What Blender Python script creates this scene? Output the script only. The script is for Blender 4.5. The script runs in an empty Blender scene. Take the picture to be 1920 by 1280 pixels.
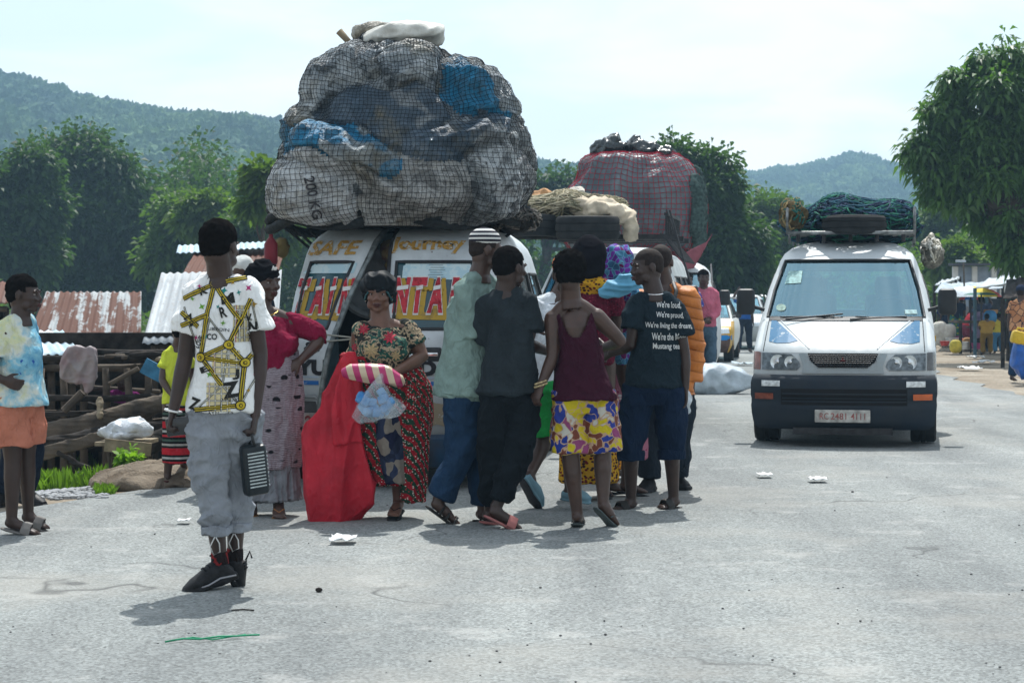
import bpy, bmesh, math, random
import numpy as np
from mathutils import Vector, Matrix
from mathutils.bvhtree import BVHTree
R = math.radians
SC = bpy.context.scene
COL = SC.collection
F = 3733.0; YH = 552.0; CH = 1.4      # focal length in photo pixels, horizon row, eye height

def at(px, py, d):
    """real point seen at photo pixel (px,py) that stands d metres away"""
    return Vector(((px-960)*d/F, d, CH-(py-YH)*d/F))
def gd(py): return F*CH/(py-YH)
def onroad(px, py, z=0.0):
    d = F*(CH-z)/(py-YH); return Vector(((px-960)*d/F, d, z))

# ------------------------------------------------------------------ materials
MATS = {}
class NT:
    def __init__(s, name, rough=.8, metal=0.0, spec=.2):
        s.m = bpy.data.materials.new(name); s.m.use_nodes = True
        s.t = s.m.node_tree; s.n = s.t.nodes; s.l = s.t.links
        s.b = s.n['Principled BSDF']; s.b.inputs['Roughness'].default_value = rough
        s.b.inputs['Metallic'].default_value = metal
        s.b.inputs['Specular IOR Level'].default_value = spec
        s.co = s.n.new('ShaderNodeTexCoord').outputs['Object']
        MATS[name] = s.m
    def link(s, a, b): s.l.new(a, b); return b
    def inp(s, node, key, v):
        if v is None: return
        if hasattr(v, 'is_linked') or isinstance(v, bpy.types.NodeSocket): s.l.new(v, node.inputs[key])
        else:
            if isinstance(v, (tuple, list)) and len(v) == 3 and node.inputs[key].type == 'RGBA': v = (*v, 1)
            node.inputs[key].default_value = v
    def map(s, scale=(1,1,1), rot=(0,0,0), loc=(0,0,0), co=None):
        n = s.n.new('ShaderNodeMapping'); s.l.new(co or s.co, n.inputs[0])
        n.inputs['Scale'].default_value = scale; n.inputs['Rotation'].default_value = rot; n.inputs['Location'].default_value = loc
        return n.outputs[0]
    def noise(s, scale, detail=4, rough=.55, co=None, dist=0.0, out=0):
        n = s.n.new('ShaderNodeTexNoise'); s.l.new(co or s.co, n.inputs['Vector'])
        n.inputs['Scale'].default_value = scale; n.inputs['Detail'].default_value = detail
        n.inputs['Roughness'].default_value = rough; n.inputs['Distortion'].default_value = dist
        return n.outputs[out]
    def voro(s, scale, feature='F1', co=None, rnd=1.0, out='Distance'):
        n = s.n.new('ShaderNodeTexVoronoi'); s.l.new(co or s.co, n.inputs['Vector']); n.feature = feature
        n.inputs['Scale'].default_value = scale; n.inputs['Randomness'].default_value = rnd
        return n.outputs[out]
    def wave(s, scale, dist=0, co=None, d='Z', prof='SIN', ds=1.0):
        n = s.n.new('ShaderNodeTexWave'); s.l.new(co or s.co, n.inputs['Vector']); n.bands_direction = d; n.wave_profile = prof
        n.inputs['Scale'].default_value = scale; n.inputs['Distortion'].default_value = dist; n.inputs['Detail Scale'].default_value = ds
        return n.outputs['Fac']
    def ramp(s, fac, stops, interp='LINEAR'):
        n = s.n.new('ShaderNodeValToRGB'); s.l.new(fac, n.inputs[0]); r = n.color_ramp; r.interpolation = interp
        while len(r.elements) > 1: r.elements.remove(r.elements[-1])
        for i, (p, c) in enumerate(stops):
            if not isinstance(c, (tuple, list)): c = (c, c, c)
            e = r.elements[0] if i == 0 else r.elements.new(p)
            e.position = p; e.color = (*c[:3], 1)
        return n.outputs[0]
    def mix(s, fac, a, b, mode='MIX'):
        n = s.n.new('ShaderNodeMix'); n.data_type = 'RGBA'; n.blend_type = mode
        for k, v in ((0, fac), (6, a), (7, b)):
            if isinstance(v, bpy.types.NodeSocket): s.l.new(v, n.inputs[k])
            else: n.inputs[k].default_value = v if k == 0 else (*v[:3], 1)
        return n.outputs[2]
    def math(s, op, a, b=0.0, c=None):
        n = s.n.new('ShaderNodeMath'); n.operation = op
        for k, v in ((0, a), (1, b), (2, c)):
            if v is None: continue
            if isinstance(v, bpy.types.NodeSocket): s.l.new(v, n.inputs[k])
            else: n.inputs[k].default_value = v
        return n.outputs[0]
    def sep(s, co=None):
        n = s.n.new('ShaderNodeSeparateXYZ'); s.l.new(co or s.co, n.inputs[0]); return n.outputs
    def comb(s, x, y, z):
        n = s.n.new('ShaderNodeCombineXYZ')
        for k, v in enumerate((x, y, z)):
            if isinstance(v, bpy.types.NodeSocket): s.l.new(v, n.inputs[k])
            else: n.inputs[k].default_value = v
        return n.outputs[0]
    def warp(s, scale, amt, co=None):
        co = co or s.co
        nz = s.noise(scale, 2, co=co, out=1)
        a = s.n.new('ShaderNodeVectorMath'); a.operation = 'SUBTRACT'; s.l.new(nz, a.inputs[0]); a.inputs[1].default_value = (.5,.5,.5)
        b = s.n.new('ShaderNodeVectorMath'); b.operation = 'SCALE'; s.l.new(a.outputs[0], b.inputs[0]); b.inputs['Scale'].default_value = amt
        c = s.n.new('ShaderNodeVectorMath'); c.operation = 'ADD'; s.l.new(co, c.inputs[0]); s.l.new(b.outputs[0], c.inputs[1])
        return c.outputs[0]
    def col(s, c): s.inp(s.b, 'Base Color', c); return s
    def bump(s, h, strength=.3, dist=.01):
        n = s.n.new('ShaderNodeBump'); s.l.new(h, n.inputs['Height'])
        n.inputs['Strength'].default_value = strength; n.inputs['Distance'].default_value = dist
        s.l.new(n.outputs[0], s.b.inputs['Normal']); return s

def mk(name, c, rough=.8, var=.2, scale=6, bump=.25, bscale=60, bdist=.004, metal=0, spec=.2, c2=None, lo=.35, hi=.65):
    """plain material with mottled colour and a fine relief"""
    if name in MATS: return MATS[name]
    t = NT(name, rough, metal, spec)
    a = c2 if c2 else tuple(x*(1-var) for x in c); b = c if c2 else tuple(min(1, x*(1+var)) for x in c)
    f = t.ramp(t.noise(scale, 5), [(lo, 0), (hi, 1)])
    t.col(t.mix(f, a, b))
    if bump: t.bump(t.noise(bscale, 3), bump, bdist)
    return t.m
def cloth(name, c, var=.12, rough=.9):
    if name in MATS: return MATS[name]
    t = NT(name, rough, spec=.08); a = tuple(x*(1-var) for x in c); b = tuple(min(1, x*(1+var)) for x in c); t.col(t.mix(t.ramp(t.noise(9,5), [(.35,0),(.65,1)]), a, b)); folds(t); return t.m
def folds(t, k=1.0):
    w = t.warp(4, .18); f = t.noise(7, 3, .55, co=t.map((1.6,1.6,.8), co=w), dist=.6)
    r = t.math('ABSOLUTE', t.math('SUBTRACT', f, .5)); t.bump(t.math('ADD', t.math('MULTIPLY', r, 1.0*k), t.math('MULTIPLY', t.noise(240,2), .03)), .9, .05)

# ------------------------------------------------------------------ objects
def link(name, me, mat=None, parent=None, loc=None, smooth=True):
    o = bpy.data.objects.new(name, me); COL.objects.link(o)
    if mat is not None:
        me.materials.clear()
        for m in (mat if isinstance(mat, (list, tuple)) else [mat]): me.materials.append(m)
    if parent: o.parent = parent
    if loc is not None: o.location = loc
    if smooth and len(me.polygons): me.polygons.foreach_set('use_smooth', np.ones(len(me.polygons), bool))
    return o
def tag(o, label=None, cat=None, group=None, kind=None):
    if label: o['label'] = label
    if cat: o['category'] = cat
    if group: o['group'] = group
    if kind: o['kind'] = kind
    return o
def thing(name, label, cat, loc=(0,0,0), rz=0, group=None):
    o = bpy.data.objects.new(name, None); COL.objects.link(o); o.location = loc; o.rotation_euler = (0,0,rz)
    o.empty_display_size = .2
    return tag(o, label, cat, group)
def np_mesh(name, V, Fs):
    me = bpy.data.meshes.new(name); me.from_pydata([tuple(v) for v in V], [], [tuple(int(i) for i in f) for f in Fs]); me.update(); return me
def fast_mesh(name, V, Fq, mats=None):
    """numpy quads or tris"""
    me = bpy.data.meshes.new(name); V = np.asarray(V, np.float32); Fq = np.asarray(Fq, np.int32); k = Fq.shape[1]
    me.vertices.add(len(V)); me.vertices.foreach_set('co', V.ravel())
    me.loops.add(Fq.size); me.loops.foreach_set('vertex_index', Fq.ravel())
    me.polygons.add(len(Fq)); me.polygons.foreach_set('loop_start', np.arange(0, Fq.size, k, dtype=np.int32))
    if mats is not None: me.polygons.foreach_set('material_index', np.asarray(mats, np.int32))
    me.update(calc_edges=True); me.validate(); return me

class MB:
    """collects simple solids into one mesh"""
    def __init__(s): s.V = []; s.F = []; s.M = []; s.mi = 0
    def add(s, V, Fs):
        o = len(s.V); s.V += [tuple(v) for v in V]; s.F += [tuple(i+o for i in f) for f in Fs]; s.M += [s.mi]*len(Fs); return s
    def box(s, c, d, rz=0, rx=0, ry=0, bev=0.0, taper=1.0):
        hx, hy, hz = d[0]/2, d[1]/2, d[2]/2
        M = Matrix.Translation(c) @ Matrix.Rotation(rz,4,'Z') @ Matrix.Rotation(ry,4,'Y') @ Matrix.Rotation(rx,4,'X')
        if bev <= 0:
            P = [(sx*hx*(taper if sz>0 else 1), sy*hy*(taper if sz>0 else 1), sz*hz) for sz in (-1,1) for sx,sy in ((-1,-1),(1,-1),(1,1),(-1,1))]
            Fs = [(3,2,1,0),(4,5,6,7),(0,1,5,4),(1,2,6,5),(2,3,7,6),(3,0,4,7)]
        else:
            b = min(bev, hx*.95, hy*.95, hz*.95); P = []; Fs = []
            def ring(z, q):
                o = len(P)
                for cx, cy, a0 in ((hx-b,hy-b,0),(-hx+b,hy-b,90),(-hx+b,-hy+b,180),(hx-b,-hy+b,270)):
                    for k in range(4):
                        a = R(a0+30*k); P.append((cx+q*math.cos(a), cy+q*math.sin(a), z))
                return o
            zs = [(-hz, b*.3), (-hz+b*.3, b*.75), (-hz+b, b), (hz-b, b), (hz-b*.3, b*.75), (hz, b*.3)]
            rs = [ring(z, q) for z, q in zs]
            for a, c2 in zip(rs, rs[1:]):
                for k in range(16): Fs.append((a+k, a+(k+1)%16, c2+(k+1)%16, c2+k))
            Fs.append(tuple(rs[0]+15-k for k in range(16))); Fs.append(tuple(rs[-1]+k for k in range(16)))
        return s.add([M @ Vector(p) for p in P], Fs)
    def tube(s, pts, r, n=8, caps=True, closed=False, flat=1.0, side=None):
        pts = [Vector(p) for p in pts]; N = len(pts); rs = r if isinstance(r, (list, tuple)) else [r]*N
        P = []; up = Vector(side) if side is not None else None
        for i, p in enumerate(pts):
            t = (pts[(i+1)%N]-pts[i-1]) if closed else (pts[min(i+1,N-1)]-pts[max(i-1,0)])
            t = t.normalized() if t.length > 1e-9 else Vector((0,0,1))
            if up is None: up = Vector((0,0,1)) if abs(t.z) < .9 else Vector((1,0,0))
            a = up - t*up.dot(t)
            if a.length < 1e-4: a = t.orthogonal()
            a.normalize(); b = t.cross(a); up = a
            for k in range(n):
                q = 2*math.pi*k/n; P.append(p + a*math.cos(q)*rs[i] + b*math.sin(q)*rs[i]*flat)
        Fs = []
        for i in range(N if closed else N-1):
            j = (i+1)%N
            for k in range(n): Fs.append((i*n+k, i*n+(k+1)%n, j*n+(k+1)%n, j*n+k))
        if caps and not closed: Fs += [tuple(range(n-1,-1,-1)), tuple((N-1)*n+k for k in range(n))]
        return s.add(P, Fs)
    def bar(s, a, b, r=.02, n=8, r2=None): return s.tube([a, b], [r, r if r2 is None else r2], n)
    def lathe(s, prof, M=None, n=24, arc=2*math.pi):
        M = M or Matrix(); P = []; Fs = []; full = abs(arc-2*math.pi) < 1e-6; m = n if full else n+1
        for r_, z in prof:
            for k in range(m): a = arc*k/n; P.append(M @ Vector((r_*math.cos(a), r_*math.sin(a), z)))
        for i in range(len(prof)-1):
            for k in range(n): k2 = (k+1)%m; Fs.append((i*m+k, i*m+k2, (i+1)*m+k2, (i+1)*m+k))
        return s.add(P, Fs)
    def ball(s, c, r, n=12, rot=None):
        if not isinstance(r, (tuple, list)): r = (r, r, r)
        P = []; Fs = []; m = n; q = n//2
        for i in range(q+1):
            th = math.pi*i/q
            for k in range(m):
                a = 2*math.pi*k/m; v = Vector((r[0]*math.sin(th)*math.cos(a), r[1]*math.sin(th)*math.sin(a), r[2]*math.cos(th)))
                if rot is not None: v = rot @ v
                P.append(v + Vector(c))
        for i in range(q):
            for k in range(m):
                f = (i*m+k, (i+1)*m+k, (i+1)*m+(k+1)%m, i*m+(k+1)%m); Fs.append(f)
        return s.add(P, Fs)
    def prism(s, pts, a, b):
        """2-D outline pts [(u,v)], swept between two functions of (u,v)->xyz"""
        n = len(pts); V = [a(*p) for p in pts] + [b(*p) for p in pts]
        Fs = [tuple(range(n)), tuple(range(2*n-1, n-1, -1))] + [(i, (i+1)%n, (i+1)%n+n, i+n) for i in range(n)]
        return s.add(V, Fs)
    def mesh(s, name, weld=False):
        me = bpy.data.meshes.new(name); me.from_pydata(s.V, [], s.F); me.polygons.foreach_set('material_index', s.M)
        bm = bmesh.new(); bm.from_mesh(me)
        if weld: bmesh.ops.remove_doubles(bm, verts=bm.verts, dist=1e-5)
        bmesh.ops.recalc_face_normals(bm, faces=bm.faces); bm.to_mesh(me); bm.free(); return me
    def build(s, name, mat, parent=None, smooth=False, loc=None, off=None):
        if off is not None: s.V = [tuple(Vector(v)-Vector(off)) for v in s.V]
        o = link(name, s.mesh(name), mat, parent, loc, smooth)
        if smooth == 'auto': auto(o.data)
        return o
def auto(me, ang=35):
    me.polygons.foreach_set('use_smooth', np.ones(len(me.polygons), bool))
    bm = bmesh.new(); bm.from_mesh(me)
    for e in bm.edges:
        if len(e.link_faces) == 2 and e.calc_face_angle(0) > R(ang): e.smooth = False
    bm.to_mesh(me); bm.free()

def wav(P, seed, scale, n=7, aniso=(1,1,1)):
    """cheap vectorised smooth noise about -1..1"""
    rg = np.random.RandomState(seed); out = np.zeros(len(P)); Q = P*np.array(aniso)*scale
    W = Q + .6*np.sin(Q[:, [1,2,0]]*1.3+rg.rand(3)*6)
    for i in range(n):
        k = rg.normal(size=3); k /= np.linalg.norm(k); f = rg.uniform(.7, 1.9)
        out += np.sin(W @ k*f + rg.rand()*6.28)/n**.5
    return out
def verts(me):
    a = np.empty(len(me.vertices)*3, np.float32); me.vertices.foreach_get('co', a); return a.reshape(-1,3).astype(float)
def norms(me):
    a = np.empty(len(me.vertices)*3, np.float32); me.vertices.foreach_get('normal', a); return a.reshape(-1,3).astype(float)
def setv(me, V): me.vertices.foreach_set('co', np.asarray(V, np.float32).ravel()); me.update()

def fuse(mb, name, voxel=.008, smooth=4, wr=None):
    """melts overlapping solids into ONE continuous skin; wr = list of (amp, scale, aniso, seed, ridged)"""
    me = mb.mesh(name) if isinstance(mb, MB) else mb
    o = bpy.data.objects.new('tmp', me); COL.objects.link(o)
    m = o.modifiers.new('r', 'REMESH'); m.mode = 'VOXEL'; m.voxel_size = voxel; m.adaptivity = 0
    if smooth: k = o.modifiers.new('s', 'SMOOTH'); k.iterations = smooth; k.factor = .5
    dg = bpy.context.evaluated_depsgraph_get(); dg.update()
    out = bpy.data.meshes.new_from_object(o.evaluated_get(dg)); bpy.data.objects.remove(o); out.name = name
    if len(out.polygons) and wr:
        V = verts(out); N = norms(out)
        for amp, sc, an, sd, ridged in wr:
            w = wav(V, sd, sc, 6, an)
            w = np.clip(w,-1.3,1.3)
            if ridged: w = 1-2*np.minimum(np.abs(w), 1)
            V = V + N*(w*amp)[:, None]
        setv(out, V)
    return out

# decals: a flat outline mesh laid onto a curved surface
def bvh_of(me): 
    bm = bmesh.new(); bm.from_mesh(me); b = BVHTree.FromBMesh(bm); bm.free(); return b
def bvh_multi(meshes):
    V = []; P = []
    for me in meshes:
        o = len(V); V += [v.co.copy() for v in me.vertices]; P += [tuple(i+o for i in p.vertices) for p in me.polygons]
    return BVHTree.FromPolygons(V, P)
def text_bm(txt, size=1.0, bold=0.0, shear=0.0, align='CENTER'):
    cu = bpy.data.curves.new('t', 'FONT'); cu.body = txt; cu.size = size; cu.offset = bold; cu.shear = shear; cu.align_x = align; cu.align_y = 'CENTER'
    cu.resolution_u = 3
    o = bpy.data.objects.new('t', cu); COL.objects.link(o); dg = bpy.context.evaluated_depsgraph_get(); dg.update()
    me = bpy.data.meshes.new_from_object(o.evaluated_get(dg)); bpy.data.objects.remove(o)
    bm = bmesh.new(); bm.from_mesh(me); return bm
def poly_bm(polys):
    bm = bmesh.new()
    for p in polys: bm.faces.new([bm.verts.new((x, y, 0)) for x, y in p])
    return bm
def decal(name, bm, org, ux, uy, bvh, mat, parent, off=.003, maxlen=.03, reach=2.0, fit=None, sc=(1,1), jag=0.0):
    """bm in the (u,v) plane -> org + u*ux + v*uy, cast along -(ux x uy) onto bvh"""
    ux = Vector(ux).normalized(); uy = Vector(uy).normalized(); nrm = ux.cross(uy).normalized(); org = Vector(org)
    if fit:                                                     # stretch the outline to fill fit = (w, h)
        xs = [v.co.x for v in bm.verts]; ys = [v.co.y for v in bm.verts]
        x0, x1, y0, y1 = min(xs), max(xs), min(ys), max(ys)
        for v in bm.verts: v.co.x = ((v.co.x-x0)/(x1-x0)-.5)*fit[0]; v.co.y = ((v.co.y-y0)/max(1e-6,y1-y0)-.5)*fit[1]
    for v in bm.verts: v.co.x *= sc[0]; v.co.y *= sc[1]; v.co.z = 0
    bmesh.ops.triangulate(bm, faces=bm.faces)
    for _ in range(7):
        es = [e for e in bm.edges if e.calc_length() > maxlen]
        if not es: break
        bmesh.ops.subdivide_edges(bm, edges=es, cuts=1, use_grid_fill=False); bmesh.ops.triangulate(bm, faces=bm.faces)
    bad = []
    for v in bm.verts:
        if jag: v.co.x += random.uniform(-jag, jag); v.co.y += random.uniform(-jag, jag)
        p = org + ux*v.co.x + uy*v.co.y
        h = bvh.ray_cast(p + nrm*reach, -nrm, reach*3)
        if h[0] is None: bad.append(v); continue
        v.co = h[0] + h[1]*(off if h[1].dot(nrm) > 0 else -off)
    if bad: bmesh.ops.delete(bm, geom=bad, context='VERTS')
    me = bpy.data.meshes.new(name); bmesh.ops.recalc_face_normals(bm, faces=bm.faces)
    bm.to_mesh(me); bm.free()
    if not len(me.polygons): return None
    return link(name, me, mat, parent)
# ------------------------------------------------------------------ people
def ring(mb, pts, side, n=20, cap=True, sq=2.0):
    """loft: pts = [(centre, half width, half depth)], side = width direction (vector or list)"""
    P = []; Fs = []; N = len(pts)
    for i, (c, rw, rd) in enumerate(pts):
        c = Vector(c); t = Vector(pts[min(i+1,N-1)][0]) - Vector(pts[max(i-1,0)][0]); t.normalize()
        s = Vector(side[i] if isinstance(side, list) else side); a = s - t*s.dot(t)
        if a.length < 1e-4: a = t.orthogonal()
        a.normalize(); b = t.cross(a)
        for k in range(n):
            q = 2*math.pi*k/n; cq, sq_ = math.cos(q), math.sin(q)
            cx = math.copysign(abs(cq)**(2/sq), cq); sx = math.copysign(abs(sq_)**(2/sq), sq_)
            P.append(c + a*cx*rw + b*sx*rd)
    for i in range(N-1):
        for k in range(n): Fs.append((i*n+k, i*n+(k+1)%n, (i+1)*n+(k+1)%n, (i+1)*n+k))
    Fs += [tuple(range(n-1,-1,-1)), tuple((N-1)*n+k for k in range(n))]
    mb.add(P, Fs)
def lerp(a, b, t): return Vector(a)*(1-t) + Vector(b)*t
def limb(mb, a, m, b, rs, n=12, bend=.35):
    """rounded limb a-m-b; rs = radii at 0, .25, .5(m), .75, 1 (pairs allowed)"""
    a, m, b = Vector(a), Vector(m), Vector(b)
    pts = [a, lerp(a,m,.33), lerp(a,m,.7), lerp(lerp(a,m,.93), lerp(m,b,.07), .5), lerp(m,b,.3), lerp(m,b,.65), b]
    rr = [rs[0], rs[0]*.4+rs[1]*.6, rs[1]*.55+rs[2]*.45, rs[2], rs[3], rs[3]*.45+rs[4]*.55, rs[4]]
    mb.tube(pts, rr, n); mb.ball(a, rs[0]*.98, n); mb.ball(b, rs[4]*.98, n)

SKIN = mk('skin_dark', (.056,.028,.019), .42, .18, 14, .2, 220, .001, spec=.5)
SKIN2 = mk('skin_brown', (.135,.064,.041), .5, .15, 14, .2, 220, .001, spec=.45)
SKIN3 = mk('skin_deep', (.036,.019,.014), .42, .18, 14, .2, 220, .001, spec=.45)
HAIRS = mk('hair_shaved', (.020,.013,.011), .8, .3, 60, .4, 240, .002, spec=.2)
HAIR = mk('hair_black', (.008,.007,.007), 1.0, .3, 60, .9, 240, .006, spec=.02)
EYEW = mk('eye_white', (.26,.23,.21), .3, .05, bump=0); EYEB = mk('eye_dark', (.01,.006,.005), .2, .05, bump=0)
LIP = mk('lip', (.075,.03,.028), .45, .1, bump=0)

def hand(mb, w, d, palm_n, thumb_side, k=1.0, curl=.5, grip=False):
    """w wrist, d pointing direction, palm_n palm normal, thumb_side +-1"""
    d = Vector(d).normalized(); n = Vector(palm_n); n = (n - d*n.dot(d)).normalized(); s = d.cross(n).normalized()*thumb_side
    w = Vector(w)
    ring(mb, [(w-d*.02*k, .026*k, .02*k), (w+d*.02*k, .031*k, .017*k), (w+d*.06*k, .04*k, .015*k), (w+d*.09*k, .038*k, .013*k)], s, 12)
    for i, (off, L) in enumerate(((.03,.068),(.01,.076),(-.01,.071),(-.029,.056))):
        c = curl*(1.0+.12*i) + random.uniform(-.06,.06); a = w + d*.085*k + s*off*k; pts = [a-d*.012*k, a]; dd = d + s*off*1.6
        dd.normalize()
        for j, fr in enumerate((.45,.32,.23)):
            ang = c*(.6 if j == 0 else .95)*(1.5 if grip else 1)
            ax = dd.cross(n); 
            if ax.length > 1e-5: dd = Matrix.Rotation(ang, 3, ax.normalized()) @ dd
            pts.append(pts[-1]+dd*L*fr*k)
        mb.tube(pts, [.0095*k,.0095*k,.009*k,.008*k,.0065*k], 8); mb.ball(pts[-1], .0065*k, 6)
    a = w + d*.028*k + s*.024*k; t1 = (d*.75+s*.85+n*.35).normalized(); b = a+t1*.04*k; t2 = (d*.95+s*(.1 if grip else .3)+n*.6).normalized()
    mb.tube([w+d*.012*k+s*.01*k, a, b, b+t2*.03*k], [.015*k,.0135*k,.0105*k,.0075*k], 8); mb.ball(b+t2*.03*k, .0075*k, 6)

def head(mb, c, yaw, pitch, roll, k, face=True):
    """c = head centre; yaw 0 looks at the camera, 90 to image right, 180 away"""
    # local: -Y is the face, X right
    M = Matrix.Translation(c) @ Matrix.Rotation(yaw,4,'Z') @ Matrix.Rotation(pitch,4,'X') @ Matrix.Rotation(roll,4,'Y')
    def E(p, r, n=16): mb.ball(M @ (Vector(p)*k), tuple(x*k for x in r), n, M.to_3x3())
    E((0,.018,.032), (.077,.095,.086), 20); E((0,-.02,-.01), (.066,.071,.087), 18); E((0,.03,-.04), (.06,.06,.06), 16)
    E((0,-.036,-.065), (.043,.042,.038)); E((0,-.06,-.085), (.024,.022,.02))
    if face:
        for s in (-1,1):
            E((s*.036,-.062,-.022), (.026,.024,.02)); E((s*.03,-.078,.024), (.028,.012,.008)); E((s*.016,-.089,-.03), (.011,.011,.0085))
            E((s*.079,.012,-.006), (.0085,.02,.032), 12); E((s*.046,-.03,-.06), (.022,.03,.028))
        mb.tube([M @ (Vector(p)*k) for p in ((0,-.077,.018),(0,-.09,-.008),(0,-.101,-.027))], [.009*k,.0105*k,.014*k], 8)
        E((0,-.088,-.052), (.026,.011,.009)); E((0,-.085,-.064), (.022,.011,.009))
    return M

def person(label, d, J, yaw_t=180, hd=(0,0,0), face=True, skin=None, hscale=1.0, base=None, fat=1.0, voxel=.0065, cat='person',
           hands=True, group=None, feet=True, hair='short', bust=0.0, name='person'):
    """J: joints as (px, py, depth offset). keys: head, neck, sa, sb, ea, eb, wa, wb, ha, hb, ka, kb, aa, ab, ta, tb (toe targets)
       a = image left, b = image right; yaw_t = torso direction"""
    P = {}
    for k_, v in J.items():
        if k_ in ('hand_a','hand_b'): continue
        P[k_] = at(v[0], v[1], d+(v[2] if len(v) > 2 else 0))
    b0 = base or Vector(((P['aa'].x+P['ab'].x)/2, d, 0)); root = thing(name, label, cat, b0, group=group)
    for k_ in P: P[k_] = P[k_]-b0
    sk = skin or SKIN; mb = MB(); k = hscale
    kb = k; k = k*1.05; M = head(mb, P['head'], R(hd[0]), R(hd[1]), R(hd[2]), k, face); kh = k; k = kb
    sc = (P['sa']+P['sb'])/2; hc = (P['ha']+P['hb'])/2; sdir = (P['sb']-P['sa']).normalized(); hdir = (P['hb']-P['ha']).normalized()
    sw = (P['sb']-P['sa']).length/2; hw = (P['hb']-P['ha']).length/2
    fw = Vector((math.sin(R(yaw_t)), -math.cos(R(yaw_t)), 0)); P['fw'] = fw
    up = (sc-hc).normalized()
    k0 = k; nb = P['neck']; hb_ = M @ (Vector((0,.018,-.045))*k)
    mb.tube([nb-up*.06*k, nb-up*.02*k, nb, lerp(nb,hb_,.5), hb_], [.078*k,.07*k,.064*k,.061*k,.06*k], 16)
    for s_ in (P['sa'],P['sb']): mb.tube([nb-up*.01*k, lerp(nb,s_,.5)+up*.002*k, s_], [.045*k,.045*k,.045*k], 12)
    f = fat*k
    ring(mb, [(hc-up*.07*k, hw*.95+.03*k, .085*f), (hc, hw+.06*k, .105*f), (hc+up*.08*k, hw+.05*k, .1*f), (lerp(hc,sc,.42), hw+.035*k*f, .095*f),
              (lerp(hc,sc,.7)+fw*.01, sw*.86, .11*f), (lerp(hc,sc,.9), sw*.93, .1*f), (sc+up*.012, sw*.8, .075*k), (sc+up*.045*k, sw*.42, .06*k)],
         [hdir,hdir,hdir,lerp(hdir,sdir,.4),lerp(hdir,sdir,.8),sdir,sdir,sdir], 24)
    if bust:
        for s in (-1,1): mb.ball(lerp(hc,sc,.68)+sdir*s*sw*.42+fw*.07*k, (.075*bust,.07*bust,.07*bust), 14)
    for q in 'ab':
        S, E, W = P['s'+q], P['e'+q], P['w'+q]
        limb(mb, S, E, W, [.056*f,.047*f,.038*k*(.5+.5*fat),.039*k*(.5+.5*fat),.026*k])
        H, K, A = P['h'+q], P['k'+q], P['a'+q]
        limb(mb, H, K, A, [.088*f,.078*f,.054*k,.054*k,.034*k], 14)
        # calf bulge
        u = (A-K).normalized(); back = -fw
        mb.ball(lerp(K,A,.3)+back*.016*k, (.043*k,.043*k,.095*k), 12)
        if feet:
            T = P.get('t'+q); T = T if T is not None else A+fw*.17*k+Vector((0,0,-.05*k)); sole = T
            fd = (T-A); L = fd.length or .1; down = Vector((0,0,-1)) if fd.z > -.12 else (fw*-.3+Vector((0,0,-1))).normalized()
            fdir = (T-(A+down*.05*k)); fdir.normalize(); heel = A+down*.045*k-fdir*.04*k; P['heel'+q] = heel; P['fd'+q] = fdir; P['tip'+q] = T
            sd = fdir.cross(Vector((0,0,1)) if abs(fdir.z) < .95 else fw).normalized(); nu = sd.cross(fdir).normalized()
            if nu.z < 0 and abs(fdir.z) < .8: nu = -nu
            P['sd'+q] = sd; P['nu'+q] = nu
            LL = (T-heel).length
            ring(mb, [(heel-fdir*.005+nu*.012, .022*k, .018*k), (heel+fdir*.02+nu*.016, .033*k, .034*k), (heel+fdir*LL*.4+nu*.014, .036*k, .034*k),
                      (heel+fdir*LL*.72, .044*k, .02*k), (heel+fdir*LL*.9-nu*.003, .042*k, .014*k)], sd, 14)
            mb.tube([A+Vector((0,0,.03*k)), A, heel+fdir*.05*k+nu*.02], [.034*k,.036*k,.036*k], 12)
            for i in range(5):
                o_ = (-.033+.0165*i)*k; Lt = LL*(.98-.035*abs(i-1))
                mb.tube([heel+fdir*LL*.82+sd*o_-nu*.002, heel+fdir*Lt+sd*o_*1.05-nu*.006], [.0105*k,.0085*k], 6); mb.ball(heel+fdir*Lt+sd*o_*1.05-nu*.006, .009*k, 6)
        if hands:
            hspec = J.get('hand_'+q, {}); wd = (W-E).normalized()
            dd = Vector(hspec['d']) if 'd' in hspec else wd
            pn = Vector(hspec['n']) if 'n' in hspec else (sdir*(1 if q == 'a' else -1))
            ts = hspec.get('t'); 
            if ts is None:
                s_ = dd.normalized().cross((pn-dd*pn.dot(dd)).normalized()); ts = 1 if s_.dot(fw) > 0 else -1
            hand(mb, W, dd, pn, ts, k, hspec.get('curl', .35), hspec.get('grip', False))
    me = fuse(mb, 'body', voxel, 2)
    body = link('body', me, sk, root)
    k = kh
    if face:
        me_ = MB(); 
        for s in (-1,1): me_.ball(M @ (Vector((s*.031,-.0695,.005))*k), (.0135*k,.0125*k,.0075*k), 12, M.to_3x3())
        me_.build('eyes', EYEW, root, True)
        ir = MB()
        for s in (-1,1): ir.ball(M @ (Vector((s*.031,-.0800,.0055))*k), (.0062*k,.003*k,.0056*k), 10, M.to_3x3())
        ir.build('iris', EYEB, root, True)
        br = MB()
        for s in (-1,1): br.tube([M @ (Vector(p)*k) for p in ((s*.015,-.0915,.028),(s*.03,-.092,.034),(s*.046,-.082,.029))], [.0025*k,.0038*k,.002*k], 6)
        br.build('eyebrows', HAIR, root, True)
        lp = MB()
        lp.tube([M @ (Vector(p)*k) for p in ((-.024,-.089,-.056),(-.01,-.0985,-.052),(0,-.098,-.054),(.01,-.0985,-.052),(.024,-.089,-.056))], [.003*k,.0062*k,.0055*k,.0062*k,.003*k], 8)
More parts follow.
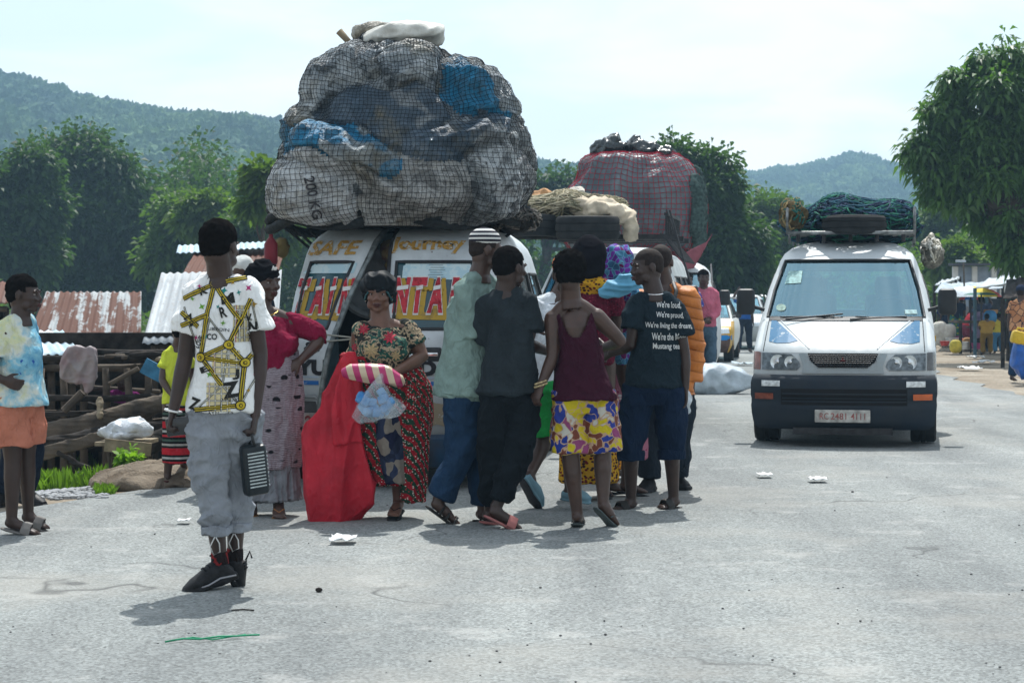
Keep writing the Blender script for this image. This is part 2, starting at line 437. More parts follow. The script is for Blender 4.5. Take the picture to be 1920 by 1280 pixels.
        lp.tube([M @ (Vector(p)*k) for p in ((-.021,-.088,-.062),(0,-.0975,-.066),(.021,-.088,-.062))], [.003*k,.0068*k,.003*k], 8)
        lp.build('lips', LIP, root, True)
    if hair:
        hm = MB(); B = lambda p, r: hm.ball(M @ (Vector(p)*k), tuple(x*k for x in r), 22, M.to_3x3())
        if hair == 'short': B((0,.0235,.040), (.0815,.0985,.0885)); B((0,.055,.0), (.070,.063,.062))
        elif hair == 'afro': B((0,.024,.055), (.093,.103,.096)); B((0,.05,.01), (.082,.074,.082))
        elif hair == 'shaved': B((0,.0195,.0335), (.0782,.0962,.0872)); B((0,.052,-.002), (.064,.060,.055))
        m2 = fuse(hm, 'hair', .006, 1)
        V = verts(m2); N = norms(m2); amp = {'short':.003,'afro':.006,'shaved':.0006}[hair]
        V = V + N*(np.random.RandomState(3).rand(len(V))*amp+wav(V, 5, 120)*amp*.8)[:,None]
        # keep the hairline: cut away what would cover the face
        inv = np.array(M.inverted()); L = (V @ inv[:3,:3].T + inv[:3,3])/k
        setv(m2, V); bm = bmesh.new(); bm.from_mesh(m2); bm.verts.ensure_lookup_table()
        line = .048 if hair != 'afro' else .05
        kill = [bm.verts[i] for i in np.where((L[:,1] < -.035-.0*L[:,2]) & (L[:,2] < line) | (L[:,2] < -.05) | ((L[:,1] < .002) & (L[:,2] < .012)))[0]]
        bmesh.ops.delete(bm, geom=kill, context='VERTS'); bm.to_mesh(m2); bm.free()
        link('hair', m2, HAIRS if hair == 'shaved' else HAIR, root)
    P['M'] = M; P['k'] = kb; P['kh'] = kh; P['sdir'] = sdir; P['hdir'] = hdir; P['sw'] = sw; P['hw'] = hw; P['sc'] = sc; P['hc'] = hc; P['up'] = up; P['fat'] = fat; P['bust'] = bust
    return root, P

WR = [(.009, 9, (1.3,1.3,.8), 3, True), (.005, 24, (1.1,1,.8), 5, True), (.002, 55, (1,1,.5), 6, True)]
def top(root, P, mat, sleeve=.6, hem=.02, loose=.03, name='shirt', wr=WR, flare=.0, neckr=.075, long=None, vox=.0085, sl=.068, cut=None, drop=0):
    """shirt over the torso. sleeve = share of upper arm (1..2 runs on down the forearm, 0 none); hem = metres below the hips"""
    mb = MB(); k = P['k']; f = P['fat']*k; sc, hc, up, fw = P['sc'], P['hc'], P['up'], P['fw']; sw, hw = P['sw'], P['hw']; sd, hdr = P['sdir'], P['hdir']
    lo = loose
    pts = [(hc-Vector((0,0,1))*hem, hw+.065*k+lo+flare, .115*f+lo+flare*.7), (hc, hw+.062*k+lo+flare*.6, .11*f+lo+flare*.4), (lerp(hc,sc,.35), hw+.045*k*P['fat']+lo, .1*f+lo), (lerp(hc,sc,.68)+fw*.01, sw*.92+lo*.5, .118*f+lo*.6),
           (lerp(hc,sc,.88), sw*.98+lo*.3, .108*f+lo*.3), (sc+up*.018*k, sw*.9, .085*k), (sc+up*.05*k, sw*.5+.01, .066*k), (sc+up*.062*k-fw*.005, neckr*k*.9, .06*k)]
    if sleeve and not drop:
        for s_ in (P['sa'],P['sb']): mb.tube([P['neck']-up*.03*k, lerp(P['neck']-up*.02*k,s_,.5)+up*.012*k, s_], [.058*k,.062*k,.062*k], 14)
    if drop: pts = pts[:-2] + [(sc+up*.03*k, sw*.7, .07*k)]
    ring(mb, pts, [hdr,hdr,lerp(hdr,sd,.4),lerp(hdr,sd,.8)]+[sd]*(len(pts)-4), 28, sq=2.3)
    if P['bust']:
        b_ = P['bust']
        for s in (-1,1): mb.ball(lerp(hc,sc,.68)+sd*s*sw*.42+fw*.072*k, (.093*b_,.09*b_,.088*b_), 16)
        ring(mb, [(lerp(hc,sc,.9)+fw*.0, sw*.8, .115*k), (lerp(hc,sc,.68)+fw*.03, sw*.9, .13*f), (lerp(hc,sc,.35)+fw*.01, hw+.05*f, .12*f)], sd, 24)
    if sleeve:
        for q in 'ab':
            S, E, W = P['s'+q], P['e'+q], P['w'+q]; r0 = sl*k
            if sleeve <= 1:
                T = lerp(S,E,sleeve); mb.tube([S+(S-E).normalized()*.015, lerp(S,T,.3), lerp(S,T,.7), T], [r0*.93,r0,r0*1.03+lo*.15,r0*1.06+lo*.3], 18); mb.ball(S, r0*.95, 16)
            else:
                T = lerp(E,W,sleeve-1); mb.tube([S, lerp(S,E,.4), lerp(S,E,.85), lerp(E,W,.1), lerp(E,T,.6), T], [r0,r0*.98,r0*.88,r0*.84,r0*.8,r0*.72], 18); mb.ball(S, r0*.98, 16)
    me = fuse(mb, name, vox, 2, wr)
    if cut:                                        # low neckline: remove the skin above a dipping line
        pass
    return link(name, me, mat, root)
def legs(root, P, mat, to=1.95, loose=.02, name='trousers', wr=WR, hem_r=None, waist=.06, vox=.0085, flare=0.0, crotch=.1):
    """to: 0..1 share of thigh, 1..2 share of shin"""
    mb = MB(); k = P['k']; f = P['fat']*k; hc, up, fw = P['hc'], P['up'], P['fw']; hw = P['hw']; hdr = P['hdir']
    ring(mb, [(hc-up*.12*k, hw*.9+.035*k+loose, .1*f+loose*.6), (hc-up*.03*k, hw+.06*k+loose, .118*f+loose), (hc+up*waist, hw+.05*k+loose*.7, .108*f+loose*.6)], hdr, 24)
    me = None
    for q in 'ab':
        if q == 'b': mesh1 = fuse(mb, name, vox, 2, wr); mb = MB()
        H, K, A = P['h'+q], P['k'+q], P['a'+q]
        rt = .098*f+loose; rk = .068*k+loose; ra = .05*k+loose
        if to <= 1:
            T = lerp(H,K,to); r_ = hem_r or rt*.95+flare
            mb.tube([H+Vector((0,0,.02)), lerp(H,T,.5), T], [rt*.95, rt, r_], 18)
        else:
            T = lerp(K,A,to-1); r_ = hem_r or ra+flare
            if to > 1.5: mb.ball(lerp(K,A,.3)-fw*.016*k, (.058*k+loose*.6,.058*k+loose*.6,.12*k), 14)
            mb.tube([H, lerp(H,K,.35), lerp(H,K,.75), lerp(lerp(H,K,.95),lerp(K,A,.05),.5), lerp(K,T,.35), lerp(K,T,.75), T], [rt*.95, rt*.97, rt*.4+rk*.6, rk, rk*.95, (rk+r_)/2*.97, r_], 18)
    mesh2 = fuse(mb, name, vox, 2, wr); bm = bmesh.new(); bm.from_mesh(mesh1); bm.from_mesh(mesh2); bm.to_mesh(mesh1); bm.free(); return link(name, mesh1, mat, root)
def gown(root, P, secs, mat, name='skirt', side=None, wr=None, vox=.009, sq=2.2):
    """secs=[(centre, half width, half depth)] in the person's own frame"""
    mb = MB(); ring(mb, secs, side or P['hdir'], 32, sq=sq)
    me = fuse(mb, name, vox, 2, wr or [(.009, 14, (2.2,2.2,.25), 8, True), (.003, 40, (1,1,.4), 9, True)]); return link(name, me, mat, root)
RUB = mk('rubber_black', (.012,.013,.015), .6, .3, 20, .3, 120, .002)
def slipper(root, P, q, mat, strap=True, kind='flip', name='sandal'):
    """sole under the foot plus straps"""
    k = P['k']; h, fd, sd, nu, T = P['heel'+q], P['fd'+q], P['sd'+q], P['nu'+q], P['tip'+q]; L = (T-h).length
    mb = MB(); o = -nu*.03*k
    ring(mb, [(h-fd*.022+o, .02*k, .006), (h+fd*.01+o, .038*k, .010), (h+fd*L*.45+o, .038*k, .010), (h+fd*L*.78+o, .052*k, .010), (T+fd*.012+o, .032*k, .008)], sd, 16, sq=2.6)
    c = h+fd*L*.6
    if kind == 'flip':
        for s in (-1,1): mb.tube([h+fd*L*.45+sd*s*.038*k-nu*.015, h+fd*L*.58+sd*s*.03*k+nu*.022, h+fd*L*.8+nu*.016], [.006,.007,.005], 6)
    elif kind == 'slide':
        pts = [c+sd*.05*k-nu*.025, c+sd*.046*k+nu*.005, c+sd*.02*k+nu*.04, c-sd*.02*k+nu*.04, c-sd*.046*k+nu*.005, c-sd*.05*k-nu*.025]
        mb.tube(pts, .034*k, 8, flat=.2, side=fd)
    elif kind == 'strap':
        for f_ in (.3, .5, .74):
            c2 = h+fd*L*f_; mb.tube([c2+sd*.046*k-nu*.025, c2+sd*.044*k+nu*.005, c2+sd*.018*k+nu*(.052-.03*f_), c2-sd*.018*k+nu*(.052-.03*f_), c2-sd*.044*k+nu*.005, c2-sd*.046*k-nu*.025], .013*k, 6, flat=.3, side=fd)
    elif kind == 'clog':
        ring(mb, [(h-fd*.01, .034*k,.028*k), (h+fd*.05, .042*k,.04*k), (h+fd*L*.5+nu*.01, .048*k,.045*k), (h+fd*L*.8, .052*k,.036*k), (T+fd*.01-nu*.008, .03*k,.02*k)], sd, 16)
    elif kind == 'sneaker':
        ring(mb, [(h-fd*.02-nu*.01, .03*k,.024*k), (h+fd*.01, .043*k,.048*k), (h+fd*L*.35+nu*.012, .047*k,.06*k), (h+fd*L*.6, .051*k,.045*k), (h+fd*L*.85-nu*.004, .052*k,.03*k), (T+fd*.02-nu*.012, .03*k,.016*k)], sd, 18)
        ring(mb, [(h-fd*.035-nu*.028, .036*k,.02*k), (h+fd*.05-nu*.028, .055*k,.024*k), (h+fd*L*.5-nu*.03, .05*k,.016*k), (h+fd*L*.85-nu*.03, .06*k,.018*k), (T+fd*.035-nu*.026, .032*k,.014*k)], sd, 18, sq=3)
        mb.tube([P['a'+q]+Vector((0,0,.005*k)), P['a'+q]-Vector((0,0,.02*k)), h+fd*.05+nu*.02], [.040*k,.045*k,.046*k], 14)
    return link(name, fuse(mb, name, .0055, 1), mat, root)
# ------------------------------------------------------------------ camera, light, sky
random.seed(4); np.random.seed(4)
cam = bpy.data.cameras.new('camera'); camo = bpy.data.objects.new('camera', cam); COL.objects.link(camo)
camo.location = (0,0,CH); camo.rotation_euler = (R(90),0,0); cam.sensor_width = 36; cam.lens = 70
cam.shift_y = -(640-YH)/1920*-1*-1; cam.clip_start = .1; cam.clip_end = 6000; SC.camera = camo
cam.dof.use_dof = True; cam.dof.focus_distance = 13.2; cam.dof.aperture_fstop = 9
EL, AZ = R(60), R(8)
sd_ = Vector((math.sin(AZ)*math.cos(EL), math.cos(AZ)*math.cos(EL), math.sin(EL)))
sl = bpy.data.lights.new('sun', 'SUN'); sl.energy = 3.8; sl.angle = R(.6); sl.color = (1,.98,.94)
so = bpy.data.objects.new('sun', sl); COL.objects.link(so); so.rotation_euler = sd_.to_track_quat('Z','Y').to_euler(); so.location = (0,0,40)
w = bpy.data.worlds.new('World'); SC.world = w; w.use_nodes = True; nt = w.node_tree; nn, ll = nt.nodes, nt.links
bg = nn['Background']; sky = nn.new('ShaderNodeTexSky'); sky.sky_type = 'NISHITA'; sky.sun_disc = False; sky.sun_elevation = EL; sky.sun_rotation = AZ
sky.air_density = 1.2; sky.dust_density = 2.0
bg.inputs['Strength'].default_value = .1
tc = nn.new('ShaderNodeTexCoord'); mp = nn.new('ShaderNodeMapping'); ll.new(tc.outputs['Generated'], mp.inputs[0]); mp.inputs['Scale'].default_value = (3.2,3.2,11); mp.inputs['Location'].default_value = (.35,.2,.1)
nz = nn.new('ShaderNodeTexNoise'); ll.new(mp.outputs[0], nz.inputs['Vector']); nz.inputs['Scale'].default_value = 2.1; nz.inputs['Detail'].default_value = 6; nz.inputs['Roughness'].default_value = .5; nz.inputs['Distortion'].default_value = .3
rp = nn.new('ShaderNodeValToRGB'); ll.new(nz.outputs[0], rp.inputs[0]); rp.color_ramp.elements[0].position = .40; rp.color_ramp.elements[1].position = .60
rp.color_ramp.elements[0].color = (7.9,8.6,8.8,1); rp.color_ramp.elements[1].color = (10.2,10.2,10.0,1)
# thin bright cloud, brightest on the sun's side of the sky, thinning to blue behind the camera
dt = nn.new('ShaderNodeVectorMath'); dt.operation = 'DOT_PRODUCT'; ll.new(tc.outputs['Generated'], dt.inputs[0]); hz = Vector((sd_.x, sd_.y, .35)).normalized(); dt.inputs[1].default_value = hz
mr = nn.new('ShaderNodeMapRange'); ll.new(dt.outputs['Value'], mr.inputs[0]); mr.inputs[1].default_value = .62; mr.inputs[2].default_value = .9; mr.inputs[3].default_value = .46; mr.inputs[4].default_value = .97
mx = nn.new('ShaderNodeMix'); mx.data_type = 'RGBA'; ll.new(mr.outputs[0], mx.inputs[0]); ll.new(sky.outputs[0], mx.inputs[6]); ll.new(rp.outputs[0], mx.inputs[7]); ll.new(mx.outputs[2], bg.inputs[0])
SC.view_settings.view_transform = 'Standard'; SC.view_settings.look = 'None'; SC.view_settings.exposure = .56; SC.view_settings.gamma = 1
SC.cycles.use_denoising = True; SC.cycles.max_bounces = 6; SC.cycles.diffuse_bounces = 3; SC.cycles.volume_bounces = 0; SC.cycles.transparent_max_bounces = 24
SC.cycles.volume_max_steps = 64

# ------------------------------------------------------------------ haze
hzm = bpy.data.materials.new('haze_air'); hzm.use_nodes = True; t = hzm.node_tree; t.nodes.clear()
pv = t.nodes.new('ShaderNodeVolumePrincipled'); mo = t.nodes.new('ShaderNodeOutputMaterial'); t.links.new(pv.outputs[0], mo.inputs['Volume'])
pv.inputs['Color'].default_value = (.44,.72,.97,1); pv.inputs['Density'].default_value = .00085; pv.inputs['Anisotropy'].default_value = .3
hb = MB(); hb.box((0,365,58), (1500,850,140)); tag(hb.build('haze', hzm), kind='stuff')

# ------------------------------------------------------------------ terrain
LEFT = [(-60,-3.9),(0,-3.8),(9,-3.6),(12.6,-3.32),(13.8,-2.9),(15,-2.42),(18,-1.95),(22,-1.2),(35,1.6),(60,7),(100,20),(200,52)]
RIGHT = [(-60,9),(0,8.5),(20,8.0),(28,7.1),(35,7.5),(45,9.4),(55,11.7),(80,19),(120,36),(200,64)]
def edge(tab, y): return float(np.interp(y, [a for a,b in tab], [b for a,b in tab]))
def gz(x, y):
    """ground height beside the road"""
    l = edge(LEFT, y); z = -.012
    if x < l:
        k = l - x; drop = np.interp(k, [0,.5,1.4,3.2,6,14], [0,-.02,-.16,-.62,-1.05,-1.25]) if y < 45 else np.interp(k, [0,2,12], [0,-.1,-1.2]); z += drop
        z += .03*math.sin(x*3.1+y*1.7)*min(1,k)
    return z
def sheet(name, xs, ys, fz, mat, kind='structure', fx=None):
    V = []; nx = len(xs)
    for j, y in enumerate(ys):
        for i, x in enumerate(xs):
            X = fx(i, y) if fx else x; V.append((X, y, fz(X, y)))
    Fq = [(j*nx+i, j*nx+i+1, (j+1)*nx+i+1, (j+1)*nx+i) for j in range(len(ys)-1) for i in range(nx-1)]
    return tag(link(name, fast_mesh(name, V, Fq), mat), kind=kind)
t = NT('asphalt', .86, spec=.35); c = t.co
big = t.ramp(t.noise(.35, 5, co=t.map((1,.5,1))), [(.35,0),(.68,1)])
base = t.mix(big, (.190,.206,.201), (.265,.280,.271))
track = t.ramp(t.noise(1.1, 4, co=t.map((1,.12,1), (0,0,R(12)))), [(.4,0),(.62,1)])
base = t.mix(t.math('MULTIPLY', track, .95), base, (.150,.162,.161))
spk = t.ramp(t.voro(85, out='Color'), [(.0,.3),(.5,1.0),(.9,1.6)])
base = t.mix(.75, base, spk, 'MULTIPLY')
pat = t.ramp(t.noise(1.9, 7, .68), [(.56,0),(.64,1)]); base = t.mix(t.math('MULTIPLY', pat, .35), base, (.42,.42,.40))
st_ = t.ramp(t.noise(1.4, 5, .6, co=t.map(loc=(7,3,0))), [(.64,0),(.74,.4)]); base = t.mix(st_, base, (.10,.105,.108)); du = t.ramp(t.noise(.5, 6, .62, co=t.map(loc=(1,9,0))), [(.50,0),(.66,.5)]); base = t.mix(du, base, (.31,.30,.27)); ck = t.ramp(t.voro(.38, 'DISTANCE_TO_EDGE', co=t.warp(1.3, .9)), [(0,1),(.0065,0)]); ckm = t.math('MULTIPLY', ck, t.ramp(t.noise(.4,2), [(.5,0),(.58,.8)]))
base = t.mix(ckm, base, (.05,.052,.052)); t.col(base)
hgt = t.mix(.5, t.voro(85), t.noise(30, 4)); t.bump(hgt, .7, .007)
ys = list(np.concatenate([np.arange(-60,4,8), np.arange(4,60,.8), np.arange(60,200,6)]))
def fxr(i, y): 
    a, b = edge(LEFT, y), edge(RIGHT, y); q = i/24
    n = .09*math.sin(y*2.3+i)+.06*math.sin(y*5.1); return a+(b-a)*q + (n if i in (0,24) else 0)
sheet('road', range(25), ys, lambda x, y: .0+.006*math.sin(x*1.3)*math.sin(y*.7), t.m, fx=fxr)
t = NT('dirt', .95); b_ = t.mix(t.ramp(t.noise(.9,6), [(.35,0),(.65,1)]), (.20,.16,.115), (.34,.30,.24))
b_ = t.mix(t.ramp(t.voro(24, out='Color'), [(.0,.5),(.6,1.0),(1,1.5)]), b_, b_, 'MIX'); b_ = t.mix(.6, b_, t.ramp(t.voro(30, out='Color'), [(.0,.45),(.6,1.0),(1,1.6)]), 'MULTIPLY')
pz = t.sep(); grn = t.math('MULTIPLY', t.ramp(t.noise(.16,5), [(.48,0),(.6,1)]), t.math('GREATER_THAN', pz[1], 60.0))
b_ = t.mix(t.math('MULTIPLY', grn, .8), b_, (.06,.09,.03)); t.col(b_); t.bump(t.noise(14,6), .8, .04)
xs = list(np.concatenate([[-900,-500,-250,-120,-60], np.arange(-40,-14,2), np.arange(-14,2,.35), np.arange(2,30,2), [40,60,120,250,500,900]]))
ys = list(np.concatenate([np.arange(-60,4,10), np.arange(4,45,.45), np.arange(45,120,4), [140,200,300,450,700,1100]]))
sheet('ground', xs, ys, gz, t.m)

# hills: silhouette rows of the photo turned into ridges at their distance
def hill(name, D0, D1, sil, x0, x1, seed, dens):
    px = [a for a,b in sil]; py = [b for a,b in sil]; nx, ny = 130, 34; V = []
    for j in range(ny+8):
        s = j/(ny-1); y = D0+(D1-D0)*s
        for i in range(nx):
            q = x0+(x1-x0)*i/(nx-1); zr = CH+(YH-np.interp(q, px, py))*D1/F - 6.8
            X = (q-960)*D1/F; f = math.sin(min(s,1)*math.pi/2)**1.25 if s <= 1 else 1-(s-1)*1.5
            z = -1.3+(zr+1.3)*f + (1-abs(2*min(s,1)-1))*3.2*math.sin(X*.045+seed+s*5)+ (1-abs(2*min(s,1)-1))*2.2*math.sin(X*.11+seed*2)
            V.append((X*(.75+.25*min(s,1)), y, z))
    Fq = [(j*nx+i, j*nx+i+1, (j+1)*nx+i+1, (j+1)*nx+i) for j in range(ny+7) for i in range(nx-1)]
    me = fast_mesh(name, V, Fq)
    t_ = NT(name+'_soil', .95); t_.col(t_.mix(t_.ramp(t_.noise(.03,4), [(.45,0),(.6,1)]), (.03,.05,.02), (.07,.10,.03)))
    tag(link(name, me, t_.m), kind='structure')
    wood = tag(link('hill_wood', me.copy(), None), kind='stuff')
    ng = bpy.data.node_groups.new('wood', 'GeometryNodeTree'); ng.interface.new_socket('Geometry', in_out='INPUT', socket_type='NodeSocketGeometry'); ng.interface.new_socket('Geometry', in_out='OUTPUT', socket_type='NodeSocketGeometry')
    N, L = ng.nodes, ng.links; gi = N.new('NodeGroupInput'); go = N.new('NodeGroupOutput')
    dp = N.new('GeometryNodeDistributePointsOnFaces'); dp.inputs['Density'].default_value = dens; dp.inputs['Seed'].default_value = int(seed*10); L.new(gi.outputs[0], dp.inputs[0])
    ic = N.new('GeometryNodeMeshIcoSphere'); ic.inputs['Radius'].default_value = 1; ic.inputs['Subdivisions'].default_value = 5
    nzz = N.new('ShaderNodeTexNoise'); nzz.inputs['Scale'].default_value = 1.9; nzz.inputs['Detail'].default_value = 5; nzz.inputs['Roughness'].default_value = .75
    sb = N.new('ShaderNodeMath'); sb.operation = 'SUBTRACT'; L.new(nzz.outputs[0], sb.inputs[0]); sb.inputs[1].default_value = .42
    ml = N.new('ShaderNodeMath'); ml.operation = 'MULTIPLY'; L.new(sb.outputs[0], ml.inputs[0]); ml.inputs[1].default_value = 2.6
    nrm = N.new('GeometryNodeInputNormal'); sc_ = N.new('ShaderNodeVectorMath'); sc_.operation = 'SCALE'; L.new(nrm.outputs[0], sc_.inputs[0]); L.new(ml.outputs[0], sc_.inputs['Scale'])
    sp = N.new('GeometryNodeSetPosition'); L.new(ic.outputs[0], sp.inputs[0]); L.new(sc_.outputs[0], sp.inputs['Offset'])
    rs = N.new('FunctionNodeRandomValue'); rs.data_type = 'FLOAT'; rs.inputs[2].default_value = 2.6; rs.inputs[3].default_value = 6.4
    rr = N.new('FunctionNodeRandomValue'); rr.data_type = 'FLOAT_VECTOR'; rr.inputs[0].default_value = (-.3,-.3,0); rr.inputs[1].default_value = (.3,.3,6.28); rr.inputs['Seed'].default_value = 3
    cb = N.new('ShaderNodeCombineXYZ')
    vz = N.new('ShaderNodeMath'); vz.operation = 'MULTIPLY'; L.new(rs.outputs[1], vz.inputs[0]); vz.inputs[1].default_value = 1.0
    L.new(rs.outputs[1], cb.inputs[0]); L.new(rs.outputs[1], cb.inputs[1]); L.new(vz.outputs[0], cb.inputs[2])
    ip = N.new('GeometryNodeInstanceOnPoints'); L.new(dp.outputs[0], ip.inputs['Points']); L.new(sp.outputs[0], ip.inputs['Instance']); L.new(rr.outputs[0], ip.inputs['Rotation']); L.new(cb.outputs[0], ip.inputs['Scale'])
    sm = N.new('GeometryNodeSetMaterial'); L.new(ip.outputs[0], sm.inputs[0]); sm.inputs['Material'].default_value = WOODM
    L.new(sm.outputs[0], go.inputs[0]); wood.modifiers.new('wood', 'NODES').node_group = ng
t = NT('wood_leaves', .8); gp = t.n.new('ShaderNodeNewGeometry').outputs['Position']
v1 = t.ramp(t.noise(.02, 3, co=gp), [(.42,0),(.62,1)]); v2 = t.ramp(t.noise(.22, 3, co=gp), [(.35,0),(.65,1)])
c1 = t.mix(v2, (.018,.058,.045), (.055,.12,.06)); c2 = t.mix(v2, (.055,.12,.045), (.14,.23,.07))
t.col(t.mix(v1, c1, c2)); t.bump(t.noise(2.2, 4, co=gp), 1.0, .5); WOODM = t.m
SIL1 = [(-400,60),(-100,125),(0,150),(60,172),(130,190),(180,200),(230,212),(280,216),(340,232),(400,241),(450,252),(510,252),(620,270),(760,298),(900,312),(1010,316),(1070,318),(1110,345),(1180,380),(1300,440),(1500,500)]
SIL2 = [(900,420),(1100,380),(1250,350),(1370,334),(1420,330),(1450,317),(1500,318),(1570,305),(1620,318),(1700,347),(1740,372),(1780,400),(1850,440),(1950,480),(2300,500)]
hill('hill', 260, 520, SIL1, -400, 1500, 1.3, .038)
hill('far_hill', 420, 760, SIL2, 900, 2300, 3.1, .032)

# ------------------------------------------------------------------ trees
def leafmat(name, a, b, rough=.55, spec=.18):
    t = NT(name, rough, spec=spec); gp = t.n.new('ShaderNodeNewGeometry')
    f = t.ramp(gp.outputs['Random Per Island'], [(0,0),(1,1)]); g = t.ramp(t.noise(.9, 2), [(.4,0),(.62,1)])
    t.col(t.mix(t.math('MULTIPLY', f, .7), t.mix(g, a, b), b)); 
    tr = t.n.new('ShaderNodeBsdfTranslucent'); tr.inputs[0].default_value = (b[0]*1.6, b[1]*1.9, b[2]*.6, 1)
    ms = t.n.new('ShaderNodeMixShader'); ms.inputs[0].default_value = .35; out = t.n['Material Output']
    t.l.new(t.b.outputs[0], ms.inputs[1]); t.l.new(tr.outputs[0], ms.inputs[2]); t.l.new(ms.outputs[0], out.inputs[0]); return t.m
LM = leafmat('leaf_dark', (.014,.038,.018), (.045,.088,.028)); LM2 = leafmat('leaf_mid', (.024,.056,.02), (.075,.13,.034)); LM3 = leafmat('leaf_light', (.035,.075,.02), (.095,.15,.035)); LM4 = leafmat('leaf_mango', (.03,.07,.024), (.075,.15,.04), .45, .3)
BARK = mk('bark', (.075,.058,.045), .95, .35, 5, .9, 30, .03)
def leaves(name, rg, cen, rad, per, size, aspect, mat, root, droop=.35, base=None):
    """cen: cluster centres, each with `per` blades fanned about it"""
    n = len(cen)*per; C = np.repeat(cen, per, 0); dirs = rg.normal(size=(n,3)); dirs[:,2] = dirs[:,2]*.8-droop*.4; dirs /= np.linalg.norm(dirs, axis=1)[:,None]
    C = C + dirs*(rad*rg.rand(n)**.6)[:,None]
    L = size*rg.uniform(.6, 1.25, n)[:,None]; up = rg.normal(size=(n,3))*.5+np.array([0,0,1.]); s = np.cross(dirs, up); s /= np.linalg.norm(s, axis=1)[:,None]+1e-9; nn_ = np.cross(s, dirs)
    tip = C+dirs*L+np.array([0,0,-1.])*L*droop; mid = C+dirs*L*.5+nn_*L*.06; W = L*aspect
    V = np.stack([C, mid+s*W, tip, mid-s*W], 1).reshape(-1,3)
    if base is not None: V = V-np.array(base)
    Fq = np.arange(n*4).reshape(-1,4); return link(name, fast_mesh(name, V, Fq), mat, root, smooth=False)
def tree(label, d, bpx, blobs, ncl, per=12, lsize=.22, aspect=.22, rad=.4, mat=None, trunk_r=.25, group=None, depth=1.0, seed=1, droop=.35, name='tree', cat='tree', zb=None, fill=.35, trunk_top=None):
    """blobs: (px, py, r px[, depth off]) of the crown outline"""
    rg = np.random.RandomState(seed); b = at(bpx, YH, d); b.z = gz(b.x, b.y) if zb is None else zb
    root = thing(name, label, cat, b, group=group); k = d/F
    B = [(np.array(at(q[0], q[1], d+(q[3] if len(q) > 3 else 0))), q[2]*k) for q in blobs]
    B2 = []
    for c, r in B:
        for _ in range(13):
            v = rg.normal(size=3); v /= np.linalg.norm(v); v[2] = v[2]*.85+.12; B2.append((c+v*np.array([1,depth,1])*r*.74*rg.uniform(.7,1.22), r*rg.uniform(.18,.46)))
    Bt = B; B = B2; wts = np.array([r**2 for _, r in B]); wts /= wts.sum(); idx = rg.choice(len(B), ncl, p=wts)
    cs = []
    for i in idx:
        c, r = B[i]; v = rg.normal(size=3); v /= np.linalg.norm(v); q = 1-fill*rg.rand() if rg.rand() < .8 else rg.rand()
        q *= (1.3 if rg.rand() < .10 else 1); lump = 1+.13*math.sin(v[0]*5+i)+.12*math.sin(v[2]*7+i*2)+rg.normal()*.05; cs.append(c+v*np.array([1,depth,1])*r*q*lump)
    leaves('crown', rg, np.array(cs), rad, per, lsize, aspect, mat or LM, root, droop, b)
    B = Bt; tb = MB(); allc = sum((c*r for c, r in B), np.zeros(3))/sum(r for _, r in B); tt = Vector(allc)-b; h = tt.z if trunk_top is None else trunk_top
    pts = [Vector((0,0,-.2)), Vector((.05,0,h*.3)), Vector((tt.x*.4, tt.y*.4, h*.65)), Vector((tt.x*.8, tt.y*.8, h))]
    tb.tube(pts, [trunk_r*1.3, trunk_r, trunk_r*.8, trunk_r*.5], 10)
    for c, r in B:
        e = Vector(c)-b; a = lerp(pts[1], pts[3], rg.uniform(.3,1)); m = lerp(a, e, .5)+Vector(rg.normal(size=3)*.2)-Vector((0,0,.15*(e-a).length))
        tb.tube([a, m, e], [trunk_r*.42, trunk_r*.28, trunk_r*.08], 7)
        for _ in range(3):
            v = Vector(rg.normal(size=3)); v.normalize(); tb.tube([m, lerp(m,e,.7)+v*r*.2, e+v*r*.7], [trunk_r*.18, trunk_r*.12, .01], 5)
    tb.build('trunk', BARK, root, True); return root
tree('tall dark broad tree with a knobbly top rising left of the netted load', 88, 165, [(165,270,34),(120,330,62),(200,320,50),(230,390,75),(150,420,95),(80,440,85),(250,470,80),(170,510,90),(300,430,60),(60,500,80),(345,470,45)], 3400, 14, .34, .26, .75, LM, .4, seed=2)
tree('dark tree cut by the left edge of the picture, above the tin roofs', 80, 0, [(10,350,60),(50,320,45),(-20,420,90),(20,480,80),(70,400,50)], 1700, 14, .32, .26, .7, LM, .35, seed=3)
tree('mid green tree standing just right of the tall dark one behind the tin roofs', 75, 345, [(330,410,40),(380,430,48),(400,470,45),(320,470,50),(420,500,40)], 1200, 14, .3, .26, .6, LM2, .25, seed=4)
tree('light yellow-green leafy bush under the hill left of the netted load', 70, 400, [(370,405,26),(400,400,22),(430,425,26)], 420, 14, .3, .3, .5, LM3, .15, seed=5)
tree('bright green bush tucked right under the netted load on its left side', 66, 480, [(460,430,34),(500,420,32),(530,440,34),(480,470,36)], 700, 14, .28, .26, .5, LM2, .15, seed=6)
tree('thin papaya tree with yellowish top beside the left edge of the load', 50, 497, [(490,335,20),(478,382,16),(500,355,14)], 110, 12, .3, .3, .35, LM3, .08, seed=7, name='papaya_tree')
tree('tall dark tree standing behind the red netted load', 62, 1320, [(1270,300,34),(1300,330,36),(1340,310,26),(1330,370,60),(1290,430,75),(1370,440,55),(1345,500,70),(1260,500,60),(1400,500,45)], 3000, 14, .26, .26, .5, LM, .3, seed=8)
tree('round green tree between the red netted load and the oncoming van', 85, 1430, [(1420,395,30),(1455,410,34),(1400,440,45),(1450,470,60),(1500,470,60),(1550,480,55),(1410,520,50)], 1900, 14, .32, .26, .65, LM2, .3, seed=9)
tree('green tree seen between the big load and the red netted load', 95, 1010, [(1020,360,30),(1060,350,26),(990,370,30),(1040,400,50),(1100,400,50)], 700, 14, .36, .26, .7, LM, .3, seed=19)
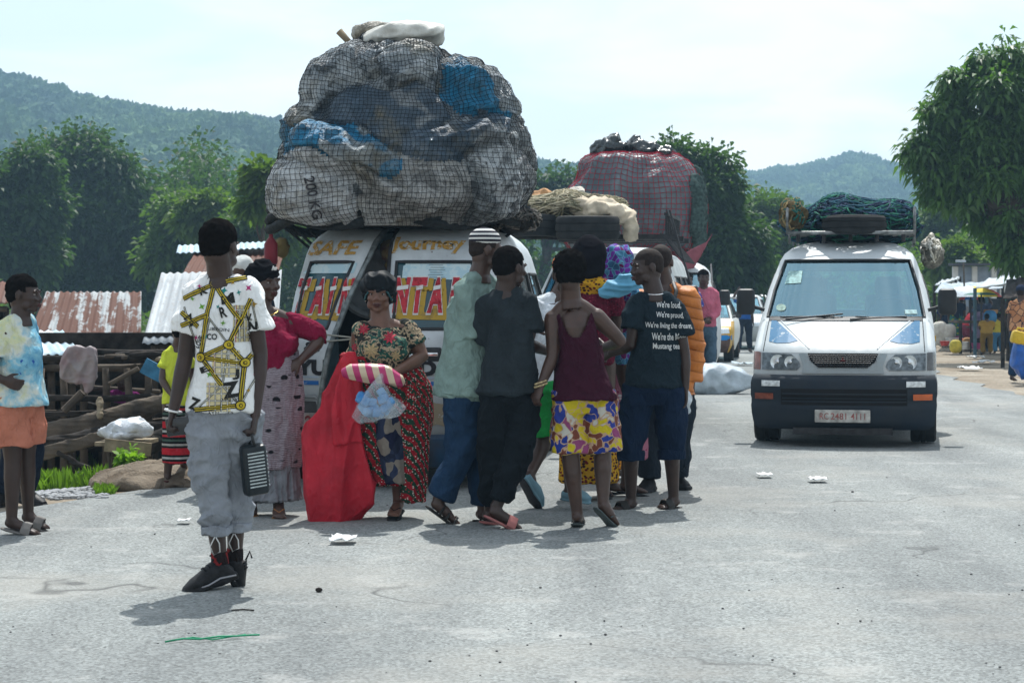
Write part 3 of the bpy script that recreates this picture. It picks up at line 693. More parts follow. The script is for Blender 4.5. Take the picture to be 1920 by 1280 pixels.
tree('yellow-tinged bushy tree behind the market at the right', 90, 1790, [(1780,410,34),(1760,440,40),(1820,430,45),(1850,470,50),(1790,480,50),(1740,480,40)], 1300, 14, .34, .28, .7, LM2, .3, seed=10)
tree('round light green bush right above the market tarps', 70, 1795, [(1795,485,26),(1770,500,22),(1815,495,22)], 420, 14, .28, .26, .4, LM3, .12, seed=11)
tree('dark green tree behind the market stalls at the right', 75, 1870, [(1860,470,60),(1900,440,60),(1940,480,70),(1880,520,50)], 1200, 14, .3, .26, .6, LM, .3, seed=12)
tree('large mango tree with drooping glossy leaves overhanging from the right edge', 42, 1960, [(1890,110,34),(1850,140,46),(1800,160,40),(1780,215,46),(1735,270,42),(1710,300,30),(1800,260,70),(1860,210,80),(1930,180,90),(1760,330,36),(1850,330,80),(1930,300,95),(1870,400,70),(1930,420,80),(1905,470,45),(1800,350,50),(1745,355,24)],
     2100, 14, .23, .18, .14, LM4, .4, seed=13, droop=.42, depth=.9, name='mango_tree', fill=.3)
# ------------------------------------------------------------------ vehicles
def paint(name, c, dirt=(.22,.18,.13), amt=.5, rough=.32, seed=0.0, low=.9):
    t = NT(name, rough, spec=.5); p = t.sep()
    n = t.noise(2.3, 7, .65, co=t.map(loc=(seed,seed,0))); g = t.math('MULTIPLY', t.ramp(n, [(.42,0),(.72,1)]), amt)
    lowm = t.math('MULTIPLY', t.math('SUBTRACT', low, p[2]), .9); lowm = t.ramp(t.math('ADD', lowm, t.math('MULTIPLY', t.noise(9,5), .4)), [(.2,0),(.75,1)])
    a = t.mix(g, c, tuple(x*.62 for x in c)); a = t.mix(t.math('MULTIPLY', lowm, .75*min(1,amt*1.6)), a, dirt)
    sc = t.ramp(t.noise(26, 6, .7), [(.66,0),(.69,1)]); a = t.mix(t.math('MULTIPLY', sc, amt), a, (.16,.11,.08)); t.col(a)
    t.inp(t.b, 'Roughness', t.ramp(n, [(.3, rough),(.75, min(1,rough+.35))])); t.bump(t.noise(3.1, 3), .25, .03); return t.m
def glass(name, tint=(.35,.45,.47), refl=.12, rough=.03, dirt=.15):
    t = NT(name); n, l = t.n, t.l; gl = n.new('ShaderNodeBsdfGlossy'); gl.inputs['Roughness'].default_value = rough; gl.inputs[0].default_value = (.50,.82,1,1)
    tr = n.new('ShaderNodeBsdfTransparent'); tr.inputs[0].default_value = (*tint, 1); df = n.new('ShaderNodeBsdfDiffuse'); df.inputs[0].default_value = (.45,.47,.45,1)
    fr = n.new('ShaderNodeFresnel'); fr.inputs[0].default_value = 1.5; ad = t.math('ADD', fr.outputs[0], refl)
    m1 = n.new('ShaderNodeMixShader'); l.new(ad, m1.inputs[0]); l.new(tr.outputs[0], m1.inputs[1]); l.new(gl.outputs[0], m1.inputs[2])
    m2 = n.new('ShaderNodeMixShader'); dn = t.ramp(t.noise(5, 7, .7), [(.35,0),(.8,dirt*2.4)]); l.new(dn, m2.inputs[0]); l.new(m1.outputs[0], m2.inputs[1]); l.new(df.outputs[0], m2.inputs[2])
    l.new(m2.outputs[0], n['Material Output'].inputs[0]); return t.m
WHITE = paint('van_paint_white', (.68,.72,.73)); TRIM = mk('black_plastic', (.018,.02,.022), .55, .4, 6, .3, 90, .002, spec=.4)
CHROME = mk('chrome', (.7,.7,.7), .18, .05, bump=0, metal=1); STEEL = mk('rusty_steel', (.11,.09,.08), .6, .5, 12, .4, 80, .003, c2=(.16,.07,.035)); DARKM = mk('dark_metal', (.03,.03,.032), .5, .4, 12, .3, 60, .002)
BUMP = mk('bumper_plastic', (.009,.018,.032), .5, .5, 3, .35, 60, .003, c2=(.024,.030,.036), lo=.3, hi=.75)
GLASS = glass('windscreen_glass', (.52,.80,.90), .24, dirt=.0); GLASSD = glass('dark_window_glass', (.10,.16,.18), .10, dirt=.22)
TYRE = mk('tyre_rubber', (.02,.021,.022), .8, .35, 9, .5, 90, .004); ORANGE = mk('indicator_orange', (.5,.10,.02), .25, .2, bump=0, spec=.6); REDL = mk('tail_red', (.3,.015,.012), .25, .2, bump=0, spec=.6)
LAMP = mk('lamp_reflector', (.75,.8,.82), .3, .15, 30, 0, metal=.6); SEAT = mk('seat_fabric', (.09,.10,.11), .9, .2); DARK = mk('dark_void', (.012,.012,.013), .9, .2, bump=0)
LENS = glass('lamp_lens', (.75,.8,.8), .06, dirt=.25)
class Body:
    """shell described by plan outlines at rising levels: (z, y_front, y_rear, half width, front sweep, rear sweep)"""
    def __init__(s, lv, pw=3.2): s.lv = lv; s.pw = pw; s.z = [l[0] for l in lv]
    def at(s, z):
        return [float(np.interp(z, s.z, [l[i] for l in s.lv])) for i in range(6)]
    def row(s, z, fu, ru, ns):
        _, yf, yr, w, cf, cr = s.at(z); P = []
        cor = lambda u: (w*math.copysign(min(1, abs(u)*(1+.0*abs(u))), u))
        for u in fu: P.append((cor(u)*(1-.04*abs(u)**6), yf+cf*abs(u)**s.pw, z))
        for i in range(1, ns): q = i/ns; bulge = .02*math.sin(q*math.pi); P.append((w*.96+w*.04*min(1, q*ns/1.0, (1-q)*ns/1.0)+bulge, yf+cf+(yr-cr-yf-cf)*q, z))
        for u in ru: P.append((cor(u)*(1-.04*abs(u)**6), yr-cr*abs(u)**s.pw, z))
        for i in range(1, ns): q = 1-i/ns; bulge = .02*math.sin(q*math.pi); P.append((-(w*.96+w*.04*min(1, q*ns/1.0, (1-q)*ns/1.0)+bulge), yf+cf+(yr-cr-yf-cf)*q, z))
        return P
    def make(s, zs, fcols, rcols, ns, cls, names, root, seals=(), inset=.012):
        """fcols(z)->u list left to right; rcols(z)->u list right to left; cls(kind, i, j, z)->part name"""
        rows = [s.row(z, fcols(z), rcols(z), ns) for z in zs]; nf = len(fcols(zs[0])); nr = len(rcols(zs[0])); n = len(rows[0])
        parts = {}
        def kind(j):
            if j < nf-1: return 'f', j
            if j < nf-1+ns: return 'r', j-(nf-1)
            if j < nf-1+ns+nr-1: return 'b', j-(nf-1+ns)
            return 'l', j-(nf-1+ns+nr-1)
        for i in range(len(zs)-1):
            for j in range(n):
                k, q = kind(j); c = cls(k, i, q, zs[i])
                if c: parts.setdefault(c, []).append((rows[i][j], rows[i][(j+1)%n], rows[i+1][(j+1)%n], rows[i+1][j]))
        # roof cap closes the top row
        top = rows[-1]; m = MB(); m.add(top, [tuple(range(n))])
        out = {}
        for c, qs in parts.items():
            bm = bmesh.new()
            for q in qs: bm.faces.new([bm.verts.new(p) for p in q])
            if c == names.get('_roof', 'body'): bm.faces.new([bm.verts.new(p) for p in top])
            bmesh.ops.remove_doubles(bm, verts=bm.verts, dist=.0005); bmesh.ops.recalc_face_normals(bm, faces=bm.faces); bm.normal_update()
            if sum((f.normal.dot(f.calc_center_median()-Vector((0,2,1.0)))) * f.calc_area() for f in bm.faces) < 0: bmesh.ops.reverse_faces(bm, faces=bm.faces); bm.normal_update()
            base = c.split('.')[0]
            if base in seals:
                loops = boundary(bm); 
                for v in bm.verts: v.co -= v.normal*inset
            me = bpy.data.meshes.new(base); bm.to_mesh(me)
            o = link(base, me, names[c] if c in names else names[base], root, smooth=False); auto(me, 40)
            if base in seals:
                sm = MB()
                for lp in loops: sm.tube(lp, .013, 6, closed=True)
                sm.build('window_seal', TRIM, o, True)
            bm.free(); out[c] = o
        return out
def boundary(bm):
    es = {}; 
    for e in bm.edges:
        if len(e.link_faces) == 1:
            for a, b in ((e.verts[0], e.verts[1]), (e.verts[1], e.verts[0])): es.setdefault(a, []).append(b)
    seen = set(); out = []
    for v in es:
        if v in seen: continue
        lp = [v]; seen.add(v); cur = v
        while True:
            nx = [q for q in es[cur] if q not in seen]
            if not nx: break
            cur = nx[0]; lp.append(cur); seen.add(cur)
        if len(lp) > 2: out.append([q.co.copy() for q in lp])
    return out
def wheel(root, x, y, r=.32, w=.2, rim=None, name='wheel', tilt=0):
    s = 1 if x > 0 else -1; M = Matrix.Translation((x,y,r)) @ Matrix.Rotation(R(90)*s,4,'Y')
    m = MB(); prof = [(r*.6,-w*.42),(r*.72,-w*.5),(r*.93,-w*.5),(r*.985,-w*.42),(r*.985,-w*.15),(r*.965,-w*.13),(r*.965,-w*.1),(r,-w*.08),(r,w*.08),(r*.965,w*.1),(r*.965,w*.13),(r*.985,w*.15),(r*.985,w*.42),(r*.93,w*.5),(r*.72,w*.5),(r*.6,w*.42)]
    m.lathe(prof, M, 28); t = m.build('wheel', TYRE, root, smooth='auto')
    m = MB(); m.lathe([(0,w*.2),(r*.12,w*.24),(r*.2,w*.2),(r*.45,w*.3),(r*.58,w*.42),(r*.62,w*.44),(r*.62,-w*.4)], M, 20); m.build('rim', rim or STEEL, t, smooth='auto')
    return t
def seats(root, ys, z=.55, xs=(-.38,.38), h=.75):
    for y in ys:
        for x in xs:
            m = MB(); m.box((x,y,z),(.46,.5,.16),bev=.05); m.box((x,y+.26,z+h*.45),(.46,.14,h*.8),rx=R(-12),bev=.05); m.box((x,y+.36,z+h*.95),(.26,.11,.2),bev=.04); m.build('seat', SEAT, root, smooth='auto')
def mirror(root, x, y, z, s, big=1.0):
    m = MB(); m.box((x+s*.16,y,z),(.17*big,.10,.24*big),bev=.045); m.bar((x-s*.02,y+.03,z-.08),(x+s*.12,y+.02,z-.04),.018); m.build('mirror', TRIM, root, smooth='auto')
def rack(root, x0, x1, y0, y1, z, h=.16, n=6, mat=None, r=.017):
    m = MB()
    m.tube([(x0,y0,z),(x1,y0,z),(x1,y1,z),(x0,y1,z)], r, 8, closed=True); m.tube([(x0,y0,z+h),(x0,y1,z+h),(x1,y1,z+h),(x1,y0,z+h)], r, 8)
    for i in range(n+1):
        y = y0+(y1-y0)*i/n; m.bar((x0,y,z-.005),(x1,y,z-.005),r*.8)
        for x in (x0,x1): m.bar((x,y,z-.1 if i%2 else z),(x,y,z+h),r*.8)
    return m.build('roof_rack', mat or DARKM, root, smooth=True)
VANLV = [(.28,.12,4.5,.78,.12,.08),(.42,.07,4.55,.83,.16,.1),(.66,.05,4.57,.845,.2,.12),(.86,.09,4.58,.845,.24,.12),(.90,.13,4.58,.84,.24,.12),(1.0,.34,4.57,.835,.26,.12),(1.10,.58,4.56,.83,.27,.12),(1.18,.80,4.55,.82,.26,.12),
         (1.45,1.14,4.5,.765,.24,.14),(1.74,1.50,4.4,.67,.2,.16),(1.81,1.66,4.34,.635,.16,.16),(1.87,1.88,4.25,.57,.14,.15),(1.92,2.15,4.1,.47,.1,.1),(1.95,2.5,3.9,.34,.06,.06),(1.965,2.9,3.6,.16,.03,.03)]
ZS = [.28,.35,.42,.5,.58,.66,.7,.74,.78,.82,.86,.90,.95,1.0,1.05,1.10,1.14,1.18,1.22,1.3,1.38,1.45,1.52,1.6,1.67,1.74,1.775,1.81,1.84,1.87,1.9,1.92,1.935,1.95,1.965]
FU = [-1,-.99,-.965,-.94,-.86,-.75,-.62,-.5,-.38,-.25,-.12,0,.12,.25,.38,.5,.62,.75,.86,.94,.965,.99,1]
def std_cls(k, i, q, z):
    if k == 'f' and 1.18 <= z < 1.74 and 3 <= q <= 18: return 'windscreen'
    if k == 'f' and .86 <= z < 1.14 and 3 <= q <= 18: return 'bonnet'
    if k in 'rl':
        qq = q if k == 'r' else 19-q
        if 1.22 <= z < 1.6 and 2 <= qq <= 16 and qq not in (6, 11): return 'side_window.%s%d' % (k, 0 if qq < 6 else 1 if qq < 11 else 2)
    if k == 'b' and 1.22 <= z < 1.67 and 4 <= q <= 17: return 'rear_window'
    return 'body'
def van(root, mat, bonnet=None, cls=std_cls, lv=VANLV, rim=None, gl=None):
    B = Body(lv); nm = {'body': mat, 'bonnet': bonnet or mat, 'windscreen': gl or GLASS, 'side_window': GLASSD, 'rear_window': GLASS}
    P = B.make(ZS, lambda z: FU, lambda z: FU[::-1], 20, cls, nm, root, seals=('windscreen','side_window','rear_window'))
    m = MB(); m.box((0,2.4,.36),(1.5,4.1,.12)); m.build('floor_pan', DARKM, root)
    return B, P

# ---- the oncoming white van on the right
V7 = thing('van', 'white oncoming van with blue triangles on its bonnet and a roof rack', 'van', at(1580,YH,18.25)*1.0, R(-11)); V7.location.z = 0
bmat = paint('bonnet_paint', (.33,.38,.40), amt=.35, seed=4.0)
Bv, Pv = van(V7, paint('oncoming_van_paint', (.58,.62,.63), amt=.55, seed=2.0), bmat)
vb = bvh_multi([Pv['body'].data, Pv['bonnet'].data]); X_, Z_ = (1,0,0), (0,0,1)
for v in Pv['bonnet'].data.vertices: v.co.y -= .004
BLUE = mk('worn_blue_paint', (.03,.17,.36), .4, .3, 8, .2)
t = NT('blue_worn_decal', .4); msk = t.ramp(t.noise(16, 6, .7), [(.60,0),(.62,1)]); t.col(t.mix(msk, (.008,.12,.25), (.36,.41,.43))); BLUEW = t.m
for s in (-1,1):
    tri = [(s*.70,1.155),(s*.67,1.16),(s*.42,.965),(s*.50,.945),(s*.62,.94),(s*.695,.955)]
    decal('blue_triangle', poly_bm([tri]), (0,0,0), X_, Z_, vb, BLUEW, V7, .006, .02)
    for a, b in (((s*.64,1.172),(s*.31,.90)),): 
        decal('white_stripe', poly_bm([[(a[0]-.006,a[1]),(a[0]+.006,a[1]),(b[0]+.006,b[1]),(b[0]-.006,b[1])]]), (0,0,0), X_, Z_, vb, mk('stripe_white',(.52,.56,.58),.4,bump=0), V7, .008, .03)
    # bonnet seam
    decal('panel_gap', poly_bm([[(s*.735,.868),(s*.742,.868),(s*.728,1.17),(s*.721,1.17)]]), (0,0,0), X_, Z_, vb, DARK, V7, .005, .03)
    # head lamp: housing, two reflectors, indicator
    hl = decal('headlight', poly_bm([[(s*.745,.855),(s*.745,.70),(s*.42,.70),(s*.385,.735),(s*.40,.78),(s*.47,.845)]]), (0,0,0), X_, Z_, vb, mk('lamp_housing',(.16,.18,.19),.3,.5,20,0,metal=.6), V7, .008, .02)
    for cx, r in ((.60,.066),(.48,.055)):
        yq = vb.ray_cast(Vector((s*cx,-1,.775)), Vector((0,1,0)))[0].y; m = MB(); M = Matrix.Translation((s*cx,yq-.004,.775)) @ Matrix.Rotation(R(90),4,'X')
        m.lathe([(r,.0),(r*1.02,.008),(r*.93,.006),(r*.8,.001),(r*.45,-.0),(r*.25,.004),(r*.1,.012),(.0,.013)], M, 22); m.build('reflector', LAMP, hl, smooth='auto')
        m = MB(); M2 = Matrix.Translation((s*cx,yq-.014,.775)); m.ball((s*cx,yq-.016,.775),(.017,.012,.017),10); m.build('bulb', CHROME, hl, True)
    decal('corner_lamp', poly_bm([[(s*.76,.86),(s*.83,.865),(s*.835,.70),(s*.76,.70)]]), (0,0,0), X_, Z_, vb, mk('corner_lens',(.30,.12,.09),.25,.4,9,0,spec=.6) if s < 0 else mk('corner_lens_grey',(.09,.085,.08),.25,.4,9,0,spec=.6), V7, .008, .03)
    mirror(V7, s*.80, 1.0, 1.33, s, 1.05)
grl = decal('grille', poly_bm([[(-.32,.855),(.32,.855),(.29,.78),(.22,.725),(-.22,.725),(-.29,.78)]]), (0,0,0), X_, Z_, vb, DARK, V7, .010, .03)
m = MB()
for i in range(7):
    z = .735+.018*i; hw_ = .22+(.1*(z-.725)/.13); m.bar((-hw_,.03,z),(hw_,.03,z),.0035,6)
for i in range(25): x = -.3+.025*i; m.bar((x,.032,.735 if abs(x)<.22 else .79),(x,.036,.85),.0025,4)
m.build('grille_mesh', DARKM, grl)
m = MB()   # three-pointed emblem in the grille
for a in (90,210,330): 
    q = R(a); m.prism([(0,0),(.012*math.cos(q+1),.012*math.sin(q+1)),(.034*math.cos(q),.034*math.sin(q)),(.012*math.cos(q-1),.012*math.sin(q-1))], lambda u,v: (u,.015,.80+v), lambda u,v: (u,.025,.80+v))
m.build('emblem', mk('emblem_red',(.12,.03,.03),.4,.2,bump=0), grl)
decal('grille_surround', poly_bm([[(-.40,.85),(-.335,.858),(-.30,.78),(-.225,.722),(.225,.722),(.30,.78),(.335,.858),(.40,.85),(.36,.74),(.37,.67),(-.37,.67),(-.36,.74)]]), (0,0,0), X_, Z_, vb, bmat, V7, .014, .03)
# bumper: wraps the corners
BL = [(.16,.03,4,.80,.13,.1),(.20,-.02,4,.845,.16,.1),(.30,-.05,4,.865,.18,.1),(.38,-.06,4,.872,.19,.1),(.40,-.05,4,.868,.19,.1),(.44,-.05,4,.868,.19,.1),(.47,-.065,4,.875,.19,.1),(.58,-.065,4,.875,.2,.1),(.63,-.045,4,.865,.2,.1),(.66,.0,4,.85,.2,.1)]
Bb = Body(BL); rows = []
for z in [.16,.20,.25,.30,.34,.38,.40,.44,.47,.52,.58,.61,.63,.66]:
    _, yf, yr, w_, cf, cr = Bb.at(z); r_ = [(w_*.97+.012, yf+cf+.42, z)]
    r_ += [(w_*u*(1-.03*abs(u)**6), yf+cf*abs(u)**3.2, z) for u in np.linspace(1,-1,41)]; r_ += [(-w_*.97-.012, yf+cf+.42, z)]; rows.append(r_)
m = MB(); nc = len(rows[0]); m.add([p for r_ in rows for p in r_], [(i*nc+j, i*nc+j+1, (i+1)*nc+j+1, (i+1)*nc+j) for i in range(len(rows)-1) for j in range(nc-1)])
bp = m.build('bumper', BUMP, V7, smooth='auto'); bb = bvh_of(bp.data)
def slot(x0, x1, z0, z1, mat, nm='slot', off=.004): return decal(nm, poly_bm([[(x0,z0),(x1,z0),(x1,z1),(x0,z1)]]), (0,0,0), X_, Z_, bb, mat, bp, off, .04)
slot(-.56,.58,.385,.535,DARK,'air_intake')
for z in (.42,.455,.49): slot(-.55,.57,z-.006,z+.006,BUMP,'intake_bar',.012)
m = MB(); m.box((-.06,.0,.40),(.03,.06,.14)); m.box((.0,.1,.15),(.9,.3,.06)); m.build('lower_valance', DARKM, V7)
for s in (-1,1):
    slot(s*.60-.075*1, s*.60+.075, .435+.0, .49, ORANGE if s > 0 else mk('indicator_faded',(.22,.06,.035),.4,.4,12,0), 'indicator', .012) if False else slot(min(s*.63,s*.80), max(s*.63,s*.80), .435, .49, ORANGE if s > 0 else mk('indicator_faded',(.22,.06,.035),.4,.4,12,0), 'indicator', .012)
    slot(min(s*.57,s*.74), max(s*.57,s*.74), .555, .605, mk('reflector_white',(.62,.64,.63),.5,.25,30,0), 'reflector_patch', .008)
m = MB(); m.box((.0,-.085,.29),(.50,.015,.115),bev=.006); pl = m.build('number_plate', mk('plate_white',(.42,.41,.38),.5,.35,12,.2), V7)
for tx_, xo, wd in (('RC',-.165,.08),('2481',-.035,.14),('4111',.14,.13)): decal('plate_characters', text_bm(tx_, 1, .004), (xo,-.09,.29), X_, Z_, bvh_of(pl.data), mk('plate_red',(.30,.10,.09),.5,.4,30,0), pl, .003, .03, fit=(wd,.06))
for x in (-.72,.72):
    for y in (.78,3.55): wheel(V7, x*1.015, y, .315, .235, STEEL)
m = MB(); 
for a, b in (((-.56,.70,1.165),(-.02,.80,1.215)),((.05,.70,1.165),(.58,.86,1.19))):
    for (p, q, r_) in ((a,b,.008),): m.bar(p, q, r_); m.bar((p[0],p[1]-.01,p[2]-.01),(lerp(p,q,.9)), .005)
m.bar((-.1,.76,1.19),(-.62,.86,1.185),.007); m.bar((.1,.76,1.19),(.62,.92,1.165),.007); m.build('wipers', TRIM, V7)
decal('cowl', poly_bm([[(-.72,1.145),(.72,1.145),(.72,1.178),(-.72,1.178)]]), (0,0,0), X_, Z_, vb, TRIM, V7, .009, .05)
seats(V7, (1.55,2.5,3.4), .72, (-.4,.4), .8); 
m = MB(); m.box((0,1.12,1.02),(1.44,.5,.2),bev=.08); m.ball((.42,1.2,1.1),(.24,.2,.08)); m.build('dashboard', mk('dash_grey',(.06,.07,.075),.7,.3), V7, smooth='auto')
m = MB(); M = Matrix.Translation((.40,1.42,1.2)) @ Matrix.Rotation(R(-62),4,'X'); m.tube([M @ Vector((.19*math.cos(a),.19*math.sin(a),0)) for a in np.linspace(0,6.0,22)], .014, 6, closed=True); m.build('steering_wheel', TRIM, V7, True)
wsb = bvh_of(Pv['windscreen'].data)
def wsd(nm, poly, c): decal(nm, poly_bm([poly]), (0,0,0), X_, Z_, wsb, mk(nm+'_ink', c, .5, .3, 30, 0), Pv['windscreen'], .006, .05)
wsd('inspection_sticker', [(-.60,1.50),(-.44,1.51),(-.43,1.63),(-.57,1.63)], (.30,.48,.46)); wsd('small_sticker', [(.56,1.21),(.68,1.21),(.67,1.25),(.56,1.25)], (.35,.5,.5)); wsd('round_sticker', [(-.62+.05*math.cos(a),1.27+.035*math.sin(a)) for a in np.linspace(0,6.28,12,False)], (.3,.42,.36))
rack(V7, -.60, .66, 1.75, 4.3, 2.02, .24, 6, mk('rack_steel',(.18,.19,.19),.4,.5,14,.2,metal=.6))
for x in np.linspace(-.5,.55,5): m = MB(); m.bar((x,1.9,1.93),(x,1.9,2.03),.02); m.build('rack_foot', DARKM, V7)
def local(o, p): return o.matrix_basis @ Vector(p)
def ring_tyre(label, loc, r=.33, w=.2, rz=0, tilt=0, group=None, M0=None):
    m = MB(); prof = [(r*.58,-w*.3),(r*.62,-w*.42),(r*.75,-w*.5),(r*.92,-w*.47),(r*.98,-w*.36),(r*.985,-w*.2),(r*.965,-w*.18),(r*.965,-w*.14),(r,-w*.12),(r,w*.12),(r*.965,w*.14),(r*.965,w*.18),(r*.985,w*.2),(r*.98,w*.36),(r*.92,w*.47),(r*.75,w*.5),(r*.62,w*.42),(r*.58,w*.3)]
    m.lathe(prof, Matrix.Rotation(tilt,4,'X'), 40); o = m.build('spare_tyre', TYRE, None, smooth='auto', loc=loc); o.rotation_euler.z = rz
    return tag(o, label, 'tyre', group)
ring_tyre('single spare tyre lying flat on the front of the oncoming white van\'s roof rack', local(V7,(.06,1.98,2.10)), .325, .2, 0)
# tangled netting and rope heap on the rack
def rope_heap(name, label, c, size, cols, n, seed, rz=0, r=.008):
    rg = np.random.RandomState(seed); root = thing(name, label, 'netting', c, rz)
    m = MB(); m.ball((0,0,0), (size[0]*.86,size[1]*.86,size[2]*.7), 20)
    link('netting_core', fuse(m, 'netting_core', .03, 2, [(.05,7,(1,1,1),seed,False),(.03,20,(1,1,1),seed+1,True)]), mk('net_core_%s%d' % (name, seed), tuple(x*.35 for x in cols[0]), .95, .5, 20, .9, 60, .02), root)
    for ci, col in enumerate(cols):
        m = MB()
        for i in range(n):
            a = rg.rand()*6.28; th = rg.rand()*1.5; p = np.array([math.sin(th)*math.cos(a), math.sin(th)*math.sin(a), math.cos(th)]); pts = []; d_ = rg.normal(size=3)
            for k in range(9):
                d_ = d_*.75+rg.normal(size=3)*.55; p = p+d_*.16; p[2] = max(p[2], -.55); p /= np.linalg.norm(p); q = p*(1+.10*rg.rand()+.12*math.sin(p[0]*7+seed)*(p[2]>0)); pts.append((q[0]*size[0], q[1]*size[1], q[2]*size[2]))
            m.tube(pts, r*rg.uniform(.6,1.3), 5)
        m.build('rope', mk('rope_%s_%d_%d' % (name, ci, seed), col, .9, .3, 20, .2), root, True)
    return root
rope_heap('netting', 'dark blue-green heap of tangled fishing net in the oncoming van\'s roof rack', local(V7,(.02,2.95,2.13)), (.68,1.0,.29), [(.02,.08,.12),(.015,.03,.07),(.02,.13,.09)], 170, 3, R(-11))
rope_heap('rope', 'frayed tan rope bundle at the left corner of the oncoming van\'s rack', local(V7,(-.56,2.0,2.2)), (.12,.2,.17), [(.30,.22,.10),(.18,.15,.08),(.02,.12,.10)], 40, 5, R(-11))
rope_heap('rags', 'frayed cream rags tied on the right-hand side of the oncoming white van', local(V7,(.84,3.0,1.84)), (.09,.34,.17), [(.60,.57,.48),(.40,.37,.30),(.68,.67,.62)], 26, 33, R(-11), .012)
# side colours seen edge-on: number stickers
for (y, z, c, sz) in ((1.0,.98,(.5,.3,.05),.05),(1.05,.86,(.03,.1,.4),.05),(1.3,.75,(.45,.05,.04),.06),(2.1,.8,(.03,.12,.4),.08)):
    m = MB(); m.box((.848,y,z),(.012,.1,sz)); m.build('side_sticker', mk('stk%d' % int(y*100), c, .5, bump=0), V7)

# ---- generic neighbours
def rear_cols(z): return FU[::-1]
V2 = thing('van', 'pale minibus with tyres on its roof, half hidden by the crowd', 'van', at(1112,YH,21.0), R(-9)); V2.location.z = 0
van(V2, paint('pale_van_paint', (.52,.56,.56), amt=.8, seed=7.0)); seats(V2, (1.6,2.6), .7)
for x in (-.72,.72):
    for y in (.78,3.55): wheel(V2, x, y)
for s in (-1,1):
    mirror(V2, s*.80, 1.0, 1.38, s, 1.0)
    for nm, c in (('headlight', LAMP),): m = MB(); m.ball((s*.62,.16,.78),(.13,.06,.075),14); m.build(nm, c, V2, True)
m = MB(); m.box((0,.03,.5),(1.72,.22,.26),bev=.07); m.build('bumper', BUMP, V2, smooth='auto')
m = MB(); m.box((0,.09,.78),(.8,.06,.1),bev=.02); m.build('grille', DARK, V2, smooth='auto')
# wooden slat rack standing up on the roof
m = MB()
m.box((.0,1.95,2.06),(1.5,.07,.06)); m.box((.0,2.9,2.06),(1.5,.07,.06)); m.box((.0,3.8,2.06),(1.5,.07,.06))
for i in range(9): y = 1.95+.23*i; m.box((.62,y,2.20),(.03,.025,.24)); m.bar((.55,y,2.10),(.82,y-.08,1.78),.012)
m.box((.62,2.9,2.32),(.05,2.0,.03)); m.bar((.66,1.9,2.36),(.92,1.6,1.5),.012); m.bar((.60,2.2,2.38),(.88,1.9,1.6),.012); m.build('roof_rack', DARKM, V2)
ring_tyre('right-hand tyre of the pair lying on the pale minibus roof', at(1102,427,22.6), .37, .27, 0, R(2), 'tyres on the pale minibus')
ring_tyre('left-hand tyre, wrapped in cord, of the pair on the pale minibus roof', at(1000,425,23.0), .32, .26, 0, R(-3), 'tyres on the pale minibus')
rope_heap('rope', 'dry straw and cord heap piled above the two tyres on the pale minibus', at(1065,393,23.3), (.62,.5,.20), [(.30,.26,.17),(.20,.19,.12),(.40,.36,.26)], 130, 8)
def cloth_lump(name, label, c, blobs, mat, cat, seed=1, amp=.03, vox=.02, rz=0):
    m = MB(); 
    for b, r_ in blobs: m.ball(b, r_, 16)
    o = link(name, fuse(m, name, vox, 2, [(amp,9,(1,1,1),seed,True),(amp*.5,25,(1,1,1),seed+1,True)]), mat); o.location = c; o.rotation_euler.z = rz; return tag(o, label, cat)
CREAM = mk('sackcloth_cream', (.62,.53,.40), .85, .3, 5, .4, 120, .004)
cloth_lump('sack', 'empty cream sack draped over the right end of the straw heap', at(1128,393,22.9), [((-.05,0,0),(.26,.22,.13)),((.2,-.05,-.06),(.16,.16,.12)),((.33,-.1,-.2),(.08,.1,.17)),((-.22,0,.02),(.16,.15,.12))], CREAM, 'sack', 4)
cloth_lump('sack', 'small white sack crumpled on top of the straw heap', at(1082,372,23.2), [((0,0,0),(.12,.12,.15)),((.05,0,-.1),(.13,.12,.1))], cloth('sack_offwhite', (.6,.57,.5)), 'sack', 6)
cloth_lump('basket_heap', 'brown and tan round baskets tipped beside the big netted load', at(1012,372,23.6), [((-.06,0,0),(.11,.1,.07)),((.08,0,.02),(.09,.1,.08)),((-.08,0,-.12),(.16,.12,.09))], mk('basket_tan', (.42,.24,.12), .85, .4, 8, .6, 90, .01), 'baskets', 9)

V3 = thing('van', 'white round-roofed van carrying the red netted load', 'van', at(1238,YH,30.3), R(-7)); V3.location.z = 0
van(V3, paint('white_van_paint2', (.55,.59,.61), amt=.3, seed=11.0)); seats(V3, (1.6,2.6), .7)
for x in (-.72,.72):
    for y in (.78,3.55): wheel(V3, x, y)
for s in (-1,1): 
    mirror(V3, s*.8, 1.0, 1.35, s); m = MB(); m.ball((s*.62,.16,.78),(.13,.06,.075),14); m.build('headlight', LAMP, V3, True)
m = MB(); m.box((0,.03,.5),(1.72,.22,.26),bev=.07); m.build('bumper', BUMP, V3, smooth='auto')
for s in (-1,1): m = MB(); m.bar((s*.7,3.0,1.9),(s*.78,1.0,1.3),.015); m.build('tie_rope', DARKM, V3)

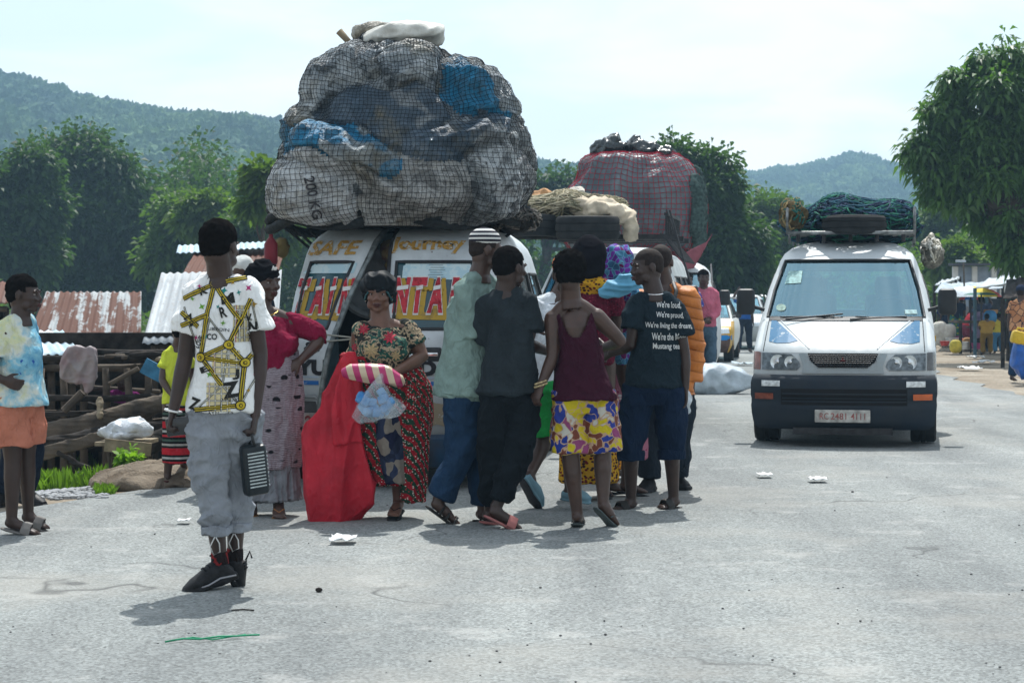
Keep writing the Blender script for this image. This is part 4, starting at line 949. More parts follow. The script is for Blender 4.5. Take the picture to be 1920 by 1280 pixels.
CARLV = [(.2,.2,4.1,.72,.1,.1),(.35,.05,4.2,.78,.14,.14),(.55,.0,4.25,.8,.16,.14),(.68,.03,4.25,.8,.18,.14),(.74,.14,4.22,.79,.2,.14),(.84,.7,4.12,.77,.2,.14),(.9,1.05,3.9,.75,.18,.12),(1.1,1.4,3.65,.68,.14,.12),(1.33,1.85,3.3,.58,.1,.1),(1.38,2.05,3.1,.5,.06,.06),(1.41,2.4,2.8,.25,.03,.03)]
CZ = [.2,.28,.35,.45,.55,.62,.68,.74,.79,.84,.9,.95,1.02,1.1,1.18,1.26,1.33,1.36,1.38,1.41]
def car(label, loc, rz, mat, low=None, blue=None, cat='car', nm='car'):
    root = thing(nm, label, cat, loc, rz); B = Body(CARLV)
    def cls(k, i, q, z):
        if k == 'f' and .9 <= z < 1.33 and 2 <= q <= 19: return 'windscreen'
        if k == 'b' and .9 <= z < 1.33 and 2 <= q <= 19: return 'rear_window'
        if k in 'rl':
            qq = q if k == 'r' else 15-q
            if .95 <= z < 1.26 and 1 <= qq <= 13 and qq != 7: return 'side_window.%s%d' % (k, qq < 7)
        if k == 'f' and z < .55 and low: return 'bumper'
        if low and ((k == 'f' and z < .74) or (k in 'rl' and (q if k == 'r' else 15-q) < 3 and z < .84)): return 'wing'
        return 'body'
    P = B.make(CZ, lambda z: FU, lambda z: FU[::-1], 16, cls, {'body': mat, 'wing': low or mat, 'bumper': mk('bumper_dirty', (.10,.06,.05), .6, .4), 'windscreen': GLASS, 'rear_window': GLASS, 'side_window': GLASSD}, root, seals=('windscreen','side_window','rear_window'))
    for x in (-.7,.7):
        for y in (.75,3.3): wheel(root, x, y, .3, .2)
    b2 = bvh_multi([o.data for o in P.values()])
    for s in (-1,1):
        decal('headlight', poly_bm([[(s*.46,.58),(s*.74,.6),(s*.72,.7),(s*.48,.69)]]), (0,0,0), X_, Z_, b2, LAMP, root, .012, .05)
        mirror(root, s*.72, 1.35, .98, s, .7)
    decal('grille', poly_bm([[(-.4,.58),(.4,.58),(.4,.67),(-.4,.67)]]), (0,0,0), X_, Z_, b2, DARK, root, .01, .1)
    if blue: decal('blue_stripe', poly_bm([[(-.78,.46),(.78,.46),(.78,.56),(-.78,.56)]]), (0,0,0), X_, Z_, b2, blue, root, .014, .1)
    seats(root, (2.0,2.8), .45, (-.35,.35), .6); return root
tx = at(1299,YH,41); tx.z = 0
car('white and yellow taxi with a blue bumper stripe parked behind the person in pink', tx, R(-9), paint('taxi_white', (.7,.72,.70), amt=.2), mk('taxi_yellow', (.62,.36,.04), .35, .2), mk('taxi_blue', (.02,.22,.55), .4, .1, bump=0), 'taxi', 'taxi')
tx = at(1372,YH,50.5); tx.z = 0
car('pale grey car parked further back beyond the taxi', tx, R(-10), paint('car_pale', (.5,.55,.57), amt=.3, seed=3.0))
tx = at(1395,YH,66); tx.z = 0
car('distant white car beyond the person in blue', tx, R(-12), paint('car_white_far', (.72,.74,.74), amt=.2, seed=5.0))
# ---- the overloaded van seen from behind
V1 = thing('van', 'overloaded white van seen from behind, painted rear doors, blue bumper', 'van', (0,0,0), R(171.7))
# local: front -Y, so its rear (y=4.4) faces the camera; place so that the rear centre lands at px 716, d 14.3
rc = at(716,YH,14.35); off_ = Matrix.Rotation(R(171.7),4,'Z') @ Vector((0,4.55,0)); V1.location = (rc.x-off_.x, rc.y-off_.y, -.03)
LV1 = [(.28,.12,4.50,.76,.12,.10),(.42,.07,4.54,.79,.16,.14),(.66,.05,4.56,.80,.2,.16),(.86,.09,4.56,.805,.24,.18),(.90,.13,4.56,.805,.24,.18),(1.0,.34,4.55,.80,.26,.18),(1.10,.58,4.53,.795,.27,.18),(1.18,.80,4.50,.785,.26,.18),
       (1.45,1.14,4.38,.765,.24,.2),(1.74,1.50,4.22,.715,.2,.2),(1.81,1.66,4.16,.695,.16,.2),(1.87,1.88,4.05,.66,.14,.2),(1.92,2.15,3.90,.61,.1,.16),(1.95,2.5,3.7,.5,.06,.1),(1.965,2.9,3.4,.2,.03,.05)]
def rc1(z):     # +u is image left (the van is turned round); columns right-to-left in local x, i.e. image left first
    g = float(np.interp(z, [.28,.6,1.0,1.4,1.75,1.95], [.60,.58,.50,.36,.20,.16])); h = float(np.interp(z, [.28,1.2,1.9], [-.02,-.02,.02]))
    return list(np.linspace(1, .955, 3))[:-1] + list(np.linspace(.955, g, 11)) + list(np.linspace(g, h, 7))[1:] + list(np.linspace(h, -.95, 14))[1:] + [-.975, -1]
nL, nG, nR = 12, 18, 31
def cls1(k, i, q, z):
    if k == 'b':
        if q < 2 or q >= nR: return 'body'
        if q < nL: 
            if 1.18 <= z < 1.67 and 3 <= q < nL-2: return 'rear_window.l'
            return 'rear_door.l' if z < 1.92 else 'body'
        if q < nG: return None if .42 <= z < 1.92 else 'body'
        if 1.18 <= z < 1.67 and nG+1 <= q < nR-1: return 'rear_window.r'
        return 'rear_door.r' if z < 1.92 else 'body'
    return std_cls(k, i, q, z)
ROOFW = paint('loaded_van_paint', (.58,.63,.65), amt=1.0, seed=1.0, low=1.15, dirt=(.17,.19,.19)); B1 = Body(LV1)
TEALG = mk('teal_film_glass', (.012,.085,.11), .22, .35, 3, 0, spec=.6, c2=(.02,.05,.06))
P1v = B1.make(ZS, lambda z: FU, rc1, 20, cls1, {'body': ROOFW, 'bonnet': ROOFW, 'windscreen': GLASS, 'side_window': GLASSD, 'rear_window': TEALG, 'rear_door': ROOFW}, V1, seals=('windscreen','side_window','rear_window'))
for q in ('rear_window.l','rear_window.r'): P1v[q].parent = P1v['rear_door.'+q[-1]]
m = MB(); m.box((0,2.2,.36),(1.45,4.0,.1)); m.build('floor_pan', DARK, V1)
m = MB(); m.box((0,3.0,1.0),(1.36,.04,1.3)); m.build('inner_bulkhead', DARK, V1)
for x in (-.70,.70):
    for y in (.78,3.75): wheel(V1, x, y, .3, .2)
for s in (-1,1): mirror(V1, s*.78, 1.0, 1.35, s)
# edge posts of the doors
m = MB(); m.tube([(rc1(z)[nL]*B1.at(z)[3], B1.at(z)[2]-B1.at(z)[5]*abs(rc1(z)[nL])**3.2+.012, z) for z in np.linspace(.42,1.92,16)], .022, 8); m.build('door_edge', mk('bare_metal', (.16,.18,.18), .45, .5, 16, .3, metal=.5), P1v['rear_door.l'], True)
m = MB(); m.tube([(rc1(z)[nG]*B1.at(z)[3], B1.at(z)[2]+.010, z) for z in np.linspace(.42,1.92,16)], .014, 8); m.build('door_edge', DARKM, P1v['rear_door.r'], True)
v1b = bvh_multi([P1v[k].data for k in P1v if k.split('.')[0] in ('body','rear_door','rear_window')])
LX, LZ = (-1,0,0), (0,0,1)          # reading direction on the rear: image right is local -x
def d1(nm, bm, u, z, mat, par, off=.006, **k):
    return decal(nm, bm, (-u, 4.6, z), LX, LZ, v1b, mat, par, off, .03, **k)
DL, DR = P1v['rear_door.l'], P1v['rear_door.r']
def worn(name, c, c2, th=.58, sc=22):
    t = NT(name, .6); t.col(t.mix(t.ramp(t.noise(sc, 6, .7), [(th,0),(th+.03,1)]), c, c2)); return t.m
OCH = worn('ochre_letters', (.42,.24,.05), (.55,.56,.52), .56, 30); REDP = worn('red_letters', (.48,.035,.05), (.30,.02,.03), .5, 14); YEL = worn('yellow_shadow', (.42,.27,.035), (.30,.20,.05), .55, 12); WHT = worn('white_band', (.66,.66,.64), (.5,.45,.4), .55, 20); BLK = worn('black_letters', (.015,.015,.018), (.35,.37,.38), .64, 26)
# x in metres from the rear centre (image right +)
BAND = worn('pale_band', (.42,.60,.66), (.55,.68,.70), .5, 9)  # mottled pale blue band across the upper part of each rear window
d1('pale_band', poly_bm([[(-.69,1.585),(-.265,1.585),(-.245,1.66),(-.58,1.665),(-.63,1.63)]]), 0, 0, BAND, P1v['rear_window.l'], .004)
d1('pale_band', poly_bm([[(.10,1.55),(.62,1.53),(.58,1.655),(.10,1.665)]]), 0, 0, BAND, P1v['rear_window.r'], .004)
for i in range(6): d1('printed_line', poly_bm([[(.29+.012*(i%2),1.645-.018*i),(.39+.01*(i%3),1.644-.018*i),(.39+.01*(i%3),1.640-.018*i),(.29+.012*(i%2),1.641-.018*i)]]), 0, 0, mk('ink_grey',(.2,.25,.27),.6,bump=0), P1v['rear_window.r'], .007)
d1('lettering', text_bm('SAFE', 1, .03, .3), -.45, 1.775, OCH, DL, .006, fit=(.44,.11), jag=.002)
d1('lettering', text_bm('Jouᴙney'.replace('ᴙ','r'), 1, .045), .26, 1.79, OCH, DR, .006, fit=(.54,.125), jag=.003)
def big(txt, x, z, w_, h, par, shear=.25):
    n = len(txt); cw = w_/n
    for i, ch in enumerate(txt):
        wd = cw*(.5 if ch == 'I' else .92); cx = x-w_/2+cw*(i+.5)
        d1('letter_shadow', text_bm(ch, 1, .09, shear), cx+.035, z-.022, YEL, par, .005, fit=(wd*1.15,h*1.1), jag=.002)
        d1('letter_outline', text_bm(ch, 1, .07, shear), cx, z, WHT, par, .009, fit=(wd*1.10,h*1.05))
        d1('letter', text_bm(ch, 1, .05, shear), cx, z, REDP, par, .013, fit=(wd*.98,h*.96), jag=.002)
    # the white bar painted across the letters' waist
    for i, ch in enumerate(txt):
        cx = x-w_/2+cw*(i+.5)+shear*h*.12; bw = cw*(.20 if ch != 'N' else .34)
        d1('letter_bar', poly_bm([[(cx-bw,z+h*.12),(cx+bw,z+h*.16),(cx+bw,z+h*.27),(cx-bw,z+h*.23)]]), 0, 0, WHT, par, .017)
big('TAIN', -.475, 1.415, .47, .27, P1v['rear_window.l'], .35); big('NTAIN', .36, 1.42, .62, .27, P1v['rear_window.r'], .1)
d1('yellow_underline', poly_bm([[(-.66,1.27),(-.36,1.235),(-.27,1.25),(-.27,1.29),(-.66,1.31)]]), 0, 0, YEL, P1v['rear_window.l'], .0045)
d1('yellow_underline', poly_bm([[(.10,1.25),(.58,1.24),(.58,1.29),(.30,1.30),(.10,1.30)]]), 0, 0, YEL, P1v['rear_window.r'], .0045)
d1('black_letter', text_bm('YU', 1, .06), -.53, .90, BLK, DL, .006, fit=(.26,.115)); d1('black_letter', text_bm('&.', 1, .04), -.53, 1.05, BLK, DL, .006, fit=(.13,.07))
d1('black_letter', text_bm('NDOC', 1, .06), .40, .90, BLK, DR, .006, fit=(.52,.115)); d1('black_letter', text_bm('W', 1, .05), .55, 1.07, mk('navy_letter',(.02,.04,.15),.6,bump=0), DR, .006, fit=(.15,.1)); d1('letter_edge', text_bm('W', 1, .05), .535, 1.085, YEL, DR, .005, fit=(.15,.1))
BSTR = worn('blue_stripe_paint', (.02,.12,.36), (.3,.35,.4), .62, 20)
for (x0,x1,pp) in ((-.76,-.47,DL),(-.0,.76,DR)):
    d1('blue_stripe', poly_bm([[(x0,.775),(x1,.775),(x1,.805),(x0,.805)]]), 0, 0, BSTR, pp, .006); d1('white_stripe', poly_bm([[(x0,.825),(x1,.825),(x1,.838),(x0,.838)]]), 0, 0, mk('stripe_light',(.35,.42,.5),.6,bump=0), pp, .006)
d1('rust_patch', poly_bm([[(.22,.62),(.34,.66),(.48,.64),(.54,.55),(.50,.47),(.40,.50),(.30,.47),(.20,.52)]]), 0, 0, worn('filler_patch',(.26,.22,.15),(.36,.37,.36),.55,16), DR, .005, jag=.004)
# plate recess and plate, door handle, lamps, bumper
fr = MB(); P_ = [(-.72,.69),(-.50,.69),(-.462,.66),(-.462,.40),(-.50,.37),(-.72,.37)]
fr.tube([( -a, 4.53, b) for a, b in P_], .016, 6, closed=True); fr.build('plate_recess', mk('recess_grey',(.22,.24,.24),.5,.3), DL, True)
m = MB(); m.box((.585,4.50,.52),(.24,.05,.27)); m.build('recess_back', mk('recess_dark',(.06,.06,.06),.6,.4), DL)
m = MB(); m.box((.59,4.54,.505),(.22,.02,.135),bev=.006); pl1 = m.build('number_plate', mk('plate_red_ground',(.30,.25,.23),.5,.35,12,.2), DL)
decal('plate_number', text_bm('122', 1, .02), (.59,4.6,.505), LX, LZ, bvh_of(pl1.data), mk('plate_dark_red',(.16,.02,.02),.5,.3,30,0), pl1, .003, .02, fit=(.15,.1))
m = MB(); m.box((-.36,4.53,1.0),(.15,.05,.10),bev=.02); h_ = m.build('door_handle', TRIM, DR, smooth='auto'); m = MB(); m.box((-.36,4.565,1.0),(.11,.02,.03),bev=.008); m.build('handle_grip', CHROME, h_, smooth='auto')
BB = MB(); rows = []
for z, o_ in ((.17,-.05),(.19,.02),(.25,.05),(.33,.06),(.39,.05),(.42,.0)):
    rows.append([(.82*u*(1-.03*abs(u)**6), 4.60+o_-.2*abs(u)**3.2, z+.008*math.sin(u*9)) for u in np.linspace(1,-1,41)])
nc = 41; BB.add([p for r_ in rows for p in r_], [(i*nc+j, i*nc+j+1, (i+1)*nc+j+1, (i+1)*nc+j) for i in range(5) for j in range(nc-1)])
bo = BB.build('bumper', mk('bumper_blue', (.015,.06,.13), .5, .5, 4, .4, 40, .006, c2=(.03,.035,.045)), V1, smooth='auto'); b1b = bvh_of(bo.data)
for u in (-.62,.55): decal('reflector', poly_bm([[(-.07,-.025),(.07,-.025),(.07,.025),(-.07,.025)]]), (-u,4.9,.31), LX, LZ, b1b, REDL, bo, .008, .05)
m = MB(); m.box((-.74,4.42,1.02),(.03,.1,.34),bev=.01); m.build('tail_lamp', REDL, V1, smooth='auto'); m = MB(); m.box((.76,4.42,1.02),(.03,.1,.34),bev=.01); m.build('tail_lamp', REDL, V1, smooth='auto')
# goods inside, seen through the gap
def inV1(p): return local(V1, p)
m = MB(); M = Matrix.Rotation(R(70),4,'X') @ Matrix.Rotation(R(20),4,'Y'); m.lathe([(.0,-.02),(.13,-.02),(.2,.0),(.24,.05),(.27,.06),(.28,.03),(.24,.01)], M, 30)
o = m.build('basin', mk('grey_basin',(.14,.155,.16),.5,.3), None, smooth='auto', loc=inV1((.20,4.05,1.50))); tag(o, 'grey round basin wedged in the van\'s half open rear door', 'basin')
cloth_lump('sack', 'tan sack stuffed inside the van behind the person in the bonnet cap', inV1((.06,4.15,1.28)), [((0,0,0),(.14,.2,.2))], cloth('sack_tan', (.30,.24,.16)), 'sack', 31, .02)
cloth_lump('sack', 'mottled green and brown bundle at the top of the van\'s door gap', inV1((.0,3.95,1.75)), [((0,0,0),(.14,.2,.09)),((-.02,.05,-.1),(.12,.15,.08))], mk('sack_mottled', (.22,.18,.06), .9, .3, 12, .5, c2=(.10,.05,.05)), 'bundle', 32, .02)
cloth_lump('sack', 'black bag low inside the van\'s half open rear door', inV1((.15,4.0,.8)), [((0,0,0),(.25,.25,.35))], mk('black_bag', (.012,.013,.015), .4, .3), 'bag', 33, .03)
m = MB(); m.tube([inV1((.42,4.55,1.14)), inV1((.2,4.6,1.12)), inV1((-.03,4.56,1.15))], .006, 6); m.tube([inV1((.42,4.55,1.09)), inV1((.2,4.6,1.11)), inV1((-.03,4.56,1.10))], .006, 6)
tag(m.build('rope', mk('rope_pale',(.3,.3,.26),.9), None, True), 'thin cord tying the van\'s rear doors together', 'rope')

# ---- the giant netted load
def superell(c, r, n=26, e=2.6, rot=None):
    P = []; Fs = []; q = n//2
    f = lambda x: math.copysign(abs(x)**(2/e), x)
    for i in range(q+1):
        th = math.pi*i/q
        for k in range(n):
            a = 2*math.pi*k/n; v = Vector((r[0]*f(math.sin(th))*f(math.cos(a)), r[1]*f(math.sin(th))*f(math.sin(a)), r[2]*f(math.cos(th))))
            if rot: v = rot @ v
            P.append(v+Vector(c))
    for i in range(q):
        for k in range(n): Fs.append((i*n+k, (i+1)*n+k, (i+1)*n+(k+1)%n, i*n+(k+1)%n))
    return P, Fs
LD = 15.6; lb = at(750, 428, LD)
load = thing('load_bundle', 'giant netted bundle of blue and grey sacks towering on a van roof', 'load', lb)
def sackmat(name, a, b, c_, bl=None, th=(.48,.52), grime=.6):
    t = NT(name, .42, spec=.5); w1 = t.warp(1.4, .9); n1 = t.ramp(t.noise(1.3, 3, co=w1), [(th[0],0),(th[1],1)])
    base = t.mix(t.ramp(t.noise(2.6,6,.65,co=w1), [(.38,0),(.6,1)]), a, b); base = t.mix(n1, base, bl) if bl else base
    gr = t.ramp(t.noise(7, 9, .75, co=t.warp(3, .5)), [(.47,0),(.56,1)]); base = t.mix(t.math('MULTIPLY', gr, grime), base, c_)
    ye = t.ramp(t.noise(1.8, 6, .7, co=t.map(loc=(3,1,5))), [(.52,0),(.66,.6)]); base = t.mix(ye, base, (.24,.20,.10))
    ck_ = t.ramp(t.voro(13, 'DISTANCE_TO_EDGE', co=t.warp(8,.25)), [(0,.45),(.05,1)]); base = t.mix(.6, base, ck_, 'MULTIPLY')
    t.col(base); t.bump(t.math('ADD', t.noise(9, 7, .7, co=t.warp(3,.5)), t.math('MULTIPLY', t.noise(60,3), .3)), 1.0, .06); return t.m
S_WH = sackmat('sack_white', (.70,.75,.78), (.56,.60,.62), (.12,.12,.11), grime=.5); S_GR = sackmat('sack_grey', (.58,.64,.67), (.24,.29,.33), (.04,.055,.065), grime=.85)
S_BL = sackmat('sack_blue', (.38,.43,.45), (.14,.20,.25), (.04,.06,.07), (.01,.22,.42), (.44,.46), .45); S_NV = sackmat('sack_navy', (.055,.10,.15), (.12,.17,.22), (.03,.04,.05), (.30,.34,.36), (.58,.61), .4)
S_DK = sackmat('sack_dirty', (.32,.36,.37), (.11,.13,.14), (.025,.03,.035), (.48,.52,.53), (.56,.6), .8)
S_CR = sackmat('sack_cream', (.48,.49,.47), (.34,.35,.34), (.08,.08,.075), grime=.7)
SK = [ # px, py, rx px, rz px, depth off, ry m, rotation deg, material, seed, label
 (605,352,108,72,-.75,.5,-12,S_WH,1), (790,345,125,72,-.8,.55,3,S_CR,2), (905,345,95,85,-.65,.6,25,S_DK,3), (650,292,120,40,-.9,.45,16,S_BL,4), (835,268,120,48,-.8,.45,-14,S_NV,5),
 (735,228,150,62,-.55,.6,0,S_NV,6), (905,195,64,102,-.5,.5,-28,S_BL,7), (655,165,105,80,-.4,.6,-38,S_GR,8), (765,140,105,66,-.45,.6,0,S_GR,9), (940,290,62,92,-.35,.8,-14,S_DK,10), (590,255,58,72,-.4,.6,-24,S_GR,11),
 (848,150,50,52,-.2,.7,-30,S_GR,13), (750,300,215,118,.55,1.2,0,S_GR,12), (750,130,100,50,.2,1.0,0,S_DK,14), (760,395,190,32,.2,1.4,0,S_DK,15)]
ml_ = []; ELL = []; m = MB()
for (px,py,rx,rz_,dy,ry,rot,mt,sd) in SK:
    c = at(px,py,LD+dy)-lb; kk = (LD+dy-ry*.5)/F; ry *= .86; rm = Matrix.Rotation(R(rot),3,'Y'); m.add(*superell(c, (rx*kk, ry, rz_*kk), 28, 2.5, rm))
    if mt not in ml_: ml_.append(mt)
    ELL.append((np.array(c), np.array([rx*kk, ry, rz_*kk]), np.array(rm), ml_.index(mt), .20 if mt is S_BL else .05 if mt is S_NV else 0))
OUT = [(432,560,900,1.0),(415,520,955,1.15),(385,505,1002,1.25),(345,498,1010,1.28),(300,503,999,1.25),(260,516,988,1.2),(225,530,967,1.12),(190,555,938,1.0),(160,580,915,.9),(130,612,878,.76),(105,638,850,.58),(90,662,828,.38)]
ring(m, [(at((x0+x1)/2,y,LD+.1*(1.28-dd))-lb, (x1-x0)*LD/F*.45, dd*.93) for y,x0,x1,dd in OUT], Vector((1,0,0)), 48, sq=2.3)
me = fuse(m, 'sacks', .018, 16, [(.035,2.0,(1,1,1),3,False)])
def elld(V):
    D = []
    for c, r_, rm, _, bi in ELL: Q = np.abs(((V-c) @ rm)/r_); D.append((Q**2.4).sum(1)**(1/2.4)-.10*(c[1] < -.55)-bi)
    return np.array(D)
V = verts(me); W = V+.10*np.stack([wav(V,61,3.2),wav(V,62,3.2),wav(V,63,3.2)],1)+.03*np.stack([wav(V,64,12),wav(V,65,12),wav(V,66,12)],1); D = elld(W); srt = np.sort(D,0); crease = np.exp(-((srt[1]-srt[0])/.07)**2)
N = norms(me); sid = D.argmin(0); w_ = np.zeros(len(V))
for i in range(len(ELL)):      # every sack creases in its own direction
    k = sid == i
    if k.any(): rg = np.random.RandomState(i); an = rg.uniform(.5,1.7,3); w_[k] = .020*(1-2*np.abs(wav(V[k],i+5,5.0,6,an)))+.013*(1-2*np.abs(wav(V[k],i+35,11,6,an)))+.011*(1-2*np.abs(wav(V[k],i+65,24,6)))
setv(me, V+N*(w_*(1-crease)-.045*crease)[:,None]); V = verts(me); V[:,2] = np.maximum(V[:,2], -.015+.25*np.maximum(0, np.abs(V[:,0])-.6)); setv(me, V)
V = verts(me); q = np.empty(len(me.polygons)*3); me.polygons.foreach_get('center', q); C_ = q.reshape(-1,3); Wc = C_+.10*np.stack([wav(C_,61,3.2),wav(C_,62,3.2),wav(C_,63,3.2)],1)+.03*np.stack([wav(C_,64,12),wav(C_,65,12),wav(C_,66,12)],1)
mi = np.array([e[3] for e in ELL])[elld(Wc).argmin(0)]; link('sacks', me, ml_, load); me.polygons.foreach_set('material_index', mi.astype(np.int32)); me.update(); sk_me = [me]
lbb = bvh_multi(sk_me)
kgd = decal('sack_print', text_bm('200 KG', 1, .02), at(576,365,14)-lb+Vector((0,-1.5,0)), (math.cos(R(-80)),0,math.sin(R(-80))), (math.sin(R(80)),0,math.cos(R(80))), lbb, mk('print_ink',(.05,.05,.055),.7,.5,40,0), load, .006, .03, fit=(.30,.075))
# net: drop a lattice of cords onto the heap from an axis in its middle
def netover(bvh, cen, nth, nph, ph0, ph1, off, rmax=2.6, ysq=1.0, skip=0.0, seed=0):
    rg = np.random.RandomState(seed); G = []
    for i in range(nph+1):
        ph = ph0+(ph1-ph0)*i/nph; row = []
        for j in range(nth):
            th = 2*math.pi*j/nth + .01*math.sin(i*.7); d = Vector((math.cos(th)*math.cos(ph), math.sin(th)*math.cos(ph), math.sin(ph))).normalized()
            h = bvh.ray_cast(cen+d*rmax, -d, rmax); row.append((h[0]-cen).length if h[0] is not None else .5)
        G.append(row)
    A = np.array(G)
    for _ in range(2):   # cords bridge the hollows between sacks
        S_ = (np.roll(A,1,1)+np.roll(A,-1,1)+np.vstack([A[:1],A[:-1]])+np.vstack([A[1:],A[-1:]]))/4; A = np.maximum(A, S_*.995)
    V = []; 
    for i in range(nph+1):
        ph = ph0+(ph1-ph0)*i/nph
        for j in range(nth):
            th = 2*math.pi*j/nth + .01*math.sin(i*.7); r_ = A[i,j]+off; V.append((cen.x+r_*math.cos(th)*math.cos(ph), cen.y+r_*math.sin(th)*math.cos(ph), cen.z+r_*math.sin(ph)))
    Fq = [(i*nth+j, i*nth+(j+1)%nth, (i+1)*nth+(j+1)%nth, (i+1)*nth+j) for i in range(nph) for j in range(nth)]; return V, Fq
def netmesh(name, V, Fq, r, mat, parent):
    """each cord of the lattice as a thin three-sided strand"""
    V = np.array(V); E = set()
    for f in Fq:
        for a, b in zip(f, f[1:]+f[:1]): E.add((min(a,b), max(a,b)))
    E = np.array(sorted(E)); A, B = V[E[:,0]], V[E[:,1]]; D = B-A; L = np.linalg.norm(D, axis=1)[:,None]; ok = (L[:,0] > 1e-4) & (L[:,0] < .6); A, B, D = A[ok], B[ok], D[ok]/L[ok]
    u = np.cross(D, [[.3,.2,.93]]); u /= np.linalg.norm(u, axis=1)[:,None]; w_ = np.cross(D, u); ring_ = [u*math.cos(q)+w_*math.sin(q) for q in (0,2.094,4.189)]
    P = np.stack([A+k*r for k in ring_]+[B+k*r for k in ring_], 1).reshape(-1,3); n = len(A); b = np.arange(n)[:,None]*6
    Fs = np.concatenate([b+np.array([[0,1,4,3]]), b+np.array([[1,2,5,4]]), b+np.array([[2,0,3,5]])]); return link(name, fast_mesh(name, P, Fs), mat, parent)
V_, F_ = netover(lbb, at(752,290,LD)-lb, 228, 86, R(-62), R(80), .006, seed=2)
netmesh('net', V_, F_, .0017, mk('net_black', (.012,.015,.018), .8, .3, bump=0), load)
m = MB()   # net gathered in a dark rope roll round the foot of the load
for k_ in range(3): m.tube([Vector((1.0*math.cos(a)+.03*math.sin(a*9+k_), 1.15*math.sin(a)+.1, .02+.05*k_+.035*math.sin(a*7+k_*2))) for a in np.linspace(0,6.283,60,False)], .04, 7, closed=True)
for a in np.linspace(.2,2.94,14): m.bar((1.0*math.cos(a),1.15*math.sin(a)+.1,.05),(.72*math.cos(a+.1),1.0*math.sin(a),-.16),.012)
m.build('net_hem', mk('rope_dark',(.02,.024,.026),.9,.4,30,.6,60,.01), load, True)
def flat_sack(label, c, w_, d_, h_, mat, seed, rot=0, ry=0, name='sack'):
    m = MB(); m.add(*superell((0,0,0),(w_,d_,h_),30,2.8)); me = fuse(m, name, .015, 2, [(.02,7,(1,1,2),seed,True),(.010,22,(1,.6,1.6),seed+1,True)])
    o = link(name, me, mat); o.location = c; o.rotation_euler = (0,ry,rot); return tag(o, label, 'sack')
SWT = mk('sack_clean', (.60,.60,.55), .6, .25, 5, .5, 40, .01)
flat_sack('flat white sack lying across the very top of the giant load', at(758,70,15.4), .31, .35, .085, SWT, 71, 0, R(-6)); flat_sack('dirty beige sack showing behind the flat white one atop the load', at(738,62,15.8), .33, .3, .07, sackmat('sack_beige',(.5,.48,.40),(.36,.34,.28),(.1,.1,.09)), 75, 0, R(-3))
m = MB(); m.bar((0,0,0),(-.11,0,.12),.022,7,.03); tag(m.build('stick', mk('stick_wood',(.24,.19,.12),.9), None, True, at(662,88,15.4)), 'short stub of wood poking out beside the top sack', 'stick')
rope_heap('rope', 'small coil of pale cord under the top sack of the giant load', at(768,97,15.05), (.07,.06,.04), [(.25,.25,.28),(.4,.4,.42)], 14, 12, r=.005)
m = MB(); m.lathe([(0,-.13),(.045,-.10),(.05,-.08),(.05,.05),(.03,.08),(.015,.10),(.015,.12),(0,.12)], None, 16); tag(m.build('bottle', mk('red_plastic',(.14,.012,.02),.4,.2,bump=0), None, smooth='auto', loc=at(508,470,14.6)), 'red plastic canister tied at the left corner of the loaded van\'s roof', 'canister')
cloth_lump('bundle', 'yellow-brown bundle beside the red canister on the van roof', at(528,462,14.9), [((0,0,0),(.06,.1,.075))], mk('bundle_ochre',(.13,.10,.04),.9,.4), 'bundle', 36, .02)
rope_heap('rope', 'dark frayed rope and rag tangle at the right foot of the giant load', at(965,415,15.6), (.18,.5,.12), [(.05,.05,.045),(.10,.09,.08),(.16,.15,.13)], 60, 14)
# red netted load further back
RD = 31.6; rb = at(1185,478,RD); rload = thing('load_bundle', 'dark grey tarpaulin load under a red net on the roof of the round-roofed van', 'load', rb)
m = MB()
for (px,py,rx,rz_,dy,ry) in ((1190,385,112,92,0,1.0),(1120,410,62,72,-.1,.9),(1250,390,62,88,.1,.9),(1185,325,98,40,0,.8),(1285,400,30,75,.3,.8)):
    k_ = RD/F; m.add(*superell(at(px,py,RD+dy)-rb,(rx*k_,ry,rz_*k_),28,2.8))
me = fuse(m, 'tarpaulin', .035, 4, [(.06,2.2,(1.6,1.6,.3),5,True),(.02,7,(1.5,1,.4),6,True)]); link('tarpaulin', me, mk('tarp_charcoal',(.075,.10,.115),.42,.35,2,.7,6,.06,c2=(.15,.18,.20)), rload)
V_, F_ = netover(bvh_of(me), at(1190,400,RD)-rb, 72, 28, R(-45), R(86), .02, seed=2); nv = len(V_)
netmesh('net', V_, F_, .005, mk('net_red', (.34,.03,.05), .9, .3, bump=0, spec=.02), rload)
o = fuse((lambda mm: (mm.add(*superell(at(1296,400,RD)-rb,(.22,.7,.75),20,2.4)), mm)[1])(MB()), 'side_net', .04, 2, [(.05,6,(2,2,.4),9,True)]); link('side_net', o, mk('net_green_grey',(.045,.075,.07),.9,.5,20,.6,60,.02), rload)
m = MB(); m.prism([(0,0),(.5,.28),(.62,.45),(.3,-.12),(.05,-.2)], lambda u,v: (u,0,v), lambda u,v: (u+.02,.03,v)); link('cloth_corner', fuse(m,'cloth_corner',.015,1,[(.01,9,(1,1,1),2,True)]), cloth('pink_cloth',(.26,.09,.11)), rload).location = at(1262,487,29.9)-rb
cloth_lump('plastic_sheet', 'black plastic bundle lying on top of the red netted load, left half', at(1140,277,RD-.1), [((0,0,0),(.28,.3,.12)),((.1,0,.08),(.1,.2,.13))], mk('black_plastic_sheet',(.012,.018,.02),.25,.3,spec=.6), 'plastic sheet', 41, .04)
cloth_lump('plastic_sheet', 'black plastic bundle lying on top of the red netted load, right half', at(1205,280,RD-.1), [((0,0,0),(.30,.3,.12)),((-.12,0,.07),(.12,.2,.13)),((.3,0,-.05),(.2,.3,.08))], MATS['black_plastic_sheet'], 'plastic sheet', 43, .04)
